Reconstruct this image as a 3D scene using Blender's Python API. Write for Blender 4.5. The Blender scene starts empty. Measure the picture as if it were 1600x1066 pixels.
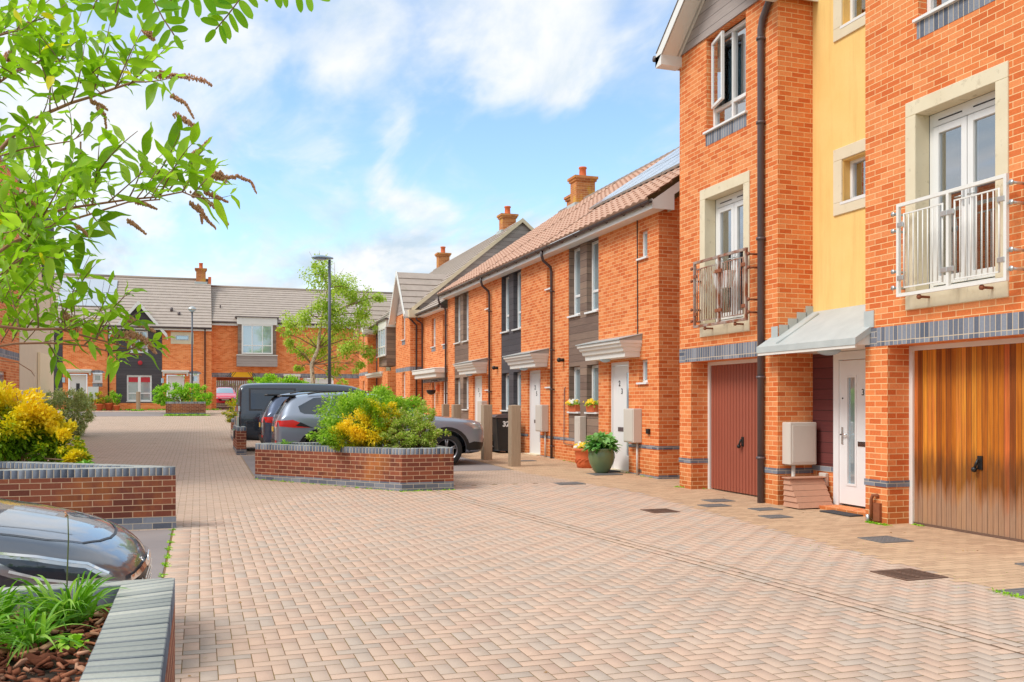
import bpy, bmesh, math, random
import numpy as np
from mathutils import Vector, Matrix
from mathutils.bvhtree import BVHTree
from mathutils.geometry import delaunay_2d_cdt
R=math.radians
scene=bpy.context.scene
COL=scene.collection
random.seed(7)

# ---------------------------------------------------------------- camera
TH=math.atan((800-312)/1437.0)
cam_d=bpy.data.cameras.new('camera'); cam=bpy.data.objects.new('camera',cam_d); COL.objects.link(cam)
cam.location=(0,0,1.55); cam.rotation_euler=(R(90),0,-TH)
cam_d.sensor_width=36; cam_d.lens=1437/1600*36; cam_d.shift_y=0.0606
cam_d.clip_start=0.05; cam_d.clip_end=3000
scene.camera=cam

# ---------------------------------------------------------------- light
SUN_EL,SUN_AZ=50.0,-97.0        # azimuth from +Y towards +X: sun stands high on the left
def sun_vec():
    e,a=R(SUN_EL),R(SUN_AZ); return Vector((math.sin(a)*math.cos(e),math.cos(a)*math.cos(e),math.sin(e)))
sd=bpy.data.lights.new('sun','SUN'); sd.energy=1.35; sd.angle=R(22); sd.color=(1,.95,.87)
so=bpy.data.objects.new('sun',sd); COL.objects.link(so)
so.rotation_euler=(-sun_vec()).to_track_quat('-Z','Y').to_euler(); so.location=(-20,0,40)
w=bpy.data.worlds.new('World'); scene.world=w; w.use_nodes=True
nt=w.node_tree; N=nt.nodes; L=nt.links; N.clear()
out=N.new('ShaderNodeOutputWorld'); bg=N.new('ShaderNodeBackground'); bg.inputs['Strength'].default_value=.15
sky=N.new('ShaderNodeTexSky'); sky.sky_type='NISHITA'; sky.sun_disc=False; sky.sun_elevation=R(SUN_EL); sky.sun_rotation=R(SUN_AZ)
sky.air_density=1.0; sky.dust_density=.6; sky.ozone_density=1.5
tc=N.new('ShaderNodeTexCoord'); sep=N.new('ShaderNodeSeparateXYZ'); L.new(tc.outputs['Generated'],sep.inputs[0])
def wm(op,a=None,b=None,c=None):
    m=N.new('ShaderNodeMath'); m.operation=op
    for i,v in enumerate((a,b,c)):
        if v is None: continue
        if hasattr(v,'is_output'): L.new(v,m.inputs[i])
        else: m.inputs[i].default_value=v
    return m.outputs[0]
zz=wm('ADD',wm('MAXIMUM',sep.outputs[2],0.0),.16)
comb=N.new('ShaderNodeCombineXYZ'); L.new(wm('DIVIDE',sep.outputs[0],zz),comb.inputs[0]); L.new(wm('DIVIDE',sep.outputs[1],zz),comb.inputs[1])
mp=N.new('ShaderNodeMapping'); mp.inputs['Location'].default_value=(1.7,.6,.4); mp.inputs['Rotation'].default_value=(0,0,R(25)); mp.inputs['Scale'].default_value=(1.25,.62,1); L.new(comb.outputs[0],mp.inputs[0])
def wnoise(scale,detail,rough,dist,src=None):
    n=N.new('ShaderNodeTexNoise'); n.inputs['Scale'].default_value=scale; n.inputs['Detail'].default_value=detail; n.inputs['Roughness'].default_value=rough; n.inputs['Distortion'].default_value=dist; L.new(src or mp.outputs[0],n.inputs['Vector']); return n
n1=wnoise(.9,9,.56,.5); n3=wnoise(3.4,8,.58,.6)
# direction, wobbled by noise, against the centres of the clear patches
wob=N.new('ShaderNodeVectorMath'); wob.operation='MULTIPLY_ADD'; nw=wnoise(2.2,5,.55,.3); L.new(nw.outputs['Color'],wob.inputs[0]); wob.inputs[1].default_value=(.34,.34,.22); 
off=N.new('ShaderNodeVectorMath'); off.operation='SUBTRACT'; L.new(tc.outputs['Generated'],off.inputs[0]); off.inputs[1].default_value=(.17,.17,.11); L.new(off.outputs[0],wob.inputs[2])
nrmz=N.new('ShaderNodeVectorMath'); nrmz.operation='NORMALIZE'; L.new(wob.outputs[0],nrmz.inputs[0])
def patch_dir(u,v,rad,wt):
    a_=(u-800)/1437; d=Vector((math.sin(TH)+math.cos(TH)*a_,math.cos(TH)-math.sin(TH)*a_,(630-v)/1437)).normalized()
    dp=N.new('ShaderNodeVectorMath'); dp.operation='DOT_PRODUCT'; L.new(nrmz.outputs[0],dp.inputs[0]); dp.inputs[1].default_value=tuple(d)
    m=N.new('ShaderNodeMapRange'); m.inputs['From Min'].default_value=math.cos(R(rad)); m.inputs['From Max'].default_value=1.0; m.inputs['To Min'].default_value=0; m.inputs['To Max'].default_value=wt; m.clamp=True; m.interpolation_type='SMOOTHSTEP'; L.new(dp.outputs['Value'],m.inputs['Value']); return m.outputs[0]
blue=0.0
for q in ((470,235,6,.20),(620,215,7,.22),(760,262,6,.28),(900,262,6,.28),(1010,180,7,.24),(1020,70,7,.14),(330,365,4,.24),(250,345,4,.12),(420,350,4,.14),(620,60,6,.08),(540,320,4,.10),(1300,250,14,.2)):
    blue=wm('ADD',blue,patch_dir(*q))
cov=wm('ADD',wm('SUBTRACT',wm('ADD',.235,wm('MULTIPLY',n1.outputs['Fac'],.78)),blue),wm('MULTIPLY',wm('SUBTRACT',n3.outputs['Fac'],.5),.80))
rp=N.new('ShaderNodeValToRGB'); rp.color_ramp.elements[0].position=.18; rp.color_ramp.elements[1].position=.70; rp.color_ramp.interpolation='EASE'; L.new(cov,rp.inputs[0])
n2=wnoise(1.7,7,.6,.4)
rc=N.new('ShaderNodeValToRGB'); rc.color_ramp.elements[0].position=.40; rc.color_ramp.elements[0].color=(2.15,2.62,3.05,1); rc.color_ramp.elements[1].position=.58; rc.color_ramp.elements[1].color=(3.4,3.45,3.5,1); L.new(n2.outputs['Fac'],rc.inputs[0])
sk=N.new('ShaderNodeMixRGB'); sk.blend_type='MULTIPLY'; sk.inputs[0].default_value=1; sk.inputs[2].default_value=(.80,.87,.90,1); L.new(sky.outputs[0],sk.inputs[1])
mx=N.new('ShaderNodeMixRGB'); L.new(rp.outputs[0],mx.inputs[0]); L.new(sk.outputs[0],mx.inputs[1]); L.new(rc.outputs[0],mx.inputs[2])
L.new(mx.outputs[0],bg.inputs['Color']); L.new(bg.outputs[0],out.inputs[0])
scene.view_settings.view_transform='Standard'; scene.view_settings.look='None'
scene.view_settings.exposure=1.0; scene.view_settings.gamma=1.0

# ---------------------------------------------------------------- terrain height along the street
GY=[-50,14,18,24,30,40,50,60,72,100,400]; GZ=[0,0,.085,.16,.30,.60,.88,1.08,1.31,1.6,2.0]
def G(y): return float(np.interp(y,GY,GZ))

# ---------------------------------------------------------------- helpers
def tag(o,label=None,cat=None,group=None,kind=None):
    if label: o['label']=label
    if cat: o['category']=cat
    if group: o['group']=group
    if kind: o['kind']=kind
    return o
def thing(name,label,cat,loc=(0,0,0),group=None):
    o=bpy.data.objects.new(name,None); COL.objects.link(o); o.location=loc; o.empty_display_size=.2
    return tag(o,label,cat,group)
def worldloc(o):
    v=Vector((0,0,0))
    while o is not None: v+=o.location; o=o.parent
    return v
class MB:
    def __init__(s): s.v=[]; s.f=[]; s.sm=[]
    def add(s,vs,fs,smooth=False):
        b=len(s.v); s.v+=[tuple(p) for p in vs]; s.f+=[tuple(b+i for i in f) for f in fs]; s.sm+=[smooth]*len(fs); return s
    def quad(s,a,b,c,d): return s.add([a,b,c,d],[(0,1,2,3)])
    def box(s,x0,x1,y0,y1,z0,z1):
        vs=[(x,y,z) for x in (x0,x1) for y in (y0,y1) for z in (z0,z1)]
        return s.add(vs,[(0,1,3,2),(4,6,7,5),(0,4,5,1),(2,3,7,6),(0,2,6,4),(1,5,7,3)])
    def ab(s,ax,pos,a0,a1,z0,z1,d0,d1):
        """box on a facade; ax 'X': plane x=pos seen from -X; 'Y': plane y=pos seen from -Y; d = metres proud of it"""
        return s.box(pos-d1,pos-d0,a0,a1,z0,z1) if ax=='X' else s.box(a0,a1,pos-d1,pos-d0,z0,z1)
    def prism(s,poly,a,b,ax='z'):
        """extrude polygon between a and b along ax; poly points are the two remaining coords in order"""
        def P(p,t): return {'z':(p[0],p[1],t),'x':(t,p[0],p[1]),'y':(p[0],t,p[1])}[ax]
        n=len(poly); vs=[P(p,a) for p in poly]+[P(p,b) for p in poly]
        return s.add(vs,[tuple(range(n)),tuple(range(2*n-1,n-1,-1))]+[(i,(i+1)%n,n+(i+1)%n,n+i) for i in range(n)])
    def tube(s,pts,r,seg=8,cap=True,smooth=True):
        pts=[Vector(p) for p in pts]; n=len(pts); rr=r if isinstance(r,(list,tuple)) else [r]*n
        vs=[];up=None
        for i,p in enumerate(pts):
            t=(pts[min(i+1,n-1)]-pts[max(i-1,0)]).normalized()
            if up is None: up=Vector((0,0,1)) if abs(t.z)<.9 else Vector((1,0,0))
            a=t.cross(up)
            if a.length<1e-5: a=t.cross(Vector((0,1,.3)))
            a.normalize(); b=a.cross(t).normalized(); up=b
            for k in range(seg):
                q=2*math.pi*k/seg; vs.append(p+a*(math.cos(q)*rr[i])+b*(math.sin(q)*rr[i]))
        fs=[(i*seg+k,i*seg+(k+1)%seg,(i+1)*seg+(k+1)%seg,(i+1)*seg+k) for i in range(n-1) for k in range(seg)]
        if cap: fs+=[tuple(range(seg-1,-1,-1)),tuple((n-1)*seg+k for k in range(seg))]
        return s.add(vs,fs,smooth)
    def lathe(s,prof,c=(0,0,0),seg=24,smooth=True):
        vs=[(c[0]+r*math.cos(2*math.pi*k/seg),c[1]+r*math.sin(2*math.pi*k/seg),c[2]+z) for r,z in prof for k in range(seg)]
        fs=[(i*seg+k,i*seg+(k+1)%seg,(i+1)*seg+(k+1)%seg,(i+1)*seg+k) for i in range(len(prof)-1) for k in range(seg)]
        return s.add(vs,fs,smooth)
    def sphere(s,c,rx,ry=None,rz=None,seg=16,rings=8,lo=-90,hi=90):
        ry=ry or rx; rz=rz or rx; vs=[]
        for i in range(rings+1):
            e=R(lo+(hi-lo)*i/rings)
            for k in range(seg):
                q=2*math.pi*k/seg; vs.append((c[0]+rx*math.cos(e)*math.cos(q),c[1]+ry*math.cos(e)*math.sin(q),c[2]+rz*math.sin(e)))
        return s.add(vs,[(i*seg+k,i*seg+(k+1)%seg,(i+1)*seg+(k+1)%seg,(i+1)*seg+k) for i in range(rings) for k in range(seg)],True)
    def wall(s,ax,pos,a0,a1,z0,z1,holes=(),rev=.12,extra_a=(),extra_z=()):
        """front skin with rectangular holes (a0,a1,z0,z1) and reveals going back"""
        A=sorted({a0,a1,*[h[0] for h in holes],*[h[1] for h in holes]}); Z=sorted({z0,z1,*[h[2] for h in holes],*[h[3] for h in holes]})
        P=(lambda a,z,d: (pos+d,a,z)) if ax=='X' else (lambda a,z,d:(a,pos+d,z))
        fl=(lambda q: q[::-1]) if ax=='X' else (lambda q:q)
        for i in range(len(A)-1):
            for j in range(len(Z)-1):
                ca,cz=(A[i]+A[i+1])/2,(Z[j]+Z[j+1])/2
                if ca<a0 or ca>a1 or cz<z0 or cz>z1: continue
                if any(h[0]<ca<h[1] and h[2]<cz<h[3] for h in holes): continue
                s.quad(*fl([P(A[i],Z[j],0),P(A[i+1],Z[j],0),P(A[i+1],Z[j+1],0),P(A[i],Z[j+1],0)]))
        for h in holes:
            r=h[4] if len(h)>4 else rev
            s.quad(P(h[0],h[2],0),P(h[0],h[3],0),P(h[0],h[3],r),P(h[0],h[2],r))
            s.quad(P(h[1],h[2],0),P(h[1],h[3],0),P(h[1],h[3],r),P(h[1],h[2],r))
            s.quad(P(h[0],h[2],0),P(h[1],h[2],0),P(h[1],h[2],r),P(h[0],h[2],r))
            s.quad(P(h[0],h[3],0),P(h[1],h[3],0),P(h[1],h[3],r),P(h[0],h[3],r))
        return s
    def obj(s,name,mat,parent=None,bevel=0,normals=True):
        me=bpy.data.meshes.new(name)
        off=worldloc(parent) if parent is not None else Vector((0,0,0))
        me.from_pydata([(x-off.x,y-off.y,z-off.z) for x,y,z in s.v],[],s.f)
        me.polygons.foreach_set('use_smooth',s.sm)
        if bevel or normals:
            bm=bmesh.new(); bm.from_mesh(me)
            if bevel:
                es=[e for e in bm.edges if len(e.link_faces)==2 and e.calc_face_angle(0)>R(40)]
                bmesh.ops.bevel(bm,geom=es,offset=bevel,segments=1,affect='EDGES',profile=.5)
            bmesh.ops.recalc_face_normals(bm,faces=bm.faces)
            bm.to_mesh(me); bm.free()
        uvbox(me,off)
        if isinstance(mat,(list,tuple)):
            for m in mat: me.materials.append(m)
        else: me.materials.append(mat)
        o=bpy.data.objects.new(name,me); COL.objects.link(o)
        if parent is not None: o.parent=parent
        return o
def uvbox(me,off=Vector((0,0,0))):
    uv=me.uv_layers.new(name='UVMap'); Z=Vector((0,0,1)); vs=me.vertices
    for p in me.polygons:
        n=p.normal.copy()
        if abs(n.z)>.97: ua,va=Vector((1,0,0)),Vector((0,1,0))
        else:
            # make the horizontal axis sign-free so that neighbouring faces line up
            ua=Z.cross(n).normalized()
            if abs(ua.x)>abs(ua.y): ua*= (1 if ua.x>0 else -1)
            else: ua*=(1 if ua.y>0 else -1)
            va=n.cross(ua); va*=(1 if va.z>0 else -1)
        for li in p.loop_indices:
            c=vs[me.loops[li].vertex_index].co+off; uv.data[li].uv=(c.dot(ua),c.dot(va))
def npmesh(name,V,F,mat,parent=None,attrs=None,smooth=False):
    """V (n,3), F (m,k) numpy; attrs {name: face values}"""
    me=bpy.data.meshes.new(name); off=worldloc(parent) if parent is not None else Vector((0,0,0))
    V=np.asarray(V,dtype=np.float32)-np.array(off,dtype=np.float32); F=np.asarray(F,dtype=np.int32); m,k=F.shape
    me.vertices.add(len(V)); me.vertices.foreach_set('co',V.ravel())
    me.loops.add(m*k); me.loops.foreach_set('vertex_index',F.ravel())
    me.polygons.add(m); me.polygons.foreach_set('loop_start',np.arange(0,m*k,k,dtype=np.int32)); me.polygons.foreach_set('loop_total',np.full(m,k,dtype=np.int32))
    if smooth: me.polygons.foreach_set('use_smooth',np.ones(m,dtype=bool))
    me.update(calc_edges=True)
    for an,av in (attrs or {}).items():
        a=me.attributes.new(an,'FLOAT','FACE'); a.data.foreach_set('value',np.asarray(av,dtype=np.float32))
    me.materials.append(mat)
    o=bpy.data.objects.new(name,me); COL.objects.link(o)
    if parent is not None: o.parent=parent
    return o
def copy_tree(o,parent=None,labels=None):
    c=o.copy(); COL.objects.link(c); c.parent=parent
    for ch in list(o.children): copy_tree(ch,c)
    return c
def text(s,name,size,mat,parent,loc,rot,ext=.002,bold=0.0):
    cu=bpy.data.curves.new(name,'FONT'); cu.body=s; cu.size=size; cu.extrude=ext; cu.offset=bold; cu.align_x='CENTER'; cu.align_y='CENTER'
    t=bpy.data.objects.new(name+'_tmp',cu); COL.objects.link(t)
    dg=bpy.context.evaluated_depsgraph_get(); me=bpy.data.meshes.new_from_object(t.evaluated_get(dg)); bpy.data.objects.remove(t)
    me.materials.clear(); me.materials.append(mat)
    M=Matrix.Translation(Vector(loc)-(worldloc(parent) if parent else Vector()))@rot.to_matrix().to_4x4() if hasattr(rot,'to_matrix') else None
    me.transform(M); o=bpy.data.objects.new(name,me); COL.objects.link(o); o.parent=parent; return o
from mathutils import Euler
ROT_X=Euler((R(90),0,R(-90)),'XYZ')   # lettering on a facade seen from -X
ROT_Y=Euler((R(90),0,0),'XYZ')        # lettering on a facade seen from -Y

# ---------------------------------------------------------------- materials
class NT:
    def __init__(s,name):
        s.m=bpy.data.materials.new(name); s.m.use_nodes=True; s.t=s.m.node_tree; s.n=s.t.nodes; s.l=s.t.links
        s.p=s.n['Principled BSDF']
    def new(s,t,**k):
        n=s.n.new(t)
        for a,b in k.items(): setattr(n,a,b)
        return n
    def put(s,inp,v):
        if hasattr(v,'is_output') and v.is_output: s.l.new(v,inp)
        else: inp.default_value=v
    def math(s,op,a,b=0.0,clamp=False):
        n=s.new('ShaderNodeMath',operation=op,use_clamp=clamp); s.put(n.inputs[0],a); s.put(n.inputs[1],b); return n.outputs[0]
    def mix(s,f,a,b,mode='MIX'):
        n=s.new('ShaderNodeMixRGB',blend_type=mode); s.put(n.inputs[0],f); s.put(n.inputs[1],c4(a)); s.put(n.inputs[2],c4(b)); return n.outputs[0]
    def noise(s,vec,scale,detail=4,rough=.55,dist=0):
        n=s.new('ShaderNodeTexNoise'); n.inputs['Scale'].default_value=scale; n.inputs['Detail'].default_value=detail; n.inputs['Roughness'].default_value=rough; n.inputs['Distortion'].default_value=dist
        s.l.new(vec,n.inputs['Vector']); return n.outputs['Fac']
    def ramp(s,f,stops,interp='LINEAR'):
        n=s.new('ShaderNodeValToRGB'); r=n.color_ramp; r.interpolation=interp
        while len(r.elements)<len(stops): r.elements.new(.5)
        for e,(p,c) in zip(r.elements,stops): e.position=p; e.color=c4(c)
        s.l.new(f,n.inputs[0]); return n.outputs[0]
    def obj(s): return s.new('ShaderNodeTexCoord').outputs['Object']
    def uv(s): return s.new('ShaderNodeTexCoord').outputs['UV']
    def mapping(s,v,scale=(1,1,1),loc=(0,0,0),rot=(0,0,0)):
        n=s.new('ShaderNodeMapping'); n.inputs['Scale'].default_value=scale; n.inputs['Location'].default_value=loc; n.inputs['Rotation'].default_value=rot; s.l.new(v,n.inputs[0]); return n.outputs[0]
    def bump(s,h,strength=.3,dist=.01):
        n=s.new('ShaderNodeBump'); n.inputs['Strength'].default_value=strength; n.inputs['Distance'].default_value=dist; s.l.new(h,n.inputs['Height']); s.l.new(n.outputs[0],s.p.inputs['Normal']); return n
    def attr(s,name): return s.new('ShaderNodeAttribute',attribute_name=name).outputs['Fac']
    def done(s,col=None,rough=None,metal=None,spec=None,**k):
        p=s.p.inputs
        if col is not None: s.put(p['Base Color'],c4(col))
        if rough is not None: s.put(p['Roughness'],rough)
        if metal is not None: p['Metallic'].default_value=metal
        if spec is not None: p['Specular IOR Level'].default_value=spec
        for a,b in k.items(): s.put(p[a.replace('_',' ')],b)
        return s.m
def c4(c):
    if hasattr(c,'is_output'): return c
    if isinstance(c,(int,float)): return c
    return tuple(c)+(1,) if len(c)==3 else tuple(c)
def sr(r,g,b):
    f=lambda x:(x/255/12.92) if x/255<=.04045 else ((x/255+.055)/1.055)**2.4
    return (f(r),f(g),f(b))
def mul(c,k): return tuple(min(1,x*k) for x in c)
def plain(name,col,rough=.6,var=.12,scale=6,metal=0,spec=.5,bump=0,bscale=60):
    t=NT(name); o=t.obj(); n=t.noise(o,scale,5); c=t.mix(n,mul(col,1-var),mul(col,1+var))
    if bump: t.bump(t.noise(o,bscale,4),bump,.004)
    return t.done(c,rough,metal,spec)
def brick(name,cols,mortar,w=.225,h=.075,m=.01,swap=False,offset=.5,rough=.85,blotch=None,bumps=.5,big=.10,damp=False):
    t=NT(name); uv=t.uv()
    if swap:
        sp=t.new('ShaderNodeSeparateXYZ'); t.l.new(uv,sp.inputs[0]); cb=t.new('ShaderNodeCombineXYZ'); t.l.new(sp.outputs[1],cb.inputs[0]); t.l.new(sp.outputs[0],cb.inputs[1]); vec=cb.outputs[0]
    else: vec=uv
    b=t.new('ShaderNodeTexBrick',offset=offset,squash=1.0); I=b.inputs
    I['Color1'].default_value=(0,0,0,1); I['Color2'].default_value=(1,1,1,1); I['Mortar'].default_value=(.5,.5,.5,1)
    I['Scale'].default_value=1; I['Mortar Size'].default_value=m/2; I['Mortar Smooth'].default_value=.15; I['Brick Width'].default_value=w; I['Row Height'].default_value=h; I['Bias'].default_value=0
    t.l.new(vec,I['Vector'])
    k=len(cols); col=t.ramp(b.outputs['Color'],[(i/(k-1),c) for i,c in enumerate(cols)])
    fine=t.noise(uv,38,5,.6); col=t.mix(.55,col,t.mix(fine,(.55,.55,.55),(1.4,1.4,1.4)),'MULTIPLY')
    patch=t.noise(uv,1.1,4,.6,.4); col=t.mix(1.0,col,t.mix(patch,(1-big,)*3,(1+big,)*3),'MULTIPLY')
    if blotch:
        f=t.ramp(t.noise(t.mapping(uv,(1,.55,1)),blotch[1],5,.65),[(blotch[2],(0,0,0)),(blotch[2]+.14,(1,1,1))]); col=t.mix(t.math('MULTIPLY',f,blotch[3]),col,blotch[0])
    if damp:
        su=t.new('ShaderNodeSeparateXYZ'); t.l.new(uv,su.inputs[0]); dn=t.math('ADD',su.outputs[1],t.math('MULTIPLY',t.math('SUBTRACT',t.noise(uv,1.6,5,.65),.5),-1.1)); dm=t.ramp(dn,[(.12,(1,1,1)),(.50,(0,0,0))]); col=t.mix(t.math('MULTIPLY',dm,.55),col,sr(176,104,52))
        ef=t.ramp(t.noise(t.mapping(uv,(1,.8,1),(7,3,0)),2.3,7,.72),[(.66,(0,0,0)),(.78,(1,1,1))]); col=t.mix(t.math('MULTIPLY',ef,.35),col,sr(246,190,150))
    mo=t.mix(t.noise(uv,9,3),mul(mortar,.8),mul(mortar,1.1))
    col=t.mix(b.outputs['Fac'],col,mo)
    hgt=t.math('ADD',t.math('MULTIPLY',t.math('SUBTRACT',1.0,b.outputs['Fac']),1.0),t.math('MULTIPLY',fine,.25))
    t.bump(hgt,bumps,.006)
    return t.done(col,rough,spec=.3)
def boards(name,cols,h=.16,gap=.008,swap=False,rough=.8,grain=.4,gapcol=(.02,.018,.016)):
    t=NT(name); uv=t.uv()
    sp=t.new('ShaderNodeSeparateXYZ'); t.l.new(uv,sp.inputs[0]); cb=t.new('ShaderNodeCombineXYZ')
    t.l.new(sp.outputs[1 if swap else 0],cb.inputs[0]); t.l.new(sp.outputs[0 if swap else 1],cb.inputs[1]); vec=cb.outputs[0]
    b=t.new('ShaderNodeTexBrick',offset=.37); I=b.inputs
    I['Color1'].default_value=(0,0,0,1); I['Color2'].default_value=(1,1,1,1); I['Mortar'].default_value=(.5,.5,.5,1)
    I['Scale'].default_value=1; I['Mortar Size'].default_value=gap/2; I['Mortar Smooth'].default_value=.3; I['Brick Width'].default_value=40.7; I['Row Height'].default_value=h
    t.l.new(vec,I['Vector'])
    g=t.noise(t.mapping(vec,(1.2,34,1)),2.0,6,.65); g2=t.noise(t.mapping(vec,(.6,3,1)),1.3,4)
    k=len(cols); f=t.math('ADD',t.math('MULTIPLY',b.outputs['Color'],.35),t.math('MULTIPLY',t.math('ADD',g,g2),.35))
    col=t.ramp(f,[(i/(k-1),c) for i,c in enumerate(cols)])
    col=t.mix(grain,col,t.mix(g,(.5,.5,.5),(1.5,1.5,1.5)),'MULTIPLY')
    col=t.mix(b.outputs['Fac'],col,gapcol)
    t.bump(t.math('ADD',t.math('SUBTRACT',1.0,b.outputs['Fac']),t.math('MULTIPLY',g,.2)),.5,.008)
    return t.done(col,rough,spec=.25)
M={}
OR=[sr(208,104,52),sr(220,118,62),sr(229,134,76),sr(233,147,92),sr(214,110,56)]
M['brick']=brick('orange_brick',OR,sr(250,210,156),m=.0095,damp=True)
M['brick_stain']=M['brick']
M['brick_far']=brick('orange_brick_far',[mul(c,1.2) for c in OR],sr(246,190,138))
M['brick_dark']=brick('planter_brick',[sr(104,58,46),sr(130,72,56),sr(150,86,62),sr(116,64,52)],sr(206,170,138),blotch=(sr(204,128,58),.8,.54,.6))
M['blue_soldier']=brick('blue_soldier_brick',[sr(92,100,116),sr(120,126,140),sr(142,148,160)],sr(214,196,170),swap=True,offset=0,w=.26)
M['blue_row']=brick('blue_brick',[sr(92,98,112),sr(118,122,134),sr(138,142,152)],sr(190,180,164))
M['coping']=brick('coping_brick',[sr(140,146,144),sr(164,168,162),sr(178,180,172)],sr(76,78,72),w=.5,h=.076,m=.008,offset=0,bumps=.8)
M['coping_x']=brick('coping_brick_across',[sr(140,146,144),sr(164,168,162),sr(178,180,172)],sr(76,78,72),w=.5,h=.076,m=.008,offset=0,bumps=.8,swap=True)
def render_mat():
    t=NT('yellow_render'); o=t.obj(); n=t.noise(o,2.0,5); f=t.noise(o,160,3)
    c=t.mix(n,sr(238,196,118),sr(248,214,142)); st=t.ramp(t.noise(t.mapping(o,(5,5,.35)),1.5,6,.7),[(.50,(0,0,0)),(.72,(1,1,1))]); c=t.mix(t.math('MULTIPLY',st,.32),c,sr(204,158,92)); c=t.mix(.35,c,t.mix(t.noise(o,45,4,.7),(.8,.8,.8),(1.15,1.15,1.15)),'MULTIPLY'); t.bump(f,.25,.003); return t.done(c,.9,spec=.2)
M['render']=render_mat()
M['cream_render']=plain('cream_render',sr(226,208,182),.9,.06,3,bump=.2,bscale=150)
def stone_mat():
    t=NT('cast_stone'); o=t.obj(); c=t.mix(t.noise(o,3,5),sr(214,200,170),sr(232,222,196))
    f=t.ramp(t.noise(o,7,6,.7),[(.58,(0,0,0)),(.74,(1,1,1))]); c=t.mix(t.math('MULTIPLY',f,.55),c,sr(140,124,96)); t.bump(t.noise(o,90,4),.3,.003); return t.done(c,.85,spec=.25)
M['stone']=stone_mat()
M['upvc']=plain('white_plastic',(.80,.80,.79),.28,.02,3)
M['paint']=plain('white_paint',(.78,.77,.73),.45,.05,4)
M['cream_door']=plain('white_door_paint',(.80,.80,.80),.35,.02,3)
M['greyclad']=boards('weathered_grey_boards',[sr(116,104,102),sr(150,138,134),sr(176,165,160),sr(140,128,124)],.17)
M['brownclad']=boards('weathered_brown_boards',[sr(84,70,66),sr(118,98,88),sr(150,128,112),sr(132,112,104)],.17)
M['darkclad']=boards('dark_stained_boards',[sr(66,62,66),sr(84,80,84),sr(100,94,96)],.17)
M['redclad']=boards('dark_red_boards',[sr(82,38,40),sr(104,54,52),sr(120,66,62)],.16)
M['garagered']=plain('brown_ribbed_door',sr(158,86,66),.5,.10,1.4)
def wood_door():
    t=NT('weathered_cedar_door'); uv=t.uv()
    sp=t.new('ShaderNodeSeparateXYZ'); t.l.new(uv,sp.inputs[0]); cb=t.new('ShaderNodeCombineXYZ'); t.l.new(sp.outputs[1],cb.inputs[0]); t.l.new(sp.outputs[0],cb.inputs[1]); vec=cb.outputs[0]
    b=t.new('ShaderNodeTexBrick',offset=0); I=b.inputs
    I['Color1'].default_value=(0,0,0,1); I['Color2'].default_value=(1,1,1,1); I['Mortar'].default_value=(.5,.5,.5,1); I['Scale'].default_value=1; I['Mortar Size'].default_value=.003; I['Brick Width'].default_value=9; I['Row Height'].default_value=.078; t.l.new(vec,I['Vector'])
    g=t.noise(t.mapping(vec,(1.6,42,1)),1.4,6,.65); g2=t.noise(t.mapping(vec,(1.0,9,1)),1.1,5,.6)
    fac=t.math('ADD',t.math('MULTIPLY',b.outputs['Color'],.62),t.math('MULTIPLY',g2,.40))
    col=t.ramp(fac,[(.2,sr(150,78,24)),(.42,sr(206,120,30)),(.6,sr(226,148,48)),(.8,sr(214,112,56))])
    col=t.mix(.5,col,t.mix(g,(.45,.45,.45),(1.5,1.5,1.5)),'MULTIPLY')
    strk=t.ramp(t.noise(t.mapping(vec,(.35,13,1)),1.6,6,.7),[(.38,(.45,.38,.30)),(.60,(1,1,1))]); col=t.mix(.75,col,strk,'MULTIPLY')
    # worn bare wood near the foot of the door, dark tide mark above it
    hgt=t.math('ADD',sp.outputs[1],t.math('MULTIPLY',t.math('SUBTRACT',t.noise(t.mapping(vec,(.7,8,1)),1.5,4),.5),.62))
    dark=t.ramp(hgt,[(.30,(0,0,0)),(.55,(1,1,1)),(.80,(1,1,1)),(1.12,(0,0,0))]); 
    col=t.mix(t.math('MULTIPLY',dark,.6),col,sr(84,52,26))
    bare=t.ramp(hgt,[(.32,(1,1,1)),(.60,(0,0,0))]); bw=t.mix(g,sr(122,94,74),sr(194,162,134)); col=t.mix(t.math('MULTIPLY',bare,.85),col,bw)
    top=t.ramp(hgt,[(1.6,(0,0,0)),(1.61,(0,0,0))])
    col=t.mix(b.outputs['Fac'],col,(.06,.035,.02)); t.bump(t.math('ADD',t.math('SUBTRACT',1.0,b.outputs['Fac']),t.math('MULTIPLY',g,.3)),.5,.006)
    return t.done(col,.6,spec=.3)
M['cedar']=wood_door()
M['pipe']=plain('dark_grey_plastic',sr(92,80,82),.4,.08,5)
M['pipe_brown']=plain('brown_black_plastic',sr(72,58,58),.4,.08,5)
M['black']=plain('black_plastic',(.012,.012,.013),.45,.1,5)
M['rubber']=plain('tyre_rubber',(.03,.029,.028),.8,.2,12,spec=.3)
M['metal']=plain('galvanised_metal',sr(196,198,196),.35,.1,8,metal=.7)
M['chrome']=plain('chrome',(.75,.75,.76),.1,.02,8,metal=1)
M['railwhite']=plain('white_rail_paint',(.78,.77,.73),.4,.08,20)
def rust_mat():
    t=NT('rusty_rail_metal'); o=t.obj(); c=t.mix(t.ramp(t.noise(o,5,5,.7),[(.42,(0,0,0)),(.6,(1,1,1))]),sr(176,160,150),sr(150,86,54)); return t.done(c,.55,.3)
M['rust']=rust_mat()
M['rustdark']=plain('rusty_steel',sr(140,80,50),.7,.3,20)
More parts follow.
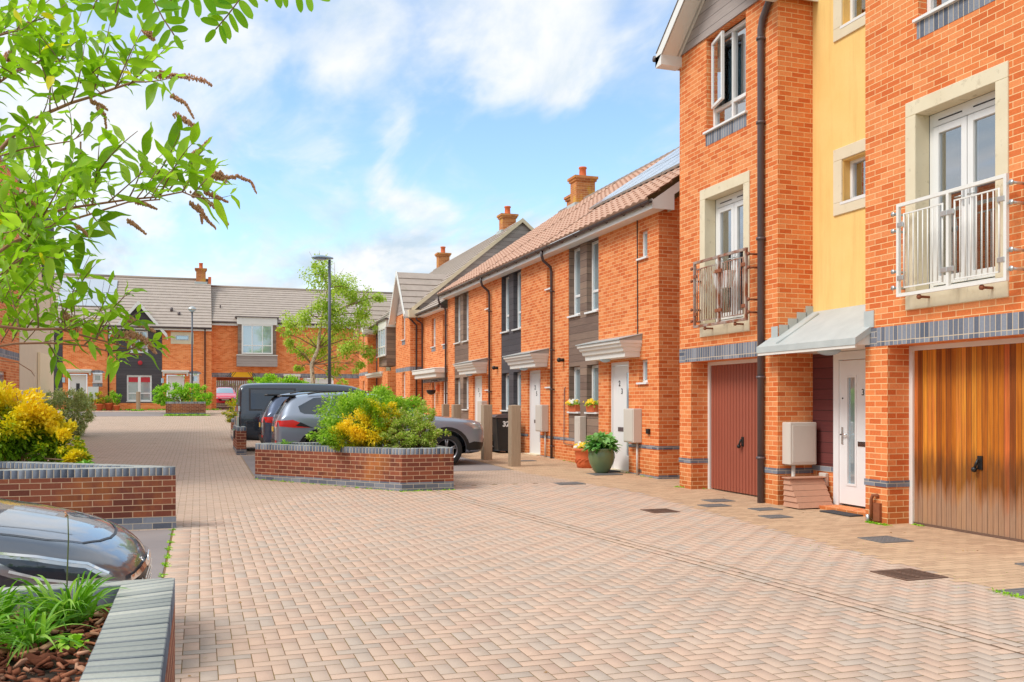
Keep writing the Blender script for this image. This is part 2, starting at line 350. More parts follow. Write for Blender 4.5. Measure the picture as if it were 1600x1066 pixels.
def lead_mat():
    t=NT('zinc_sheet'); o=t.obj(); c=t.mix(t.noise(o,4,5),sr(166,174,174),sr(198,204,202)); sp=t.new('ShaderNodeSeparateXYZ'); t.l.new(o,sp.inputs[0])
    f=t.ramp(t.noise(o,13,6,.7),[(.50,(0,0,0)),(.62,(1,1,1))]); lim=t.ramp(sp.outputs[2],[(.06,(1,1,1)),(.30,(0,0,0))]); c=t.mix(t.math('MULTIPLY',f,lim),c,sr(176,150,84)); t.bump(t.noise(o,30,3),.15,.004); return t.done(c,.55,0,.5)
M['lead']=lead_mat()
M['leadseam']=plain('zinc_seam',sr(132,146,146),.5,.1,8)
M['canopy_top']=plain('grey_canopy_sheet',sr(176,182,182),.5,.08,4)
M['soffit']=plain('white_soffit',(.74,.71,.66),.6,.04,3)
M['fascia']=plain('white_fascia',(.80,.79,.76),.4,.03,3)
M['slab']=plain('dark_doormat',(.05,.05,.055),.95,.3,60,bump=.5,bscale=200)
M['greybox']=plain('pale_meter_box',sr(206,198,188),.5,.05,5)
M['mirrorglass']=NT('window_glass').done(sr(186,204,212),.04,.6,.8)
def clear_glass():
    t=NT('clear_pane'); g=t.new('ShaderNodeBsdfGlossy'); g.inputs['Roughness'].default_value=.02; g.inputs['Color'].default_value=(.95,.97,1,1)
    tr=t.new('ShaderNodeBsdfTransparent'); tr.inputs['Color'].default_value=(.75,.85,.85,1); mx=t.new('ShaderNodeMixShader'); fr=t.new('ShaderNodeFresnel'); fr.inputs['IOR'].default_value=1.6
    t.l.new(t.math('ADD',t.math('MULTIPLY',fr.outputs[0],1.4),.34,True),mx.inputs[0]); t.l.new(tr.outputs[0],mx.inputs[1]); t.l.new(g.outputs[0],mx.inputs[2]); t.l.new(mx.outputs[0],t.n['Material Output'].inputs[0]); return t.m
M['glass']=clear_glass()
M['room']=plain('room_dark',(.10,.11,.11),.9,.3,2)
M['curtain']=plain('pale_curtain',(.62,.66,.64),.9,.1,6)
M['redblind']=plain('red_blind',sr(190,50,60),.8,.1,5)
M['terracotta']=plain('terracotta',sr(212,108,62),.8,.15,10,bump=.2)
M['greenglaze']=plain('green_glazed_pot',sr(108,128,92),.25,.15,3)
M['soil']=plain('soil',(.06,.04,.028),.95,.4,20,bump=.6,bscale=60)
def tar_mat():
    t=NT('tarmac'); o=t.obj(); c=t.mix(t.noise(o,.8,4),sr(128,120,120),sr(160,150,146)); s=t.noise(o,170,3,.7); c=t.mix(.5,c,t.mix(s,(.45,)*3,(1.5,)*3),'MULTIPLY'); t.bump(s,.5,.004); return t.done(c,.9,spec=.25)
M['tarmac']=tar_mat()
def pave(name,stops,dirt=.25,moss=0):
    t=NT(name); o=t.obj(); a=t.attr('rnd'); c=t.ramp(a,stops,'LINEAR'); s=t.noise(o,120,4,.7); c=t.mix(.5,c,t.mix(s,(.6,)*3,(1.38,)*3),'MULTIPLY')
    p=t.math('ADD',t.math('MULTIPLY',t.noise(o,.55,5,.6,.5),.6),t.math('MULTIPLY',t.noise(o,3.1,4,.6),.4)); c=t.mix(1,c,t.mix(p,(1-dirt,1-dirt*1.05,1-dirt*1.15),(1+dirt,1+dirt,1+dirt)),'MULTIPLY')
    q=t.ramp(t.noise(o,1.7,6,.7),[(.60,(0,0,0)),(.72,(1,1,1))]); c=t.mix(t.math('MULTIPLY',q,.34),c,sr(120,98,80)); t.bump(s,.4,.002); return t.done(c,.85,spec=.3)
M['paver']=pave('block_paver',[(0,sr(186,170,156)),(.15,sr(190,170,154)),(.5,sr(197,172,153)),(.85,sr(203,173,152)),(1,sr(192,164,146))],.20)
M['paver_far']=pave('block_paver_weathered',[(0,sr(188,166,148)),(.5,sr(200,174,154)),(1,sr(190,164,144))],.12)
M['paver_foot']=pave('footway_block',[(0,sr(192,160,130)),(.5,sr(206,174,142)),(1,sr(184,152,124))],.2)
M['paver_edge']=pave('edge_block',[(0,sr(170,140,118)),(.5,sr(206,166,136)),(1,sr(190,158,134))],.15)
def bed_mat():
    t=NT('paving_joint'); o=t.obj(); c=t.mix(t.ramp(t.noise(o,2.2,5,.6),[(.45,(0,0,0)),(.6,(1,1,1))]),sr(132,106,84),sr(132,112,68)); return t.done(c,.95,spec=.1)
M['joint']=bed_mat()
def tiles(name,c1,c2,moss):
    t=NT(name); o=t.obj(); c=t.mix(t.noise(o,3,6,.65),c1,c2); f=t.noise(o,60,3); c=t.mix(.35,c,t.mix(f,(.6,)*3,(1.35,)*3),'MULTIPLY'); q=t.ramp(t.noise(o,2.1,5,.7),[(.56,(0,0,0)),(.7,(1,1,1))]); c=t.mix(t.math('MULTIPLY',q,.35),c,moss); return t.done(c,.85,spec=.25)
M['pantile']=tiles('brown_pantile',sr(176,136,118),sr(212,174,150),sr(150,130,100))
M['greytile']=tiles('grey_tile',sr(156,144,136),sr(194,180,168),sr(150,144,120))
M['ridge']=plain('ridge_tile',sr(150,134,122),.85,.15,5)
def leafmat(name,stops,trans=.35,rough=.5,attr='rnd'):
    t=NT(name); c=t.ramp(t.attr(attr),stops); t.put(t.p.inputs['Base Color'],c); t.p.inputs['Roughness'].default_value=rough; t.p.inputs['Specular IOR Level'].default_value=.35
    tr=t.new('ShaderNodeBsdfTranslucent'); t.l.new(t.mix(1,c,(1.25,1.25,.7),'MULTIPLY'),tr.inputs['Color']); mx=t.new('ShaderNodeMixShader'); mx.inputs[0].default_value=trans
    t.l.new(t.p.outputs[0],mx.inputs[1]); t.l.new(tr.outputs[0],mx.inputs[2]); t.l.new(mx.outputs[0],t.n['Material Output'].inputs[0]); return t.m
M['leaf_green']=leafmat('shrub_leaf',[(0,sr(116,156,40)),(.5,sr(160,204,64)),(1,sr(204,230,110))],.4)
M['leaf_mix']=leafmat('mixed_shrub_leaf',[(0,sr(124,148,50)),(.4,sr(160,190,66)),(.8,sr(196,212,116)),(1,sr(206,186,140))])
M['leaf_yellow']=leafmat('golden_leaf',[(0,sr(84,128,20)),(.4,sr(140,178,30)),(.6,sr(220,206,28)),(1,sr(246,218,44))],.28)
M['leaf_grey']=leafmat('silver_variegated_leaf',[(0,sr(140,158,96)),(.5,sr(182,194,136)),(1,sr(226,228,184))])
M['leaf_bright']=leafmat('bright_leaf',[(0,sr(104,160,26)),(.5,sr(154,208,44)),(1,sr(196,232,96))],.4)
M['leaf_birch']=leafmat('birch_leaf',[(0,sr(140,172,50)),(.5,sr(178,206,80)),(1,sr(216,230,130))],.5)
M['leaf_budd']=leafmat('buddleia_leaf',[(0,sr(112,158,22)),(.45,sr(146,194,38)),(.85,sr(176,216,70)),(.93,sr(160,182,130)),(1,sr(232,224,40))],.55,.45)
M['leaf_rowan']=leafmat('rowan_leaflet',[(0,sr(120,180,24)),(1,sr(148,204,44))],.6)
M['leaf_dark']=leafmat('hedge_leaf',[(0,sr(50,80,20)),(1,sr(110,150,40))],.2)
M['grassblade']=leafmat('daylily_blade',[(0,sr(84,140,24)),(.5,sr(116,176,40)),(1,sr(168,206,96))],.35,.35)
M['flower_y']=plain('yellow_petal',sr(246,200,30),.6,.15,40)
M['flower_w']=plain('white_petal',(.8,.78,.7),.6,.08,40)
M['flower_p']=plain('pink_petal',sr(220,120,160),.6,.08,40)
M['bark']=plain('twig_bark',sr(140,108,82),.85,.25,30,bump=.3)
M['bark_red']=plain('reddish_twig_bark',sr(160,112,84),.75,.2,25)
M['seed']=plain('dry_seed_head',sr(196,144,110),.9,.45,90)
def birchbark():
    t=NT('birch_bark'); o=t.obj(); f=t.ramp(t.noise(t.mapping(o,(4,4,1.2)),5,5,.7),[(.5,(0,0,0)),(.6,(1,1,1))]); return t.done(t.mix(f,sr(206,190,166),sr(110,92,76)),.85)
M['birchbark']=birchbark()
M['postwood']=boards('grey_oak_post',[sr(134,112,92),sr(168,146,122),sr(190,170,148)],.5,.0,swap=True,grain=.6)
M['fencewood']=boards('grey_fence_boards',[sr(120,96,84),sr(160,136,120),sr(190,166,150)],.12,.02,swap=True)
def chips():
    t=NT('bark_chip'); c=t.ramp(t.attr('rnd'),[(0,sr(84,46,32)),(.4,sr(138,82,58)),(.75,sr(178,116,86)),(1,sr(212,166,136))]); n=t.noise(t.obj(),60,4); c=t.mix(.5,c,t.mix(n,(.6,)*3,(1.3,)*3),'MULTIPLY'); return t.done(c,.9,spec=.2)
M['chip']=chips()
M['flag']=plain('iron_cover',sr(112,112,112),.6,.2,30,bump=.3,bscale=90)
M['iron']=plain('rusty_iron_grate',sr(110,84,70),.7,.3,30)
M['solar']=NT('solar_panel').done(sr(196,204,214),.15,.35,.8)
def carpaint(name,c,rough=.25,metal=.6,coat=1.0):
    t=NT(name); return t.done(c,rough,metal,.5,Coat_Weight=coat,Coat_Roughness=.03)
M['car_grey']=carpaint('metallic_grey_paint',sr(146,156,172),.32,.45)
M['car_dark']=carpaint('dark_metallic_paint',sr(100,104,112),.30,.6)
M['car_black']=carpaint('black_paint',sr(58,68,80),.25,.5)
M['car_navy']=carpaint('navy_paint',sr(84,96,120),.25,.6)
M['car_red']=carpaint('red_paint',sr(236,40,72),.35,0)
M['carglass']=NT('dark_car_glass').done(sr(66,74,84),.03,.4,.9)
M['tail']=plain('red_lamp_lens',sr(226,30,24),.15,.05,9)
M['lens']=plain('headlamp_lens',sr(196,200,204),.08,.1,12,metal=.6)
M['plate_y']=plain('yellow_plate',sr(240,190,30),.4,.03,9)
M['plate_w']=plain('white_plate',(.8,.8,.78),.4,.03,9)
M['alloy']=plain('alloy_wheel',sr(150,150,154),.3,.1,9,metal=.8)
M['ink']=plain('dark_ink',(.03,.03,.035),.5,.0,5)
M['lamphead']=plain('lamp_head_grey',sr(150,176,196),.4,.06,5)
M['lampgrey']=plain('lamp_post_paint',sr(84,92,104),.45,.1,5)
M['lampglass']=plain('lamp_diffuser',sr(176,204,222),.2,.05,4)
M['sign']=plain('yellow_warning_panel',sr(250,190,10),.5,.04,5)
# ================================================================ GROUND
def sheet(name,mat,xs,ys,dz,kind='structure',skip=None):
    V=[];F=[]
    for y in ys:
        for x in xs: V.append((x,y,G(y)+dz))
    nx=len(xs)
    for j in range(len(ys)-1):
        for i in range(nx-1):
            if skip and skip((xs[i]+xs[i+1])/2,(ys[j]+ys[j+1])/2): continue
            F.append((j*nx+i,j*nx+i+1,(j+1)*nx+i+1,(j+1)*nx+i))
    mb=MB(); mb.add(V,F); o=mb.obj(name,mat,normals=False); return tag(o,kind=kind)
M['earth']=plain('earth_and_grass',sr(110,120,70),.95,.3,.6)
ysG=[-300,-50]+GY[1:-1]+[110,160,260,400,900]
sheet('ground',M['earth'],[-900,-300,-80,-30,0,30,80,300,900],sorted(set(ysG)),-.03)
sheet('paving_bed',M['joint'],[-14,-5,0,4,8,9.3,14],[-3,2,8,14,16,18,21,24,27,30,35,40,50,60,72,90],-.0015)

def chan(y): return 4.9-(y-4.5)*.09 if y<16 else 99
def footx(y):
    if y<14.3: return 6.2+(y-5.6)*.115
    if y<18: return 7.2-(y-14.3)*.2
    return 6.42
TAR=[(1.03,6.42,18.9,24.9),(-7.6,-.32,4.7,12.02),(-8.3,-1.7,50.0,57.6)]
def in_tar(x,y): return any(a<x<b and c<y<d for a,b,c,d in TAR) 
def band(x,y):   # diagonal paver band between the two laying patterns
    yb=12.2+max(0,x+.3)*1.62
    return y-yb
def build_pavers():
    rng=np.random.default_rng(3)
    near=[];far=[];foot=[]
    # ---- herringbone (0.1 m cells)
    for i in range(-2,95):
        for j in range(20,470):
            k=(i-j)%4
            if k==0: w_,h_=.2,.1
            elif k==3: w_,h_=.1,.2
            else: continue
            x,y=i*.1-.1,j*.1; cx,cy=x+w_/2,y+h_/2
            if cx<-.1 or cx>9.3 or in_tar(cx,cy): continue
            if abs(cx-chan(cy))<.03: continue
            if cx>footx(cy): continue
            b=band(cx,cy)
            if cy>12 and (b>-.02 and cx<4.3): continue
            if cy>16.2: continue
            near.append((cx,cy,w_,h_,0))
    for a,xl in ((0,.0),(1,.0)):
        pass
    # ---- channel: two courses following the line
    y=2.0
    while y<16:
        x=chan(y); near.append((x-.053,y+.1,.1,.2,1)); near.append((x+.053,y+.2,.1,.2,1)); y+=.2
    # ---- left edge course
    y=2.0
    while y<12.1: near.append((-.2,y+.05,.2,.1,2)); y+=.1
    # ---- far area, running bond, and footway
    y=2.0; r=0
    while y<76:
        x=-9.5+(r%2)*.1
        while x<9.3:
            cx,cy=x+.1,y+.05
            if not in_tar(cx,cy):
                if cx>footx(cy): foot.append((cx,cy,.2,.1,0))
                elif cx>footx(cy)-.2 and cy<16.2: foot.append((cx,cy,.2,.1,3))
                elif cy>16.2 or (cy>12.0 and (cx<-.1 or (band(cx,cy)>-.2 and cx<4.35))): far.append((cx,cy,.2,.1,3 if cy<16.3 else 0))
            x+=.2
        y+=.1; r+=1
    # band itself
    x=-.3
    while x<4.3:
        yb=12.2+(x+.3)*1.62
        if yb<16.2 and not in_tar(x,yb): near.append((x+.05,yb+.02,.098,.26,1))
        x+=.1
    def make(name,lst,mat,chamfer,gap):
        A=np.array(lst,dtype=np.float64); n=len(A); cx,cy,w_,h_=A[:,0],A[:,1],A[:,2]-gap,A[:,3]-gap*(1.9 if chamfer else 1.2)
        zg=np.interp(cy,GY,GZ)
        jz=rng.uniform(-.0004,.0004,n)+(A[:,4]==1)*.0022-(A[:,4]==3)*.0012
        sl=(np.interp(cy+.1,GY,GZ)-np.interp(cy-.1,GY,GZ))/.2
        def corner(sx,sy,ins,z):
            X=cx+sx*(w_/2-ins); Y=cy+sy*(h_/2-ins); return np.stack([X,Y,zg+sl*(Y-cy)+z+jz],1)
        if chamfer:
            parts=[corner(sx,sy,0.0015,0.0012) for sx,sy in ((-1,-1),(1,-1),(1,1),(-1,1))]+[corner(sx,sy,0,-.0006) for sx,sy in ((-1,-1),(1,-1),(1,1),(-1,1))]
            V=np.stack(parts,1).reshape(-1,3); b=(np.arange(n)*8)[:,None]
            T=np.array([[0,1,2,3],[4,5,1,0],[5,6,2,1],[6,7,3,2],[7,4,0,3]]); F=(b[:,None,:]+T[None]).reshape(-1,4); rep=5
        else:
            V=np.stack([corner(sx,sy,0,.0012) for sx,sy in ((-1,-1),(1,-1),(1,1),(-1,1))],1).reshape(-1,3); F=(np.arange(n)*4)[:,None]+np.arange(4)[None]; rep=1
        rnd=rng.uniform(0,1,n)
        o=npmesh(name,V,F,mat,attrs={'rnd':np.repeat(rnd,rep)}); return tag(o,kind='structure')
    make('paved_road',near,M['paver'],True,.0055)
    make('paved_courtyard',far,M['paver_far'],False,.008)
    make('pavement',foot,M['paver_foot'],False,.004)
build_pavers()
mb=MB()
for off in (-.108,.108,0.0):
    y=2.0
    while y<15.9:
        w_=.005 if off else .003; a,b=chan(y)+off,chan(y+.5)+off; mb.quad((a-w_,y,G(y)+.0052),(a+w_,y,G(y)+.0052),(b+w_,y+.5,G(y+.5)+.0052),(b-w_,y+.5,G(y+.5)+.0052)); y+=.5
tag(mb.obj('paving_channel_joint',M['joint'],normals=False),kind='structure')
for i,(a,b,c,d) in enumerate(TAR):
    ys=sorted({c,d,*[y for y in GY if c<y<d]}); sheet('parking_bay',M['tarmac'],[a,b],ys,.004)

# ================================================================ BUILDING HELPERS
def roof_tiles(mb,p0,along,up,L_,W_,tw=.3,gauge=.33,wave=.02,lift=.03,seg=6):
    """p0: eave corner, along/up unit vectors, L_ along eave, W_ slope length"""
    p0,along,up=Vector(p0),Vector(along),Vector(up); n=along.cross(up).normalized(); n=n if n.z>0 else -n
    rows=max(1,round(W_/gauge)); g=W_/rows
    if wave>0:
        cols=max(2,round(L_/tw)*seg); us=[L_*i/cols for i in range(cols+1)]; hs=[wave*(.5+.5*math.cos(2*math.pi*u/tw)) for u in us]
    else: us=[0,L_]; hs=[0,0]
    for r in range(rows):
        a=p0+up*(g*r); b=p0+up*(g*(r+1)+.01); vs=[]
        for u,h in zip(us,hs): vs.append(a+along*u+n*(h+lift)); 
        for u,h in zip(us,hs): vs.append(b+along*u+n*h)
        for u,h in zip(us,hs): vs.append(a+along*u-n*.012)
        k=len(us)
        mb.add(vs,[(i,i+1,k+i+1,k+i) for i in range(k-1)]+[(2*k+i,2*k+i+1,i+1,i) for i in range(k-1)])
    return mb
def win(parent,ax,pos,a0,a1,z0,z1,cols=(1,),trans=None,fw=.06,d=.05,back=0,glass=None,sill=True,name='window',curtain=None,sillw=.04,bar=.05):
    """a framed window in a facade; cols: relative widths; trans: height of a transom above z0"""
    mb=MB()
    mb.ab(ax,pos,a0,a1,z0,z0+fw,-d,0).ab(ax,pos,a0,a1,z1-fw,z1,-d,0).ab(ax,pos,a0,a0+fw,z0+fw,z1-fw,-d,0).ab(ax,pos,a1-fw,a1,z0+fw,z1-fw,-d,0)
    tot=sum(cols); x=a0
    cuts=[]
    for c in cols[:-1]:
        x+=(a1-a0)*c/tot; cuts.append(x); mb.ab(ax,pos,x-bar/2,x+bar/2,z0+fw,z1-fw,-d+.004,-.004)
    if trans:
        xs=[a0+fw]+[q for c in cuts for q in (c-bar/2,c+bar/2)]+[a1-fw]
        for i in range(0,len(xs),2): mb.ab(ax,pos,xs[i],xs[i+1],z0+trans-.03,z0+trans+.03,-d+.006,-.006)
    f=mb.obj(name,M['upvc'],parent,bevel=.004 if fw>.03 else 0)
    g=MB(); g.ab(ax,pos,a0+fw*.6,a1-fw*.6,z0+fw*.6,z1-fw*.6,-d+.012,-d+.02); g.obj('pane',glass or M['mirrorglass'],f)
    if sill:
        s=MB(); s.ab(ax,pos,a0-.03,a1+.03,z0-sillw,z0-.002,-.02,.09+back); s.obj('sill',M['upvc'],f)
    if curtain:
        c=MB(); 
        for (q0,q1) in curtain:
            n=14; vs=[]
            for i in range(n+1):
                a=q0+(q1-q0)*i/n; dd=.10+.018*math.sin(i*2.1)
                for z in (z0+.03,z1-.03): vs.append((pos+d+dd,a,z) if ax=='X' else (a,pos+d+dd,z))
            c.add(vs,[(2*i,2*i+1,2*i+3,2*i+2) for i in range(n)],True)
        c.obj('curtain',M['curtain'],f)
    return f
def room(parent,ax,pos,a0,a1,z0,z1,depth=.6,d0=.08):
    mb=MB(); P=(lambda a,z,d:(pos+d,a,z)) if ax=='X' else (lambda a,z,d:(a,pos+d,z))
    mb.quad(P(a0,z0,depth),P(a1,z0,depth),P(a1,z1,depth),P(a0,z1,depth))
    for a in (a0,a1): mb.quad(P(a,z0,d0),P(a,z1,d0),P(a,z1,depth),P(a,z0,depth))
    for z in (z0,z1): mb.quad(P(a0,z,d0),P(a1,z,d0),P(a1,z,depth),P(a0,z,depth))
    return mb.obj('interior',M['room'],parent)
def downpipe(parent,pts,r=.036,mat='pipe_brown',name='downpipe',clips=()):
    mb=MB(); mb.tube(pts,r,10)
    for c in clips: mb.tube([Vector(c)-Vector((0,0,.02)),Vector(c)+Vector((0,0,.02))],r*1.35,10); mb.box(c[0],c[0]+.07,c[1]-.05,c[1]-.035,c[2]-.012,c[2]+.012) 
    return mb.obj(name,M[mat],parent)
def chimney(parent,cx,cy,z0,h,w_=.62,d_=.46,mat=None,pot=1):
    mb=MB(); mb.box(cx-w_/2,cx+w_/2,cy-d_/2,cy+d_/2,z0,z0+h); mb.box(cx-w_/2-.05,cx+w_/2+.05,cy-d_/2-.05,cy+d_/2+.05,z0+h,z0+h+.08); mb.box(cx-w_/2-.09,cx+w_/2+.09,cy-d_/2-.09,cy+d_/2+.09,z0+h+.08,z0+h+.17)
    c=mb.obj('chimney',mat or M['chimbrick'],parent)
    fl=MB(); fl.box(cx-w_/2-.1,cx+w_/2+.1,cy-d_/2-.1,cy+d_/2+.1,z0-.1,z0+.2); fl.obj('flashing',M['lead'],c)
    for i in range(pot):
        p=MB(); p.lathe([(.13,0),(.15,.02),(.13,.05),(.12,.3),(.15,.33),(.14,.38),(.09,.38)],(cx+(i-(pot-1)/2)*.3,cy,z0+h+.17),14); p.obj('chimney_pot',M['terracotta'],c)
    return c
M['chimbrick']=brick('chimney_brick',[sr(186,112,64),sr(208,132,78),sr(170,96,58)],sr(214,176,130),blotch=(sr(214,166,44),2.6,.50,.75))

# ================================================================ TOWNHOUSE (three storeys, right)
TX=8.30; RX=8.93
def balustrade(parent,y0,y1,z0,z1,mat,mat2,wallx=TX):
    x=wallx-.18; t=.02
    b=MB(); b.box(x-t,x+t,y0,y1,z1-.04,z1); b.box(x-t,x+t,y0,y1,z0,z0+.04)
    ym=(y0+y1)/2
    for y in (y0+.02,ym,y1-.02): b.box(x-t,x+t,y-.02,y+.02,z0+.04,z1-.04)
    rail=b.obj('balcony_rail',mat,parent)
    for s0,s1 in ((y0+.04,ym-.02),(ym+.02,y1-.04)):
        i=MB(); a0,a1=s0+.07,s1-.07; zt,zb=z1-.13,z0+.10
        i.box(x-.008,x+.008,a0,a1,zt-.016,zt); i.box(x-.008,x+.008,a0,a1,zb,zb+.016)
        n=8
        for k in range(n+1):
            y=a0+(a1-a0)*k/n; i.tube([(x,y,zb),(x,y,zt)],.0075 if 0<k<n else .011,6)
        i.obj('baluster_panel',mat,rail)
        for y in (s0+.03,s1-.03):
            for z in (zb+.13,zt-.13): c=MB(); c.box(x-.03,x-.012,y-.05,y+.05,z-.03,z+.03); c.obj('clamp',mat2,rail,bevel=.006)
    for y in (y0-.06,y1+.06):
        for dz in (.12,.32,.82,1.03):
            k=MB(); s=1 if y>ym else -1
            k.box(x-.004,x+.004,min(y,y-s*.09),max(y,y-s*.09),z0+dz-.015,z0+dz+.015); k.tube([(x-.02,y,z0+dz),(wallx,y,z0+dz)],.017,8); k.tube([(x-.024,y,z0+dz),(x-.008,y,z0+dz)],.03,10)
            k.obj('bracket',mat2,rail)
    for y in (y0+.35,y1-.35):
        k=MB(); k.tube([(x,y,z0-.03),(wallx,y,z0-.03)],.016,8); k.tube([(x-.006,y,z0-.03),(x+.02,y,z0-.03)],.03,8); k.obj('bracket',M['rustdark'],rail)
    return rail
def stone_surround(parent,ax,pos,a0,a1,z0,z1,jw,head,sill,depth,proud=.02):
    mb=MB(); mb.ab(ax,pos,a0,a0+jw,z0+sill,z1-head,-depth,proud).ab(ax,pos,a1-jw,a1,z0+sill,z1-head,-depth,proud).ab(ax,pos,a0,a1,z1-head,z1,-depth,proud).ab(ax,pos,a0,a1,z0,z0+sill,-depth,proud)
    return mb.obj('window_surround',M['stone'],parent,bevel=.006)
town=thing('townhouse','three storey orange brick and yellow rendered townhouse with two garage doors','house',(TX,10.9,0))
def bay(y0,y1,side):
    """one brick bay of the townhouse"""
    g0,g1=y0+.43,y1-.41
    w0,w1=y0+.74,y1-.74
    u0,u1=y0+.86,y1-.94
    holes=[(g0,g1,-.05,2.28,.37),(w0,w1,2.70,5.26,.02),(u0,u1,6.24,7.84,.13)]
    mb=MB(); mb.wall('X',TX,y0,y1,-.05,7.86,holes)
    mb.quad((TX,y0,-.05),(RX+.1,y0,-.05),(RX+.1,y0,7.86),(TX,y0,7.86)); mb.quad((TX,y1,-.05),(17,y1,-.05),(17,y1,7.86),(TX,y1,7.86))
    wl=mb.obj('wall',M['brick'],town)
    # blue brick courses
    s=MB(); s.ab('X',TX,y0+.22,y1-.22,2.285,2.525,-.05,.004); s.obj('brick_lintel',M['blue_soldier'],wl)
    s=MB(); s.ab('X',TX,y0-.004,y0+.218,2.285,2.525,-.05,.004).ab('X',TX,y1-.218,y1+.004,2.285,2.525,-.05,.004)
    for a,b in ((y0-.012,g0),(g1,y1+.012)): s.ab('X',TX,a,b+.0,.475,.558,-.3,.012)
    s.box(TX+.30,RX,y0-.012,y0+.05,.475,.558)
    s.box(TX+.01,TX+.372,g1-.05,g1+.0,.475,.558) if False else None
    s.obj('brick_course',M['blue_row'],wl)
    s=MB(); s.box(TX+.0,TX+.37,g1-.012,g1+.02,.476,.557); s.box(TX,TX+.37,g0-.02,g0+.012,.476,.557); s.obj('brick_course',M['blue_row'],wl)
    s=MB(); s.ab('X',TX,u0-.02,u1+.02,5.99,6.195,-.05,.004); s.obj('brick_apron',M['blue_soldier'],wl)
    # garage door with frame
    gx=TX+.36
    f=MB(); f.box(gx-.02,gx+.05,g0,g0+.06,0,2.28).box(gx-.02,gx+.05,g1-.06,g1,0,2.28).box(gx-.02,gx+.05,g0+.06,g1-.06,2.22,2.28); fr=f.obj('garage_frame',M['paint'],town)
    f=MB(); n=27 if side=='L' else 26
    a0,a1=g0+.06,g1-.06; z0,z1=.03,2.22
    if side=='L':
        n=22; w_=(a1-a0)/n
        for i in range(n):
            b=a0+i*w_; pr=[(gx+.034,b),(gx+.034,b+w_*.22),(gx+.008,b+w_*.36),(gx+.008,b+w_*.86),(gx+.034,b+w_)]
            for (x1,yy1),(x2,yy2) in zip(pr[:-1],pr[1:]): f.quad((x1,yy1,z0),(x2,yy2,z0),(x2,yy2,z1),(x1,yy1,z1))
        f.box(gx+.036,gx+.05,a0,a1,z0,z1)
        door=f.obj('garage_door',M['garagered'],town)
    else:
        f.box(gx+.012,gx+.05,a0,a1,z0,z1); door=f.obj('garage_door',M['cedar'],town)
        k=MB(); k.box(gx-.005,gx+.05,a0,a1,-.0,.03); k.obj('bottom_rail',M['iron'],door)
    yc=(g0+g1)/2+(.0 if side=='L' else -.03); hz=.88 if side=='L' else .83
    h=MB(); h.box(gx-.004,gx+.012,yc-.035,yc+.035,hz-.06,hz+.10); h.tube([(gx-.03,yc+.0,hz+.06),(gx-.05,yc+.03,hz-.04)],.016,8); h.sphere((gx-.045,yc+.04,hz-.06),.035,seg=10,rings=6); h.obj('garage_handle',M['black'],door,bevel=0)
    # first floor french doors
    stone_surround(town,'X',TX,w0,w1,2.70,5.26,.17,.18,.22,.20)
    i0,i1=w0+.17,w1-.17; fx=TX+.20
    d=MB(); zb,zt=2.92,5.08
    d.ab('X',fx,i0,i0+.06,zb,zt,-.06,0).ab('X',fx,i1-.06,i1,zb,zt,-.06,0).ab('X',fx,i0+.06,i1-.06,zt-.16,zt,-.06,0).ab('X',fx,i0+.06,i1-.06,zb,zb+.05,-.06,0)
    fd=d.obj('french_door',M['upvc'],town,bevel=.004)
    ym=(i0+i1)/2
    for a,b in ((i0+.07,ym-.005),(ym+.005,i1-.07)):
        l=MB(); t=.085; l.ab('X',fx,a,a+t,zb+.06,zt-.17,-.05,.012).ab('X',fx,b-t,b,zb+.06,zt-.17,-.05,.012).ab('X',fx,a+t,b-t,zb+.06,zb+.06+.11,-.05,.012).ab('X',fx,a+t,b-t,zt-.17-t,zt-.17,-.05,.012)
        lf=l.obj('door_leaf',M['upvc'],fd,bevel=.004)
        p=MB(); p.ab('X',fx,a+t-.01,b-t+.01,zb+.15,zt-.17-t+.01,-.03,-.02); p.obj('pane',M['glass'],fd)
        v=MB(); v.ab('X',fx,a+.08,b-.08,zt-.10,zt-.085,0,.006); v.obj('vent',M['ink'],fd)
        hh=MB(); yy=(b-.04) if a<ym-.2 else (a+.04); hh.ab('X',fx,yy-.014,yy+.014,zb+.95,zb+1.15,.012,.02); hh.tube([(fx-.05,yy,zb+1.06),(fx-.05,yy+(-.1 if a<ym-.2 else .1),zb+1.06)],.01,6); hh.obj('handle',M['metal'],fd)
    cu=MB()
    for q0,q1 in ((i0+.02,i0+.34),(i1-.34,i1-.02)):
        n=16; vs=[]
        for i in range(n+1):
            a=q0+(q1-q0)*i/n
            for z in (zb+.02,zt-.1): vs.append((fx+.16+.02*math.sin(i*2.3),a,z))
        cu.add(vs,[(2*i,2*i+1,2*i+3,2*i+2) for i in range(n)],True)
    cu.obj('curtain',M['curtain'],fd)
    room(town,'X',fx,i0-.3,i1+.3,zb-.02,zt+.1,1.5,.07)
    # upper casement
    ux=TX+.13
    win(town,'X',ux,u0,u1,6.24,7.82,(1,1),.36,d=.07,glass=M['glass'],sill=False,curtain=[(u0+.03,u0+.42),(u1-.46,u1-.03)])
    sl=MB(); sl.ab('X',TX,u0-.05,u1+.05,6.195,6.235,-.13,.05); sl.obj('sill',M['upvc'],town,bevel=.005)
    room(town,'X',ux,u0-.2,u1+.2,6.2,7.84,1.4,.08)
    return (u0,u1,ux)
LB=bay(11.91,14.92,'L'); RB=bay(6.96,9.97,'R')
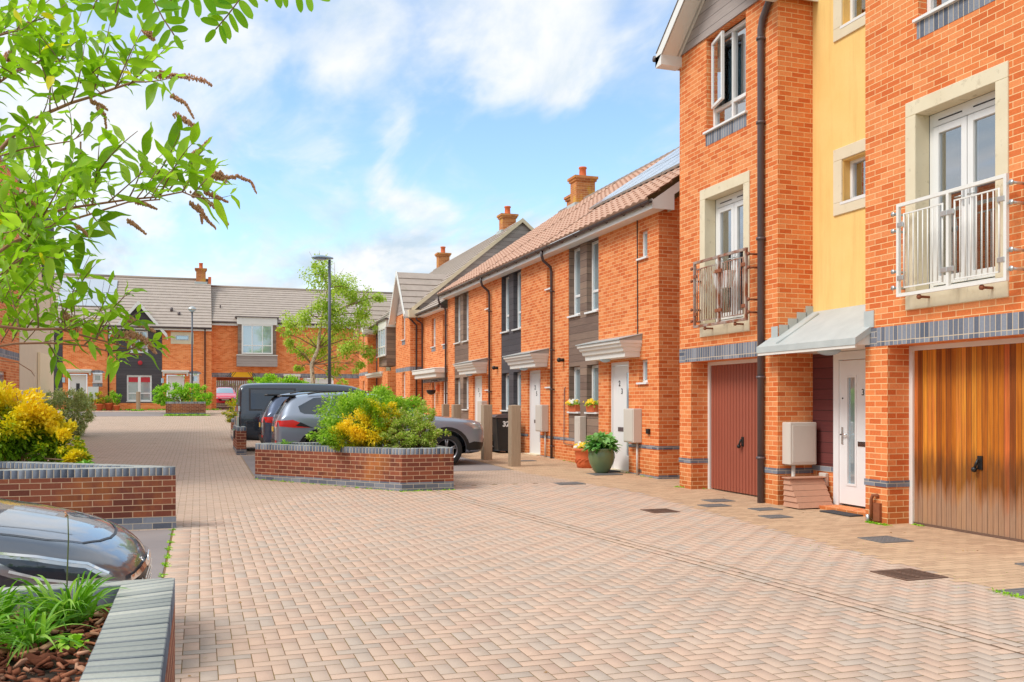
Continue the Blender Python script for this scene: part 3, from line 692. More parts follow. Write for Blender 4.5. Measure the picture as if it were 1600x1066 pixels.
# open sash of the far bay's upper window
u0,u1,ux=LB
sa=MB(); wS=.56; hS=1.14; t=.055
def sash_box(a,b,c,d): sa.box(-.03,.03,a,b,c,d)
sa.box(-.025,.025,-wS,0,0,t); sa.box(-.025,.025,-wS,0,hS-t,hS); sa.box(-.025,.025,-wS,-wS+t,t,hS-t); sa.box(-.025,.025,-t,0,t,hS-t)
s_o=sa.obj('window_sash',M['upvc'],None,bevel=.004); pg=MB(); pg.box(-.006,.006,-wS+t*.8,-t*.8,t*.8,hS-t*.8); pg_o=pg.obj('pane',M['glass'],s_o)
s_o.parent=town; s_o.location=Vector((ux-.03,u1-.03,6.63))-worldloc(town); s_o.rotation_euler=(0,0,R(-13))
# gable cladding, verge and roof of both bays
def gable(y0,y1):
    yc=(y0+y1)/2; hw=(y1-y0)/2; top=7.86+hw*.78
    c=MB(); c.prism([(y0,7.86),(y1,7.86),(yc,top)],TX-.03,TX+.05,'x'); cl=c.obj('gable_cladding',M['greyclad'],town)
    r=MB(); sl=(top-7.86)/hw; e=.14; 
    for s,ye in ((1,y0-e),(-1,y1+e)):
        ze=7.86-e*sl+.12; zt=top+.12
        r.quad((TX-.42,ye,ze),(17,ye,ze),(17,yc,zt),(TX-.42,yc,zt)); r.quad((TX-.42,ye,ze+.06),(17,ye,ze+.06),(17,yc,zt+.06),(TX-.42,yc,zt+.06))
    rf=r.obj('roof',M['greytile'],town)
    b=MB()
    for s,ye in ((1,y0-e),(-1,y1+e)):
        ze=7.86-e*sl+.12; zt=top+.12; h=.2
        for x in (TX-.42,TX-.1):
            b.add([(x,ye,ze-h),(x,yc,zt-h),(x,yc,zt),(x,ye,ze),(x+.03,ye,ze-h),(x+.03,yc,zt-h),(x+.03,yc,zt),(x+.03,ye,ze)],[(0,1,2,3),(4,5,6,7),(0,1,5,4),(2,3,7,6),(0,3,7,4)])
        b.quad((TX-.42,ye,ze-h),(TX-.03,ye,ze-h),(TX-.03,yc,zt-h),(TX-.42,yc,zt-h))
        b.box(TX-.42,TX+.0,min(ye,ye+s*.22),max(ye,ye+s*.22),ze-h-.01,ze-.02)
        b.box(TX-.42,17,min(ye-s*.0,ye+s*.02),max(ye,ye+s*.02),ze-h,ze)
    b.obj('bargeboard',M['fascia'],rf)
    g=MB(); g.tube([(TX-.43,y1+e+.05,7.86-e*sl+.10),(17,y1+e+.05,7.86-e*sl+.10)],.055,10); g.obj('gutter',M['pipe'],rf)
gable(11.91,14.92); gable(6.96,9.97)
# yellow recess, its windows, door, canopy
mb=MB(); hs=[(10.48+.2,11.40-.2,4.5,5.10,.12),(10.48+.2,11.40-.2,7.10,7.9,.12)]
mb.wall('X',RX,9.97,11.91,2.42,8.6,hs); mb.obj('rendered_wall',M['render'],town)
for z0,z1 in ((4.32,5.30),(6.90,8.1)):
    stone_surround(town,'X',RX,10.48,11.40,z0,z1,.19,.18,.18,.12,.025)
    win(town,'X',RX+.12,10.67,11.21,z0+.18,z1-.18,(1,),None,fw=.06,d=.06,back=.06,curtain=[(11.0,11.2)],glass=M['glass'])
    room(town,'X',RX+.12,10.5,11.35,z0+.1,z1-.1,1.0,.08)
mb=MB(); mb.box(RX,RX+.05,9.97,11.91,2.30,2.42); mb.obj('soffit_board',M['soffit'],town)
mb=MB(); mb.wall('X',RX,11.40,11.91,-.05,.52); mb.obj('plinth_wall',M['brick'],town)
mb=MB(); mb.ab('X',RX,11.40,11.91,.52,.60,-.02,.012); mb.obj('brick_course',M['blue_row'],town)
mb=MB(); mb.box(RX,RX+.04,11.40,11.91,.60,2.30); mb.obj('timber_panel',M['redclad'],town)
mb=MB(); mb.box(RX-.02,RX+.05,11.28,11.40,.02,2.30).box(RX-.02,RX+.05,10.24,10.32,.02,2.30).box(RX-.02,RX+.05,10.32,11.28,2.18,2.30).box(RX-.02,RX+.05,9.97,10.24,0,2.30); df=mb.obj('door_frame',M['cream_door'],town)
D0,D1=10.32,11.28
mb=MB(); g0,g1=D1-.34,D1-.18; x0,x1=RX+.0,RX+.045
for a,b,c,d in ((D0,g0,.08,2.17),(g1,D1,.08,2.17),(g0,g1,.08,.38),(g0,g1,1.92,2.17)): mb.box(x0,x1,a,b,c,d)
mb.box(x0-.01,x0,g0-.03,g1+.03,.35,.38).box(x0-.01,x0,g0-.03,g1+.03,1.92,1.95).box(x0-.01,x0,g0-.03,g0,.38,1.92).box(x0-.01,x0,g1,g1+.03,.38,1.92)
fd=mb.obj('front_door',M['cream_door'],town)
mb=MB(); mb.box(x0+.02,x0+.03,g0,g1,.38,1.92); mb.obj('pane',M['mirrorglass'],fd)
mb=MB(); mb.box(x0-.012,x0,D1-.09,D1-.05,.95,1.2); mb.tube([(x0-.045,D1-.07,1.09),(x0-.045,D1-.2,1.09)],.011,8); mb.tube([(x0,D1-.07,1.09),(x0-.045,D1-.07,1.09)],.01,8); mb.obj('door_handle',M['chrome'],fd)
mb=MB(); mb.box(x0-.008,x0,D1-.56,D1-.4,.93,1.0); mb.obj('letterbox',M['chrome'],fd)
mb=MB(); mb.sphere((x0-.002,D1-.07,1.62),.012); mb.obj('bell_push',M['ink'],fd)
text('31','door_number',.13,M['ink'],fd,(x0-.004,D1-.54,1.70),ROT_X)
mb=MB(); mb.box(RX-.35,RX,10.24,11.34,-.01,.05); mb.obj('door_step',M['brick'],town)
# canopy
cz0,cz1=2.40,2.95; cx0=8.05
mb=MB(); ya,yb=9.86,12.10
sl=(cz1-cz0)/(RX-cx0); zT=cz0+sl*(TX-cx0)
mb.add([(cx0,ya,cz0),(cx0,yb,cz0),(TX,yb,zT),(TX,ya,zT),(TX,9.97,zT),(TX,11.91,zT),(RX,9.97,cz1),(RX,11.91,cz1),(cx0,ya,cz0-.09),(cx0,yb,cz0-.09),(TX,ya,zT-.09),(TX,yb,zT-.09)],
  [(0,3,2,1),(4,6,7,5),(0,1,9,8),(0,8,10,3),(1,2,11,9)])
can=mb.obj('door_canopy',M['lead'],town)
mb=MB()
for y in (10.12,10.88,11.64): 
    mb=MB(); a=Vector((cx0+.05,y,cz0+sl*.05)); b=Vector((RX-.10,y,cz1-sl*.10)); mb.tube([a+Vector((0,0,.005)),b+Vector((0,0,.005))],.024,8)
mb.obj('rolled_seam',M['lead'],can)
mb=MB()
for i in range(4):
    x=TX+.02+i*.16; z=cz0+sl*(x-cx0); mb.box(x,x+.17,11.895,11.908,z-.02,z+.075*(2)+.02)
mb.box(TX-.012,TX-.002,11.90,12.06,zT-.02,zT+.16).box(TX-.012,TX-.002,9.80,9.985,zT-.02,zT+.2); mb.obj('flashing',M['lead'],can)
mb=MB(); mb.add([(cx0+.03,ya+.03,2.31),(RX,9.97,2.31),(RX,11.91,2.31),(cx0+.03,yb-.03,2.31),(TX,ya+.03,2.31),(TX,yb-.03,2.31),(TX,9.97,2.31),(TX,11.91,2.31)],[(0,4,5,3),(6,1,2,7)])
mb.add([(cx0+.03,ya+.02,2.31),(TX,ya+.02,2.31),(TX,ya+.02,zT-.09),(cx0+.03,ya+.02,2.36)],[(0,1,2,3)]); mb.add([(cx0+.03,yb-.02,2.31),(TX,yb-.02,2.31),(TX,yb-.02,zT-.09),(cx0+.03,yb-.02,2.36)],[(0,1,2,3)]); mb.box(cx0+.01,cx0+.03,ya+.02,yb-.02,2.27,2.33)
mb.obj('soffit',M['soffit'],can)
mb=MB(); mb.sphere((8.52,11.0,2.31),.17,.17,.08,18,6,-90,0); mb.obj('porch_light',M['lampglass'],can)
balustrade(town,7.55,9.18,2.85,3.99,M['railwhite'],M['metal'])
balustrade(town,12.46,14.09,2.85,3.99,M['rust'],M['rustdark'])
downpipe(town,[(TX-.06,12.27,0),(TX-.06,12.27,7.35),(TX-.06,12.22,7.5),(TX-.06,12.0,7.75),(TX-.06,11.86,7.85)],.052,'pipe',clips=[(TX-.06,12.27,z) for z in (.7,1.95,4.1,5.9,7.2)])
# meter cabinet and fittings on the far bay's side face
mb=MB(); mb.box(8.37,8.85,11.70,11.905,.62,1.26); mc=mb.obj('meter_cabinet',M['greybox'],town,bevel=.012)
mb=MB(); mb.box(8.41,8.82,11.688,11.70,.66,1.22); mb.obj('cabinet_door',M['greybox'],mc,bevel=.004)
mb=MB(); mb.tube([(8.50,11.80,0.0),(8.50,11.80,.62)],.03,8); mb.obj('supply_pipe',M['greybox'],town)
mb=MB(); mb.box(RX-.07,RX-.002,11.52,11.68,.30,.50); mb.obj('junction_box',M['greybox'],town,bevel=.01)
mb=MB(); mb.tube([(RX-.045,11.60,0),(RX-.045,11.60,.2),(RX-.035,11.60,.30)],[.055,.05,.03],8); mb.obj('cable_duct',M['greybox'],town)
mb=MB(); mb.tube([(TX-.05,9.80,.04),(TX-.05,9.80,.30),(TX-.05,9.77,.36),(TX-.02,9.73,.36),(TX+.02,9.72,.33)],.022,8); mb.box(TX-.04,TX+.0,9.66,9.80,.03,.26); mb.obj('overflow_pipe',M['rustdark'],town)
mb=MB(); mb.tube([(TX-.05,9.86,.0),(TX-.05,9.86,.10)],.03,8); mb.obj('pipe_shoe',M['metal'],town)
# ================================================================ TERRACE (right, beyond the townhouse)
M['pilaster']=plain('pale_cream_render',sr(244,226,192),.8,.04,4)
M['tan']=plain('tan_fascia',sr(222,206,176),.6,.04,4)
HX=8.58; EZ=5.33; RIDX,RIDZ=13.0,8.80
def gutter(parent,y0,y1,x,z,r=.055,brk=True):
    g=MB(); n=8; vs=[]
    for y in (y0,y1):
        for i in range(n+1): a=math.pi+math.pi*i/n; vs.append((x+r*math.cos(a),y,z+r*math.sin(a)))
        for i in range(n,-1,-1): a=math.pi+math.pi*i/n; vs.append((x+(r-.008)*math.cos(a),y,z+(r-.008)*math.sin(a)))
    m=2*(n+1); g.add(vs,[(i,(i+1)%m,m+(i+1)%m,m+i) for i in range(m)]+[tuple(range(m)),tuple(range(2*m-1,m-1,-1))],False)
    if brk:
        y=y0+.35
        while y<y1: 
            g.tube([(x+r+.005,y,z-.02),(x+.02,y,z-r-.012),(x-r*.8,y,z-r*.7),(x-r-.008,y,z)],.010,6); y+=.85
    return g.obj('gutter',M['pipe_brown'],parent)
def terrace_house(y0,b,label,num,near_end=False,clad='brownclad',gas=False):
    h=thing('terraced_house',label,'house',(HX,(y0+b)/2,G((y0+b)/2)),'terraced houses with flat white door canopies'); h['group']='terraced houses with flat white door canopies'
    p0,p1=b-2.75,b-.95; d0,d1=b-4.30,b-3.30
    sw=[(b-5.16,b-4.78,4.52,5.08,.10),(b-5.16,b-4.78,1.97,2.44,.10)]
    gz=G(d0)
    mb=MB(); mb.wall('X',HX,y0,b,-.1,EZ,[(p0,p1,.70,EZ,.03),(d0,d1,gz-.1,2.44,.10)]+sw)
    if near_end:
        mb.quad((HX,y0,-.1),(17.4,y0,-.1),(17.4,y0,EZ),(HX,y0,EZ)); mb.add([(HX,y0,EZ),(17.4,y0,EZ),(RIDX,y0,RIDZ-.15)],[(0,1,2)])
    wl=mb.obj('wall',M['brick'],h)
    c=MB()
    segs=[(y0,d0),(d1,b)]
    for a,e in segs: c.ab('X',HX,a,e,.630,.700,-.02,.010)
    for a,e in segs: c.ab('X',HX,a,e,-.1,gz+.02,-.02,.008)
    if near_end: c.box(HX,17,y0-.010,y0+.02,.631,.699); c.box(HX,17,y0-.008,y0+.02,-.1,.12)
    c.obj('brick_course',M['blue_row'],wl)
    if near_end:
        v=MB(); v.ab('X',HX,y0+.75,y0+.97,.12,.19,-.02,.006); v.obj('air_brick',M['iron'],wl)
        v=MB(); v.ab('X',HX,y0+.36,y0+.47,.93,1.03,0,.05); v.obj('vent_cover',M['black'],wl)
    # timber panel with four slot windows
    wz=[(1.33,2.44),(3.66,EZ)]
    wa=[(p0+.04,p0+.70),(p1-.70,p1-.03)]
    cl=MB(); cl.wall('X',HX+.012,p0,p1,.70,EZ,[(a,e,z0,z1,.17) for a,e in wa for z0,z1 in wz]); cl.obj('timber_panel',M[clad],h)
    for a,e in wa:
        for z0,z1 in wz:
            win(h,'X',HX+.14,a+.02,e-.0,z0+.02,z1-.01,(1,),.48 if z1>3 else None,d=.05,back=.04,sill=False)
            s=MB(); s.ab('X',HX,a-.02,e+.03,z0-.028,z0+.012,-.13,.045); s.obj('window_sill',M['upvc'],h)
    for q in sw:
        win(h,'X',HX+.09,q[0]+.005,q[1]-.005,q[2],q[3],(1,),None,fw=.05,d=.05,back=.05,sill=False); s=MB(); s.ab('X',HX,q[0]-.04,q[1]+.04,q[2]-.035,q[2]+.002,-.09,.05); s.obj('window_sill',M['upvc'],h)
    # door
    f=MB(); f.ab('X',HX+.08,d0,d0+.06,gz,2.44,-.06,.02).ab('X',HX+.08,d1-.06,d1,gz,2.44,-.06,.02).ab('X',HX+.08,d0+.06,d1-.06,2.37,2.44,-.06,.02); f.obj('door_frame',M['cream_door'],h)
    g0,g1=d0+.16,d0+.27; l0,l1=d0+.065,d1-.065; x0=HX+.08
    f=MB()
    for a,e,c0,c1 in ((l0,g0,gz+.03,2.36),(g1,l1,gz+.03,2.36),(g0,g1,gz+.03,gz+.35),(g0,g1,2.2,2.36)): f.box(x0,x0+.045,a,e,c0,c1)
    dr=f.obj('front_door',M['cream_door'],h)
    f=MB(); f.box(x0+.012,x0+.02,g0,g1,gz+.35,2.2); f.obj('pane',M['mirrorglass'],dr)
    f=MB(); yl=(l0+l1)/2+.05; f.box(x0-.008,x0,yl-.13,yl+.13,gz+.86,gz+.95); f.obj('letterbox',M['pipe'],dr)
    f=MB(); f.box(x0-.015,x0,l0+.03,l0+.06,gz+.95,gz+1.2); f.obj('door_handle',M['chrome'],dr)
    text(num[0],'door_number',.17,M['ink'],dr,(x0-.004,yl+.06,1.97),ROT_X,bold=.003); text(num[1],'door_number',.17,M['ink'],dr,(x0-.004,yl-.06,1.80),ROT_X,bold=.003)
    f=MB(); f.box(HX-.12,HX+.08,d0,d1,gz-.1,gz+.03); f.obj('door_step',M['stone'],h)
    # canopy
    c0,c1=d0-.62,d1+.62; m=MB()
    prof=[(.34,2.50),(.345,2.60),(.39,2.615),(.41,2.69),(.45,2.71),(.47,2.77),(.50,2.78),(.505,2.835)]
    pp=[(-.0,2.50)]+prof+[(0,2.835)]
    k=len(pp)
    def ring(s): 
        return [(HX-d, (c0+ (.50-d)*.62) if s==0 else (c1-(.50-d)*.62), z) for d,z in pp]
    A=ring(0);B=ring(1); m.add(A+B,[(i,(i+1),k+i+1,k+i) for i in range(k-1)])
    # returns against the wall
    m.add(A+[(HX,p[1],p[2]) for p in A],[(i,i+1,k+i+1,k+i) for i in range(k-1)]); m.add(B+[(HX,p[1],p[2]) for p in B],[(i,i+1,k+i+1,k+i) for i in range(k-1)])
    cn=m.obj('door_canopy',M['paint'],h)
    m=MB(); m.add([(HX-.53,c0-.03,2.84),(HX-.53,c1+.03,2.84),(HX,c1+.03,2.96),(HX,c0-.03,2.96),(HX-.53,c0-.03,2.86),(HX-.53,c1+.03,2.86),(HX,c1+.03,2.98),(HX,c0-.03,2.98)],[(0,1,2,3),(4,5,6,7),(0,1,5,4),(0,3,7,4),(1,2,6,5)]); m.obj('canopy_roof',M['canopy_top'],cn)
    m=MB(); m.add([(HX-.50,c0+.0,2.834),(HX,c0,2.834),(HX,c0,2.955)],[(0,1,2)]); m.add([(HX-.50,c1,2.834),(HX,c1,2.834),(HX,c1,2.955)],[(0,1,2)]); m.obj('canopy_cheek',M['canopy_top'],cn)
    m=MB(); m.sphere((HX-.22,(d0+d1)/2+.2,2.50),.12,.12,.07,14,6,-90,0); m.obj('porch_light',M['lampglass'],cn)
    # meter box by the door
    q0,q1=d0-.62,d0-.16
    if near_end or gas is not None:
        m=MB(); m.ab('X',HX,q0,q1,gz+.66,gz+1.36,0,.20); mc=m.obj('meter_cabinet',M['greybox'],h,bevel=.012); m=MB(); m.ab('X',HX,q0+.03,q1-.03,gz+.69,gz+1.33,.20,.21); m.obj('cabinet_door',M['greybox'],mc)
        m=MB(); m.tube([(HX-.05,q0+.12,gz-.02),(HX-.05,q0+.12,gz+.66)],.025,8); m.obj('supply_pipe',M['greybox'],h)
    if gas:
        m=MB(); m.ab('X',HX,p0+.70,p0+1.02,.58,1.24,0,.17); mc=m.obj('gas_meter_box',M['greybox'],h,bevel=.012); m=MB(); m.ab('X',HX,p0+.73,p0+.99,.62,1.1,.17,.178); m.ab('X',HX,p0+.75,p0+.97,1.13,1.2,.17,.176); m.obj('cabinet_door',M['greybox'],mc)
        m=MB(); m.tube([(HX-.06,p0+.8,gz-.02),(HX-.06,p0+.8,.58)],.025,8); m.tube([(HX-.04,p0+.78,.52),(HX-.04,p0+2.0,.55),(HX-.03,p0+2.0,1.9),(HX+.01,p0+2.0,1.95)],.012,6); m.obj('supply_pipe',M['pipe'],h)
    # eaves, gutter, downpipe
    e=MB(); e.box(HX-.26,HX+.02,y0-(.24 if near_end else 0),b,EZ,EZ+.02); e.box(HX-.28,HX-.26,y0-(.24 if near_end else 0),b,EZ-.005,EZ+.19)
    if near_end:
        sl=(RIDZ-5.5)/(RIDX-8.2)
        e.prism([(HX-.28,EZ-.005),(HX+.20,EZ-.005),(HX+.20,EZ+.30),(RIDX,RIDZ-.28),(RIDX,RIDZ-.02),(HX-.28,5.48)],y0-.26,y0-.235,'y'); e.quad((HX+.2,y0-.25,EZ+.30),(RIDX,y0-.25,RIDZ-.28),(RIDX,y0,RIDZ-.28),(HX+.2,y0,EZ+.30)); e.quad((HX+.2,y0-.25,EZ),(HX+.2,y0,EZ),(HX+.2,y0,EZ+.3),(HX+.2,y0-.25,EZ+.3))
    e.obj('fascia',M['fascia'],h)
    r=MB(); ya=y0-(.28 if near_end else 0); up=Vector((RIDX-8.2,0,RIDZ-5.5)); 
    roof_tiles(r,(8.2,ya,5.5),(0,1,0),up.normalized(),b-ya,up.length,.30,.32,.035,.022,6)
    upb=Vector((8.2-RIDX,0,5.5-RIDZ)); r.quad((RIDX,ya,RIDZ),(RIDX,b,RIDZ),(17.8,b,5.5),(17.8,ya,5.5))
    rf=r.obj('roof',M['pantile'],h)
    r=MB(); y=ya
    while y<b-.01:
        y2=min(y+.34,b); r.tube([(RIDX,y,RIDZ-.02),(RIDX,y2,RIDZ-.035)],.11,8); y=y2
    r.obj('ridge_tiles',M['ridge'],rf)
    gutter(rf,ya,b,HX-.34,5.47)
    yp=b+.02
    downpipe(h,[(HX-.34,yp,5.42),(HX-.34,yp,5.30),(HX-.30,yp,5.18),(HX-.10,yp,5.02),(HX-.07,yp,4.9),(HX-.07,yp,G(yp)-.02)],.036,'pipe_brown',clips=[(HX-.07,yp,z) for z in (.45,1.9,2.9,4.4)])
    return h,rf
hA,rA=terrace_house(16.25,21.90,'end terraced house with number 23 on its white door and solar panels on its roof','23',True,'brownclad',True)
hB,rB=terrace_house(21.90,27.22,'middle terraced house with dark stained timber panel and number 25 on its white door','25',False,'darkclad',False)
hC,rC=terrace_house(27.22,32.57,'farthest of the three houses with white flat door canopies, brown timber panel, number 27','27',False,'brownclad',False)
for hh in (hB,hC): pass
# thin cable and lamp on house 23
mb=MB(); mb.tube([(HX-.012,17.18,EZ),(HX-.012,17.17,4.4),(HX-.012,17.16,2.95),(HX-.03,17.1,2.8),(HX-.02,17.05,2.65),(HX-.02,17.12,2.7)],.011,6); mb.obj('cable',M['ink'],hA)
for hh,yy in ((hA,21.25),(hB,26.6)):
    mb=MB(); mb.tube([(HX,yy,2.62),(HX-.10,yy,2.62)],.045,10); mb.sphere((HX-.13,yy,2.62),.06,seg=10,rings=6); mb.obj('wall_light',M['black'],hh)
# solar panels
upn=Vector((RIDX-8.2,0,RIDZ-5.5)).normalized(); nn=Vector((-upn.z,0,upn.x))
def roofpt(s,y,h=0): return Vector((8.2,0,5.5))+upn*s+nn*h+Vector((0,y,0))
fr=MB()
for r_ in range(3):
    for c_ in range(6):
        pass
cells=[]
for c_ in range(6):
    for r_ in range(2):
        ya=16.35+c_*1.01; s0=1.95+r_*1.68
        a,b,c,d=[roofpt(s,y,.11) for s,y in ((s0,ya),(s0,ya+.99),(s0+1.65,ya+.99),(s0+1.65,ya))]; 
        a2,b2,c2,d2=[p-nn*.05 for p in (a,b,c,d)]
        fr.add([a,b,c,d,a2,b2,c2,d2],[(0,1,2,3),(4,5,6,7),(0,1,5,4),(1,2,6,5),(2,3,7,6),(3,0,4,7)])
        cc=MB()
        for i in range(4):
            for j in range(6):
                e0,e1=s0+.03+j*.266,s0+.03+(j+1)*.266-.012; y0_,y1_=ya+.02+i*.238,ya+.02+(i+1)*.238-.012
                cc.quad(*[roofpt(s,y,.114) for s,y in ((e0,y0_),(e0,y1_),(e1,y1_),(e1,y0_))])
        cells.append(cc)
sp=fr.obj('solar_panel',M['metal'],rA)
al=MB()
for c in cells: al.add(c.v,c.f)
al.obj('solar_cells',M['solar'],sp)
mb=MB(); a=[roofpt(s,y,.03) for s,y in ((1.5,16.3),(1.5,22.5),(1.92,22.5),(1.92,16.3))]; mb.quad(*a); mb.obj('flashing',M['pipe'],sp)
chimney(rC,13.0,30.4,8.45,1.0,.72,.55); chimney(rC,13.6,32.4,8.3,.95,.6,.5)

# ---- lower linking house
def slab(mb,pts,t=.02):
    return mb
hL=thing('terraced_house','narrow linking house with a low grey roof and a hanging basket','house',(HX,34.5,.4),'grey roofed houses at the far end of the row')
y0,b=32.60,36.55
hs=[(34.42,35.02,3.74,4.84,.1),(32.70,33.3,3.74,4.84,.1),(34.45,34.95,1.30,2.36,.1),(32.65,33.45,.3,2.36,.1)]
mb=MB(); mb.wall('X',HX,y0,b,0,5.02,hs); wl=mb.obj('wall',M['brick'],hL)
mb=MB(); mb.ab('X',HX,y0,b,2.36,2.50,-.02,.004); mb.obj('brick_course',M['blue_row'],wl)
mb=MB(); mb.ab('X',HX,34.40,35.04,3.55,3.72,-.02,.004).ab('X',HX,32.68,33.3,3.55,3.72,-.02,.004); mb.obj('brick_apron',M['blue_soldier'],wl)
for q in hs[:3]: win(hL,'X',HX+.09,q[0],q[1],q[2],q[3],(1,),.35,fw=.06,back=.05)
mb=MB(); mb.ab('X',HX+.08,32.68,33.43,.33,2.34,-.04,0); dr=mb.obj('front_door',M['cream_door'],hL); mb=MB(); mb.ab('X',HX+.08,32.78,32.88,.8,2.1,0,.006); mb.obj('pane',M['mirrorglass'],dr)
mb=MB(); mb.prism([(HX,2.50),(HX-.45,2.62),(HX-.5,2.80),(HX,2.90)],32.6,36.3,'y') if False else mb.box(HX-.42,HX,32.7,36.2,2.50,2.66).box(HX-.5,HX,32.6,36.3,2.66,2.80).box(HX-.52,HX,32.6,36.32,2.80,2.85); mb.obj('door_canopy',M['paint'],hL,bevel=.02)
mb=MB(); mb.ab('X',HX,33.75,33.9,2.0,2.25,0,.1); mb.sphere((HX-.09,33.82,2.12),.07,seg=10,rings=6); mb.obj('wall_lantern',M['terracotta'],hL)
r=MB(); up=Vector((3.6,0,2.6)); roof_tiles(r,(8.22,y0,5.12),(0,1,0),up.normalized(),b-y0,up.length,.3,.34,0,.03); rf=r.obj('roof',M['greytile'],hL)
mb=MB(); mb.box(HX-.26,HX,y0,b,5.0,5.02); mb.box(HX-.28,HX-.26,y0,b,4.99,5.12); mb.obj('fascia',M['fascia'],hL); gutter(rf,y0,b,HX-.34,5.10)
downpipe(hL,[(HX-.34,36.3,5.05),(HX-.3,36.3,4.9),(HX-.08,36.3,4.75),(HX-.07,36.3,.4)])

# ---- taller gable-ended block
hG=thing('gabled_house','tall house with a big grey boarded gable end facing the camera','house',(HX,40,.6),'grey roofed houses at the far end of the row')
BY0,BY1=36.60,51.0; AX,AZ=12.85,9.30
mb=MB(); fx=8.07
holes=[(BY0+.95,BY0+1.55,4.20,5.20,.1),(BY0+.95,BY0+1.55,1.80,2.84,.1)]
mb.wall('X',fx,BY0,39.45,0,5.35,holes); mb.quad((fx,BY0,0),(HX+.1,BY0,0),(HX+.1,BY0,5.3),(fx,BY0,5.3)); mb.quad((fx,39.45,0),(HX+.1,39.45,0),(HX+.1,39.45,5.3),(fx,39.45,5.3))
mb.wall('X',HX,39.45,BY1,0,5.35,[(39.6,43.3,.3,5.35,.02)]); mb.quad((HX,BY0,0),(17,BY0,0),(17,BY0,5.4),(HX,BY0,5.4))
wl=mb.obj('wall',M['brick'],hG)
for q in holes: win(hG,'X',fx+.09,q[0],q[1],q[2],q[3],(1,),.3,back=.05)
mb=MB(); mb.ab('X',fx,BY0-.004,39.45,2.86,3.03,-.02,.005); mb.box(fx-.005,HX,BY0-.006,BY0+.02,2.86,3.03); mb.ab('X',fx,BY0+.93,BY0+1.57,3.98,4.16,-.02,.005); mb.obj('brick_course',M['blue_soldier'],wl)
# big gable end
sl=(AZ-5.66)/(AX-8.45)
mb=MB(); mb.prism([(8.45,5.2),(17.2,5.2),(17.2,5.7),(AX,AZ-.02),(8.45,5.66)],BY0-.03,BY0+.05,'y'); mb.obj('gable_cladding',M['greyclad'],hG)
r=MB(); up=Vector((AX-8.1,0,AZ-5.37)); roof_tiles(r,(8.1,BY0-.14,5.37),(0,1,0),up.normalized(),BY1-BY0+.14,up.length,.3,.34,0,.03); r.quad((AX,BY0-.14,AZ),(AX,BY1,AZ),(17.3,BY1,5.6),(17.3,BY0-.14,5.6)); rf=r.obj('roof',M['greytile'],hG)
mb=MB(); h_=.15; uu=up.normalized()
mb.add([(8.1,BY0-.17,5.37-h_),(AX,BY0-.17,AZ-h_),(AX,BY0-.17,AZ+.03),(8.1,BY0-.17,5.40),(8.1,BY0-.14,5.37-h_),(AX,BY0-.14,AZ-h_),(AX,BY0-.14,AZ+.03),(8.1,BY0-.14,5.40)],[(0,1,2,3),(4,5,6,7),(0,1,5,4),(3,2,6,7),(0,3,7,4)])
x2=17.3; z2=5.6
mb.add([(AX,BY0-.17,AZ-h_),(x2,BY0-.17,z2-h_),(x2,BY0-.17,z2+.03),(AX,BY0-.17,AZ+.03),(AX,BY0-.14,AZ-h_),(x2,BY0-.14,z2-h_),(x2,BY0-.14,z2+.03),(AX,BY0-.14,AZ+.03)],[(0,1,2,3),(4,5,6,7),(0,1,5,4),(3,2,6,7)])
mb.quad((8.1,BY0-.14,5.37-.1),(AX,BY0-.14,AZ-.1),(AX,BY0,AZ-.1),(8.1,BY0,5.37-.1))
mb.box(7.95,8.45,BY0-.36,BY0-.02,5.0,5.30); mb.obj('bargeboard',M['tan'],hG)
# small front gable
def front_gable(par,y0,y1,fx,ez,az,depth,name='front_gable'):
    yc=(y0+y1)/2
    c=MB(); c.prism([(y0,ez),(y1,ez),(yc,az)],fx-.02,fx+.03,'x'); cl=c.obj('gable_cladding',M['greyclad'],par)
    r=MB(); s_=(az-ez)/(yc-y0)
    for sgn,ye in ((1,y0-.18),(-1,y1+.18)):
        ze=ez-.18*s_; up=Vector((0,yc-ye,az+.08-ze)); 
        if sgn>0: roof_tiles(r,(fx-.25,ye,ze),(1,0,0),up.normalized(),depth,up.length,.3,.34,0,.03)
        else: r.quad((fx-.25,ye,ze),(fx-.25+depth,ye,ze),(fx-.25+depth,yc,az+.08),(fx-.25,yc,az+.08))
    rf=r.obj('roof',M['greytile'],par)
    b=MB()
    for ye in (y0-.2,y1+.2):
        ze=ez-.2*s_; b.add([(fx-.29,ye,ze-.16),(fx-.29,yc,az-.08),(fx-.29,yc,az+.14),(fx-.29,ye,ze+.05),(fx-.25,ye,ze-.16),(fx-.25,yc,az-.08),(fx-.25,yc,az+.14),(fx-.25,ye,ze+.05)],[(0,1,2,3),(4,5,6,7),(0,1,5,4),(3,2,6,7)])
        b.quad((fx-.27,ye,ze-.1),(fx-.27,yc,az-.05),(fx,yc,az-.05),(fx,ye,ze-.1))
    b.box(fx-.27,fx+.3,y0-.22,y0,ez-.28,ez-.05); b.obj('bargeboard',M['fascia'],rf)
    return rf
rg=front_gable(hG,BY0,39.45,8.07,5.30,6.95,4.2)
downpipe(hG,[(fx-.05,BY0+.0-.06,5.0),(fx+.1,BY0-.06,4.85),(fx+.25,BY0-.06,4.7),(fx+.25,BY0-.06,.5)])
chimney(rf,12.9,38.6,8.95,.75,.62,.5); chimney(rf,12.9,50.0,8.8,.95,.62,.5)
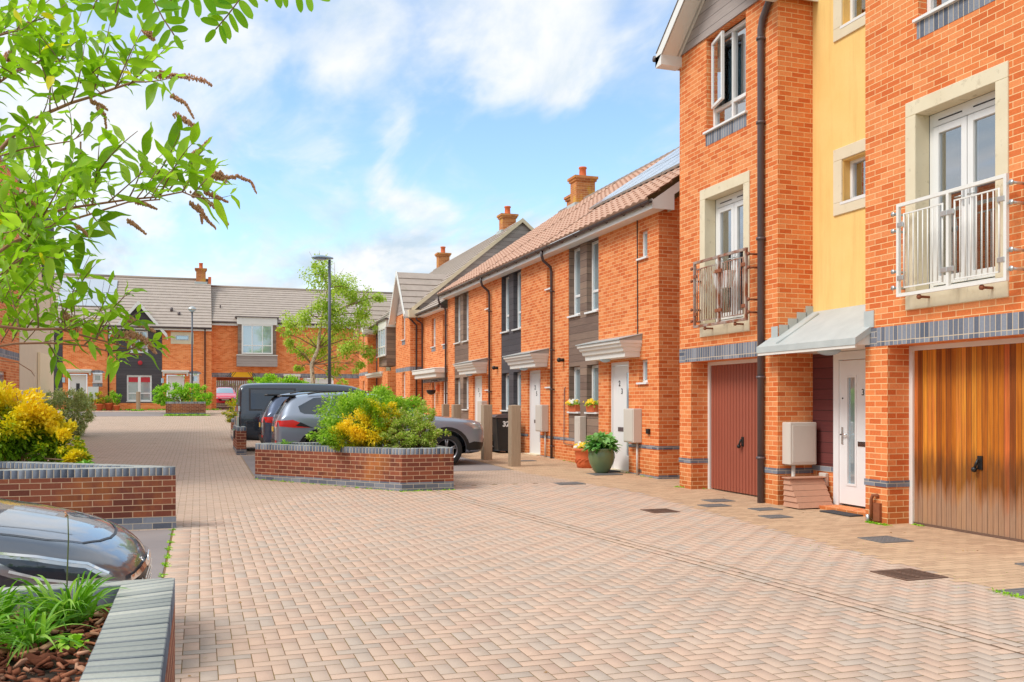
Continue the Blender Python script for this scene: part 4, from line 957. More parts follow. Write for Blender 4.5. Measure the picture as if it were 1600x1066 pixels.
# bay window with timber sides and canopy over the door
hM=thing('gabled_house','far house at the row end with a boxed bay window and cream panels','house',(HX,45,.7),'grey roofed houses at the far end of the row')
mb=MB(); mb.box(HX-.02,HX+.02,39.46,41.1,2.95,5.2).box(HX-.02,HX+.02,43.2,44.2,2.95,5.2); mb.obj('rendered_wall',M['cream_render'],hM)
bx=8.02
mb=MB(); mb.box(bx,HX,41.28,43.15,3.25,5.15); bb=mb.obj('bay_box',M['brownclad'],hM)
win(hM,'X',bx-.065,41.32,43.1,3.72,5.0,(1,1,1),.42,fw=.07,d=.06)
mb=MB(); mb.box(bx-.04,HX,41.2,43.2,5.0,5.33); mb.obj('bay_fascia',M['fascia'],bb); mb=MB(); mb.box(bx-.12,HX,41.1,43.3,5.33,5.40); mb.obj('bay_roof',M['pipe'],bb)
mb=MB(); mb.box(8.02,HX,41.05,42.45,0,3.0); mb.obj('porch_wall',M['brick'],hM)
mb=MB(); mb.box(8.0,HX+.1,42.3,46.5,2.82,2.92).box(7.93,HX+.1,42.2,46.5,2.92,3.02); mb.obj('door_canopy',M['paint'],hM)
mb=MB(); mb.box(HX-.03,HX+.02,43.3,44.3,.8,2.8); dd=mb.obj('front_door',M['cream_door'],hM)
gy0,gy1=46.55,49.15
mb=MB(); q=[(gy0+.9,gy0+1.5,4.1,5.1,.1),(gy0+.9,gy0+1.5,2.0,2.7,.1)]; mb.wall('X',8.07,gy0,gy1,0,5.35,q); mb.quad((8.07,gy0,0),(HX+.1,gy0,0),(HX+.1,gy0,5.35),(8.07,gy0,5.35)); mb.wall('X',HX+.004,44.4,gy0,0,5.3); wl=mb.obj('wall',M['brick'],hM)
for k in q: win(hM,'X',8.16,*k[:4],(1,),.3,back=.05)
mb=MB(); mb.ab('X',8.07,gy0,gy1,2.98,3.15,-.02,.005); mb.obj('brick_course',M['blue_soldier'],wl)
front_gable(hM,gy0,gy1,8.07,5.30,6.75,4.0)
mb=MB(); mb.box(8.28,8.30,39.6,46.4,5.13,5.33); mb.obj('fascia',M['fascia'],hM); gutter(hM,39.6,46.4,8.22,5.33,brk=False)
downpipe(hM,[(8.5,46.35,5.2),(8.5,46.35,.8)])

# ================================================================ REAR BUILDINGS (facing the camera)
BZ=1.08
def rear_house(x0,x1,label,tim,door,swin,up_stone,dp,Yf=61.5,ridge=True,first=False,solar=False):
    h=thing('terraced_house',label,'house',((x0+x1)/2,Yf,BZ),'houses facing across the end of the courtyard')
    top=6.22
    hol=[]
    t0,t1=tim; hol.append((t0,t1,BZ-.1+.45 if False else 1.55,top,.03))
    if door: hol.append((door[0],door[1],BZ,3.32,.1))
    if swin: hol.append((swin[0],swin[1],2.82,3.40,.08))
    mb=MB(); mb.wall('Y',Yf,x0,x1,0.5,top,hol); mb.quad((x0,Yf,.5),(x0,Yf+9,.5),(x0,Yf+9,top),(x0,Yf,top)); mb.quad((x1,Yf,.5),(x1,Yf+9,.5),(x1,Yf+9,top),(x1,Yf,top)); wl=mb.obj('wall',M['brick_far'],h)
    # dark timber panel, with windows
    tc_=(t0+t1)/2; wz=[(1.66,3.28),(4.70,6.05)]; ww=.72
    cl=MB(); cl.wall('Y',Yf+.01,t0,t1,1.55,top,[(tc_-ww,tc_+ww,*wz[0],.08),(tc_-.5,tc_+.5,*wz[1],.08)] if (t1-t0)>1.6 else [],.08); cl.obj('timber_panel',M['darkclad'],h)
    if (t1-t0)>1.6:
        f=win(h,'Y',Yf+.05,tc_-ww,tc_+ww,*wz[0],(1,1),.5,fw=.09,bar=.16,d=.05)
        bl=MB(); bl.box(tc_-ww+.1,tc_-.08,Yf+.055,Yf+.058,2.85,3.15).box(tc_+.08,tc_+ww-.1,Yf+.055,Yf+.058,2.85,3.15); bl.obj('blind',M['redblind'],f)
        win(h,'Y',Yf+.05,tc_-.5,tc_+.5,*wz[1],(1,1),.45,fw=.09,d=.05)
    if door:
        mb=MB(); mb.ab('Y',Yf+.08,door[0]+.05,door[1]-.05,BZ,3.28,-.04,0); dr=mb.obj('front_door',M['cream_door'],h); mb=MB(); mb.ab('Y',Yf+.08,(door[0]+door[1])/2-.1,(door[0]+door[1])/2+.1,2.2,2.75,0,.006); mb.obj('pane',M['ink'],dr)
        mb=MB(); a,b_=door[0]-.22,door[1]+.22; mb.ab('Y',Yf,a,b_,3.40,3.50,0,.42).ab('Y',Yf,a-.06,b_+.06,3.50,3.60,0,.5).ab('Y',Yf,a,a+.1,3.25,3.40,0,.3).ab('Y',Yf,b_-.1,b_,3.25,3.40,0,.3); cn=mb.obj('door_canopy',M['paint'],h)
        mb=MB(); mb.ab('Y',Yf,door[0]-.32,door[0]-.17,2.8,3.1,0,.12); mb.obj('wall_light',M['lampglass'],h)
    if swin:
        win(h,'Y',Yf+.06,swin[0],swin[1],2.82,3.36,(1,),None,fw=.12,d=.05,back=.03)
        mb=MB(); c_=(swin[0]+swin[1])/2; 
        pts=[(c_+.42*math.cos(a)*1.0,3.40+.18*math.sin(a)) for a in [math.pi*i/8 for i in range(9)]]; mb.prism(pts,Yf-.006,Yf+.02,'y'); mb.ab('Y',Yf,swin[0],swin[1],2.55,2.76,-.01,.006); mb.obj('brick_arch',M['blue_soldier'],wl)
    if up_stone:
        a,b_=up_stone; mb=MB(); mb.ab('Y',Yf,a,b_,5.27,6.02,-.01,.03); mb.obj('window_surround',M['stone'],h); win(h,'Y',Yf-.065,a+.28,b_-.28,5.50,5.82,(1,1),None,fw=.06,d=.02,sill=False)
    e=MB(); e.box(x0,x1,Yf-.28,Yf-.26,6.10,6.28).box(x0,x1,Yf-.26,Yf,6.20,6.22); e.obj('fascia',M['fascia'],h)
    r=MB(); up=Vector((0,4.9,3.62)); roof_tiles(r,(x0,Yf-.38,6.30),(1,0,0),up.normalized(),x1-x0,up.length,.3,.36,0,.035); r.quad((x0,Yf+4.52,9.92),(x1,Yf+4.52,9.92),(x1,Yf+9.4,6.3),(x0,Yf+9.4,6.3)); rf=r.obj('roof',M['greytile'],h)
    r=MB(); r.tube([(x0,Yf+4.5,9.9),(x1,Yf+4.5,9.9)],.12,8); r.obj('ridge_tiles',M['ridge'],rf)
    g=MB(); g.tube([(x0,Yf-.36,6.26),(x1,Yf-.36,6.26)],.06,8); g.obj('gutter',M['pipe_brown'],rf)
    if (t1-t0)>1.6:
        # little boarded gable breaking the eaves
        a,b_=t0-.12,t1+.05; c_=(a+b_)/2; az=7.75
        m=MB(); m.prism([(a,6.1),(b_,6.1),(c_,az)],Yf-.03,Yf+.03,'y'); m.obj('gable_cladding',M['darkclad'],h)
        m=MB(); s_=(az-6.1)/(c_-a)
        for ax_,sg in ((a-.25,1),(b_+.25,-1)):
            ze=6.1-.25*s_; m.quad((ax_,Yf-.3,ze),(c_,Yf-.3,az+.1),(c_,Yf+2.6,az+.1),(ax_,Yf+2.6,ze))
        m.obj('gable_roof',M['greytile'],rf)
        m=MB()
        for ax_ in (a-.25,b_+.25):
            ze=6.1-.25*s_; m.add([(ax_,Yf-.33,ze-.22),(c_,Yf-.33,az-.14),(c_,Yf-.33,az+.13),(ax_,Yf-.33,ze+.05),(ax_,Yf-.3,ze-.22),(c_,Yf-.3,az-.14),(c_,Yf-.3,az+.13),(ax_,Yf-.3,ze+.05)],[(0,1,2,3),(4,5,6,7),(0,1,5,4),(3,2,6,7)])
            m.box(min(ax_,ax_+.01)-.02,max(ax_,ax_+.01)+.02,Yf-.33,Yf,ze-.3,ze-.02)
        m.obj('bargeboard',M['fascia'],rf)
    if dp: downpipe(h,[(dp,Yf-.33,6.2),(dp,Yf-.08,5.9),(dp,Yf-.08,BZ)],.045)
    return h,rf
h1,r1=rear_house(-9.0,-5.29,'far left house across the courtyard with solar panels on its roof',(-8.6,-7.85),(-7.55,-6.50),(-6.2,-5.65),None,-5.30)
h2,r2=rear_house(-5.28,.72,'house across the courtyard with a black boarded gable and a chimney above it',(-4.88,-2.22),(-1.96,-.90),(-.60,-.02),(-1.72,-.36),.32)
mb=MB(); up=Vector((0,4.9,3.62)).normalized(); nn2=Vector((0,-up.z,up.y)); 
for i in range(4):
    for j in range(2):
        x0=-8.35+i*.82; s0=2.1+j*1.7; o_=Vector((0,61.12,6.30))
        P=[o_+up*s+nn2*.1+Vector((x,0,0)) for s,x in ((s0,x0),(s0,x0+.8),(s0+1.65,x0+.8),(s0+1.65,x0))]; Q=[p-nn2*.05 for p in P]; mb.add(P+Q,[(0,1,2,3),(4,5,6,7),(0,1,5,4),(1,2,6,5),(2,3,7,6),(3,0,4,7)])
mb.obj('solar_panel',M['solar'],r1)
chimney(r2,.08,65.9,9.55,.95,.62,.5)
mb=MB(); mb.box(.55,.74,65.6,66.4,9.6,10.1); mb.obj('ridge_end',M['terracotta'],r2)
mb=MB(); mb.tube([(-1.7,62.6,7.4),(-1.7,62.6,7.65)],.09,8); mb.tube([(-1.25,62.3,7.1),(-1.25,62.3,7.35)],.09,8); mb.obj('roof_vent',M['pipe'],r2)
mb=MB(); mb.sphere((-3.5,61.46,4.05),.14,.06,.14,10,6); mb.obj('alarm_box',M['redblind'],h2)
# archway block
hR=thing('archway_house','brick building bridging a car archway, with a projecting boxed window above','house',(5.5,62.3,BZ))
Yr=62.3; x0,x1=.735,14.0; top=6.62
mb=MB(); mb.wall('Y',Yr,x0,x1,3.22,top); mb.wall('Y',Yr,6.30,x1,.5,3.22,[(6.52,8.50,BZ,3.20,.1)]); mb.wall('Y',Yr,.735,1.02,.5,3.22); mb.quad((1.02,Yr,.5),(1.02,Yr+9,.5),(1.02,Yr+9,3.2),(1.02,Yr,3.2)); mb.quad((6.3,Yr,.5),(6.3,Yr+9,.5),(6.3,Yr+9,3.2),(6.3,Yr,3.2)); mb.quad((x0,Yr,3.22),(x0,Yr+9,3.22),(x0,Yr+9,top),(x0,Yr,top))
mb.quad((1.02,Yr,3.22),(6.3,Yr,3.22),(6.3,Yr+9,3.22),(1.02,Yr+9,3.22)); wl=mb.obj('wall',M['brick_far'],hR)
mb=MB(); mb.ab('Y',Yr,x0,x1,3.22,3.50,-.02,.006); mb.obj('brick_lintel',M['blue_soldier'],wl)
mb=MB(); mb.ab('Y',Yr,1.96,3.25,3.24,3.56,.006,.03); sg=mb.obj('height_warning_panel',M['sign'],hR)
mb=MB()
for s in (1,-1):
    for k in range(3):
        cx=2.6+s*(.36+k*.14); mb.add([(cx,Yr-.034,3.56),(cx+.04*s,Yr-.034,3.56),(cx+s*.28,Yr-.034,3.24),(cx+s*.24,Yr-.034,3.24)],[(0,1,2,3)])
mb.obj('stripe',M['ink'],sg)
mb=MB(); mb.ab('Y',Yr+.08,6.56,7.48,BZ,3.16,-.04,0).ab('Y',Yr+.08,7.52,8.46,BZ,3.16,-.04,0); mb.obj('garage_door',M['upvc'],hR)
mb=MB(); mb.box(2.34,4.72,Yr-.62,Yr,4.66,6.62); bb=mb.obj('bay_box',M['brownclad'],hR)
mb=MB(); mb.box(2.26,4.80,Yr-.66,Yr,3.92,4.62); mb.obj('bay_base',M['greyclad'],bb); mb=MB(); mb.box(2.24,4.82,Yr-.70,Yr,4.62,4.67); mb.obj('bay_sill',M['fascia'],bb)
win(hR,'Y',Yr-.685,2.56,4.50,4.72,6.62,(1,1,1),.55,fw=.09,d=.05,sill=False)
mb=MB(); mb.box(2.28,4.78,Yr-.70,Yr,6.62,7.08); mb.obj('bay_fascia',M['fascia'],bb); mb=MB(); mb.box(2.16,4.9,Yr-.78,Yr+.8,7.08,7.14); mb.obj('bay_roof',M['pipe'],bb)
e=MB(); e.box(x0,x1,Yr-.28,Yr-.26,6.55,6.78).box(x0,x1,Yr-.26,Yr,6.60,6.62); e.obj('fascia',M['fascia'],hR)
r=MB(); up=Vector((0,4.5,2.75)); roof_tiles(r,(x0,Yr-.38,6.80),(1,0,0),up.normalized(),x1-x0,up.length,.3,.36,0,.035); r.quad((x0,Yr+4.1,9.55),(x1,Yr+4.1,9.55),(x1,Yr+9,6.8),(x0,Yr+9,6.8)); rf=r.obj('roof',M['greytile'],hR)
r=MB(); r.tube([(x0,Yr+4.1,9.53),(x1,Yr+4.1,9.53)],.12,8); r.obj('ridge_tiles',M['ridge'],rf); g=MB(); g.tube([(x0,Yr-.36,6.76),(x1,Yr-.36,6.76)],.06,8); g.obj('gutter',M['pipe_brown'],rf)
mb=MB(); mb.box(5.2,6.3,Yr-.45,Yr,3.30,3.46).box(5.25,5.35,Yr-.3,Yr,3.1,3.3).box(6.15,6.25,Yr-.3,Yr,3.1,3.3); mb.obj('canopy',M['soffit'],hR)
mb=MB(); mb.box(1.25,1.33,Yr+1.2,Yr+1.28,7.72,8.0); mb.obj('roof_vent',M['pipe'],rf)

# ================================================================ LEFT BUILDING
hW=thing('apartment_building','tall brick and cream rendered building half hidden behind the leafy branches, left edge','building',(-5,30,.3))
mb=MB(); hs=[(27.0,28.2,1.3,2.4,.12),(27.0,28.2,4.4,5.6,.12),(22,23.2,4.4,5.6,.12)]
def wallR(mb,x,y0,y1,z0,z1,holes=()):   # facade facing +X
    A=sorted({y0,y1,*[h[0] for h in holes],*[h[1] for h in holes]}); Z=sorted({z0,z1,*[h[2] for h in holes],*[h[3] for h in holes]})
    for i in range(len(A)-1):
        for j in range(len(Z)-1):
            ca,cz=(A[i]+A[i+1])/2,(Z[j]+Z[j+1])/2
            if any(h[0]<ca<h[1] and h[2]<cz<h[3] for h in holes): continue
            mb.quad((x,A[i],Z[j]),(x,A[i+1],Z[j]),(x,A[i+1],Z[j+1]),(x,A[i],Z[j+1]))
    for h in holes:
        for y in h[:2]: mb.quad((x,y,h[2]),(x,y,h[3]),(x-.12,y,h[3]),(x-.12,y,h[2]))
        for z in h[2:4]: mb.quad((x,h[0],z),(x,h[1],z),(x-.12,h[1],z),(x-.12,h[0],z))
wallR(mb,-5,17,30.1,0,8.1,hs); mb.quad((-5,17,0),(-14,17,0),(-14,17,8.1),(-5,17,8.1)); wl=mb.obj('wall',M['brick'],hW)
mb=MB(); mb.box(-5.02,-4.995,17,30.1,2.78,3.0); mb.obj('brick_course',M['blue_soldier'],wl)
for h in hs[:3]:
    f=MB(); f.box(-5.1,-5.06,h[0],h[1],h[2],h[3]); wf=f.obj('window',M['upvc'],hW); f=MB(); f.box(-5.058,-5.05,h[0]+.08,h[1]-.08,h[2]+.08,h[3]-.08); f.obj('pane',M['mirrorglass'],wf)
mb=MB(); wallR(mb,-4.99,30.1,36.1,0,8.1,[(34.3,34.9,1.6,2.9)]); mb.quad((-4.99,36.1,0),(-13,36.1,0),(-13,36.1,8.1),(-4.99,36.1,8.1)); mb.obj('rendered_wall',M['cream_render'],hW)
mb=MB(); mb.box(-4.98,-4.9,33.2,36.1,0,3.2); mb.box(-4.98,-4.9,36.0,36.1,3.2,5.7); mb.obj('pilaster',M['pilaster'],hW)
mb=MB(); mb.box(-5.05,-4.93,34.1,36.4,5.75,8.0); mb.obj('timber_panel',M['darkclad'],hW)
mb=MB(); mb.box(-14,-4.99,16.99,36.11,8.0,8.1); mb.obj('roof',M['greytile'],hW)
# ================================================================ BRICK PLANTERS
def cop_mat():
    t=NT('coping_bricks'); o=t.obj(); a=t.attr('rnd'); c=t.ramp(a,[(0,sr(146,150,146)),(.5,sr(168,170,162)),(1,sr(184,184,174))]); c=t.mix(t.attr('top'),t.ramp(a,[(0,sr(84,92,106)),(.5,sr(108,116,130)),(1,sr(136,142,152))]),c); c=t.mix(.5,c,t.mix(t.noise(o,70,5,.7),(.55,)*3,(1.4,)*3),'MULTIPLY'); t.bump(t.noise(o,120,4),.4,.003)
    g=t.new('ShaderNodeNewGeometry'); sp=t.new('ShaderNodeSeparateXYZ'); t.l.new(t.n['Principled BSDF'].outputs[0],t.n['Material Output'].inputs[0]); return t.done(c,.8,spec=.3)
M['cop']=cop_mat()
M['copside']=M['cop']
M['mortar']=plain('mortar',sr(206,190,166),.95,.1,20)
def planter(name,label,poly,top=.76,thick=.22,soil=.66,closed=True,skip=(),group=None,thin=(),bricktop='header',openend=False):
    cx=sum(p[0] for p in poly)/len(poly); cy=sum(p[1] for p in poly)/len(poly); g0=min(G(p[1]) for p in poly)
    t=thing(name,label,'planter',(cx,cy,g0),group)
    n=len(poly)
    # inward offset polygon
    def inset(d):
        res=[]
        for i in range(n):
            p0,p1,p2=Vector(poly[i-1]),Vector(poly[i]),Vector(poly[(i+1)%n])
            e1=(p1-p0).normalized(); e2=(p2-p1).normalized(); n1=Vector((-e1.y,e1.x)); n2=Vector((-e2.y,e2.x))
            d1=(thin[0][1] if thin and (i-1)%n==thin[0][0] else 1)*d; d2=(thin[0][1] if thin and i==thin[0][0] else 1)*d
            den=n1.x*n2.y-n1.y*n2.x
            if abs(den)<1e-4: res.append((p1.x+n1.x*d1,p1.y+n1.y*d1)); continue
            # solve (q-p1).n1=d1, (q-p1).n2=d2
            qx=(d1*n2.y-d2*n1.y)/den; qy=(d2*n1.x-d1*n2.x)/den; res.append((p1.x+qx,p1.y+qy))
        return res
    area=sum(poly[i][0]*poly[(i+1)%n][1]-poly[(i+1)%n][0]*poly[i][1] for i in range(n))
    if area<0: poly=poly[::-1]
    ins=inset(thick)
    tz=top-.105
    w=MB()
    for i in range(n):
        a,b=poly[i],poly[(i+1)%n]; w.quad((a[0],a[1],g0-.15),(b[0],b[1],g0-.15),(b[0],b[1],tz),(a[0],a[1],tz)); a,b=ins[i],ins[(i+1)%n]; w.quad((a[0],a[1],g0),(b[0],b[1],g0),(b[0],b[1],tz),(a[0],a[1],tz))
        w.quad((*poly[i],tz),(*poly[(i+1)%n],tz),(*ins[(i+1)%n],tz),(*ins[i],tz))
    wl=w.obj('wall',M['brick_dark'],t)
    w=MB(); q=inset(-.004)
    for i in range(n):
        a,b=q[i],q[(i+1)%n]; w.quad((a[0],a[1],g0-.15),(b[0],b[1],g0-.15),(b[0],b[1],g0+.15),(a[0],a[1],g0+.15))
    w.obj('brick_course',M['blue_row'],wl)
    # coping of real bricks
    rng=np.random.default_rng(abs(len(poly)*7+int(cx*10))); V=[];F=[];RN=[];TP=[]
    mo=MB(); mo_i=inset(.0015); mi=inset(thick-.0015)
    for i in range(n): mo.quad((*mo_i[i],top-.010),(*mo_i[(i+1)%n],top-.010),(*mi[(i+1)%n],top-.010),(*mi[i],top-.010)); mo.quad((*mo_i[i],tz),(*mo_i[(i+1)%n],tz),(*mo_i[(i+1)%n],top-.010),(*mo_i[i],top-.010)); mo.quad((*mi[i],tz),(*mi[(i+1)%n],tz),(*mi[(i+1)%n],top-.010),(*mi[i],top-.010))
    mo.obj('coping_mortar',M['mortar'],wl)
    for i in range(n):
        a,b=Vector((*poly[i],0)),Vector((*poly[(i+1)%n],0)); ia,ib=Vector((*ins[i],0)),Vector((*ins[(i+1)%n],0)); e=(b-a); Ln=e.length
        th=(thin[0][1] if thin and i==thin[0][0] else 1)
        stepw=.225 if th<1 else .0755
        k=max(1,round(Ln/stepw))
        for j in range(k):
            gm=.0062/ (Ln/k)
            f0,f1=(j+gm)/k,(j+1-gm)/k
            o0,o1=a+e*f0,a+e*f1; i0,i1=ia+(ib-ia)*f0,ia+(ib-ia)*f1
            z1=top+rng.uniform(-.0015,.0015); bv=.004; inn=(i0-o0).normalized()
            al=e.normalized()
            pts=[o0+Vector((0,0,tz+.003)),o1+Vector((0,0,tz+.003)),i1+Vector((0,0,tz+.003)),i0+Vector((0,0,tz+.003)),
                 o0+Vector((0,0,z1-bv)),o1+Vector((0,0,z1-bv)),i1+Vector((0,0,z1-bv)),i0+Vector((0,0,z1-bv)),
                 o0+inn*bv+al*bv+Vector((0,0,z1)),o1+inn*bv-al*bv+Vector((0,0,z1)),i1-inn*bv-al*bv+Vector((0,0,z1)),i0-inn*bv+al*bv+Vector((0,0,z1))]
            B=len(V); V+=[tuple(p) for p in pts]
            fs=[(8,9,10,11),(0,1,5,4),(1,2,6,5),(2,3,7,6),(3,0,4,7),(4,5,9,8),(5,6,10,9),(6,7,11,10),(7,4,8,11)]; F+=[tuple(B+x for x in f) for f in fs]; RN+=[rng.uniform(0,1)]*9; TP+=[1,0,0,0,0,.5,.5,.5,.5]
    npmesh('coping',V,F,[M['cop']][0],t,{'rnd':RN,'top':TP})
    s=MB(); s.add([(*p,soil) for p in inset(thick-.01)],[tuple(range(n))]); s.obj('soil',M['soil'],t)
    return t
planter('brick_planter','low red brick planter with grey coping in the middle of the paving, holding three shrubs',[(1.01,18.35),(3.29,15.56),(4.21,15.58),(4.25,18.75),(1.05,18.75)],.765,soil=.69,group='low brick planters in the parking court')
planter('brick_planter','low red brick planter behind the grey car bonnet, filled by the golden shrub',[(-9,12.13),(-.28,12.12),(-.30,12.30),(-3.3,14.8),(-9,14.8)],.76,soil=.68,group='low brick planters in the parking court')
planter('brick_planter','nearest planter, grey brick coping around bark mulch and grassy clumps',[(-4.5,.6),(-.106,.6),(-.106,4.44),(-4.5,4.44)],.76,soil=.62,thin=((2,.5),),group='low brick planters in the parking court')
planter('brick_planter','small brick planter end showing behind the black van',[(.92,25.1),(1.16,25.1),(1.16,27.9),(.92,27.9)],.92,thick=.10,soil=.8,group='low brick planters in the parking court')
planter('brick_planter','farther low brick planter with yellow shrub left of the black van',[(1.0,31.0),(5.5,31.0),(5.5,32.6),(1.0,32.6)],1.03,soil=.98,group='low brick planters in the parking court')
planter('brick_planter','far brick planter with bright green shrubs in front of the back houses',[(-1.66,50.6),(.30,50.6),(.30,52.6),(-1.66,52.6)],1.62,soil=1.5,group='low brick planters in the parking court')

# ================================================================ POSTS
def post(x,y,h,label,w_=.23):
    t=thing('bollard',label,'bollard',(x,y,G(y)),'square oak posts'); 
    b=MB(); b.box(x-w_/2,x+w_/2,y-w_/2,y+w_/2,G(y)-.05,G(y)+h)
    b.obj('post_shaft',M['postwood'],t,bevel=.008); c=MB(); c.add([(x-w_/2+.006,y-w_/2+.006,G(y)+h),(x+w_/2-.006,y-w_/2+.006,G(y)+h),(x+w_/2-.006,y+w_/2-.006,G(y)+h),(x-w_/2+.006,y+w_/2-.006,G(y)+h),(x,y,G(y)+h+.012)],[(0,1,4),(1,2,4),(2,3,4),(3,0,4)]); c.obj('post_top',M['postwood'],t); return t
post(6.80,19.85,1.39,'square oak post nearest the camera, in front of the wheelie bin')
post(6.80,22.0,1.37,'square oak post just right of the grey car nose')
post(7.0,25.6,1.31,'square oak post behind the grey car bonnet, before the slot windows')
post(7.2,27.6,1.27,'square oak post farther left behind the bonnet, before the white door',.2)
post(-7.0,60.0,1.15,'far grey post beside the white meter box at the back houses')
post(-3.52,60.0,1.15,'far grey post in front of the red curtained window')

# ================================================================ STREET LAMPS
lx,ly=4.14,31.3; lt=thing('street_lamp','tall grey street lamp with a flat blue grey head, in front of the birch','street lamp',(lx,ly,G(ly)),'street lamps')
b=MB(); b.tube([(lx,ly,G(ly)),(lx,ly,G(ly)+1.2)],.075,12); b.tube([(lx,ly,G(ly)+1.2),(lx,ly,6.38)],[.055,.045],12); b.obj('pole',M['lampgrey'],lt)
b=MB(); 
pts=[]
for i in range(9):
    f=i/8; pts.append((lx+.12-.72*f,ly,6.42+.02*math.sin(f*3)))
prof=[.05,.085,.10,.115,.125,.13,.125,.10,.03]
V=[];F=[]
for (p,r) in zip(pts,prof):
    for k in range(10):
        a=2*math.pi*k/10; V.append((p[0],p[1]+r*1.25*math.cos(a),p[2]+(r*.62*math.sin(a) if math.sin(a)>0 else r*.35*math.sin(a))))
for i in range(8):
    for k in range(10): F.append((i*10+k,i*10+(k+1)%10,(i+1)*10+(k+1)%10,(i+1)*10+k))
F+=[tuple(range(10)),tuple(range(80,90))]; b.add(V,F,True); hd=b.obj('lamp_head',M['lamphead'],lt)
b=MB(); b.sphere((lx-.30,ly,6.385),.24,.12,.04,14,6,-90,0); b.obj('diffuser',M['lampglass'],hd)
lx,ly=-.42,57.0; lt=thing('street_lamp','slim far street lamp with a small domed top before the back houses','street lamp',(lx,ly,G(ly)),'street lamps')
b=MB(); b.tube([(lx,ly,G(ly)),(lx,ly,G(ly)+1.1)],.075,10); b.tube([(lx,ly,G(ly)+1.1),(lx,ly,7.0)],.05,10); b.obj('pole',M['lampgrey'],lt)
b=MB(); b.lathe([(.05,-.1),(.22,-.06),(.24,0),(.2,.08),(.1,.15),(.0,.17)],(lx,ly,7.05),14); b.obj('lamp_head',M['metal'],lt); b=MB(); b.lathe([(0,-.18),(.10,-.16),(.17,-.1),(.18,-.06)],(lx,ly,7.05),14); b.obj('diffuser',M['lampglass'],lt)

# ================================================================ FENCE AND BACKGROUND BEHIND THE ARCH
ft=thing('timber_fence','weathered vertical board fence seen through the archway behind the red car','fence',(3,78,G(78)))
b=MB(); x=-1.5
while x<9: b.box(x,x+.14,78,78.025,G(78),G(78)+2.05+.02*math.sin(x*9)); x+=.155
b.obj('fence_boards',M['fencewood'],ft); b=MB(); b.box(-1.5,9,78.03,78.1,G(78)+.4,G(76)+.5).box(-1.5,9,78.03,78.1,G(78)+1.5,G(76)+1.6); b.obj('fence_rails',M['fencewood'],ft)

# ================================================================ COVERS AND GRATES
def cover(x,y,w_,d_,label,mat='flag',kind='manhole_cover',cat='cover',rot=0):
    t=thing(kind,label,cat,(0,0,0)); b=MB(); g=.007
    b.box(-w_/2,w_/2,-d_/2,-d_/2+.03,-.02,g).box(-w_/2,w_/2,d_/2-.03,d_/2,-.02,g).box(-w_/2,-w_/2+.03,-d_/2+.03,d_/2-.03,-.02,g).box(w_/2-.03,w_/2,-d_/2+.03,d_/2-.03,-.02,g); b.obj('cover_frame',M[mat],t)
    b=MB()
    if kind=='drain_grate':
        b.box(-w_/2+.03,w_/2-.03,-d_/2+.03,d_/2-.03,-.02,-.012); n=8
        b.obj('drain_pit',M['black'],t); b=MB()
        for i in range(n): 
            a=-d_/2+.04+(d_-.08)*i/(n-1); b.box(-w_/2+.03,w_/2-.03,a-.009,a+.009,-.012,g-.001)
        b.box(-.012,.012,-d_/2+.03,d_/2-.03,-.011,g-.003)
        b.obj('grate_bars',M[mat],t)
    else:
        b.box(-w_/2+.034,w_/2-.034,-d_/2+.034,d_/2-.034,-.02,g-.002)
        for i in range(int(w_/.06)):
            for j in range(int(d_/.06)):
                xx,yy=-w_/2+.065+i*.06,-d_/2+.065+j*.06
                if xx<w_/2-.05 and yy<d_/2-.05: b.box(xx-.012,xx+.012,yy-.012,yy+.012,g-.002,g)
        b.obj('cover_plate',M[mat],t)
    t.location=(x,y,G(y)+.004); t.rotation_euler=(0,0,R(rot)); return t
cover(6.05,6.70,.46,.46,'rusty square drain grate in the paving in front of the timber garage door','iron','drain_grate','drain')
cover(6.25,11.80,.42,.42,'rusty drain grate in the paving farther up, level with the downpipe','iron','drain_grate','drain')
cover(7.35,8.50,.42,.42,'grey cover just out from the brick pier of the near garage')
cover(7.62,6.62,.40,.40,'grey cover at the right edge near the foot of the timber garage door')
cover(6.42,5.72,.40,.34,'grey cover with weeds round its edges, nearest the camera on the right')
cover(7.42,10.70,.36,.30,'small grey cover in the path before the doormat')
cover(7.35,12.15,.42,.30,'grey cover left of the downpipe foot, nearer the road')
cover(7.80,11.50,.40,.30,'grey cover close to the downpipe foot')
cover(7.78,12.75,.42,.34,'grey cover in front of the brown garage door')
cover(7.95,17.45,.62,.48,'large grey cover in front of the green pot')
cover(6.55,15.95,.50,.40,'worn grey cover set in the paving, left of the large one')
cover(7.6,21.3,.45,.3,'thin grey cover between the oak post and the wall')
def mat_(x0,x1,y0,y1,label):
    b=MB(); b.box(x0,x1,y0,y1,G(y0)+.004,G(y0)+.022); o=b.obj('doormat',M['slab'],None,bevel=.004); return tag(o,label,'doormat','dark doormats')
mat_(8.36,8.86,10.35,11.0,'dark doormat on the path before the door numbered 31')
mat_(8.15,8.48,17.75,18.55,'dark doormat behind the flower pots at door 23')

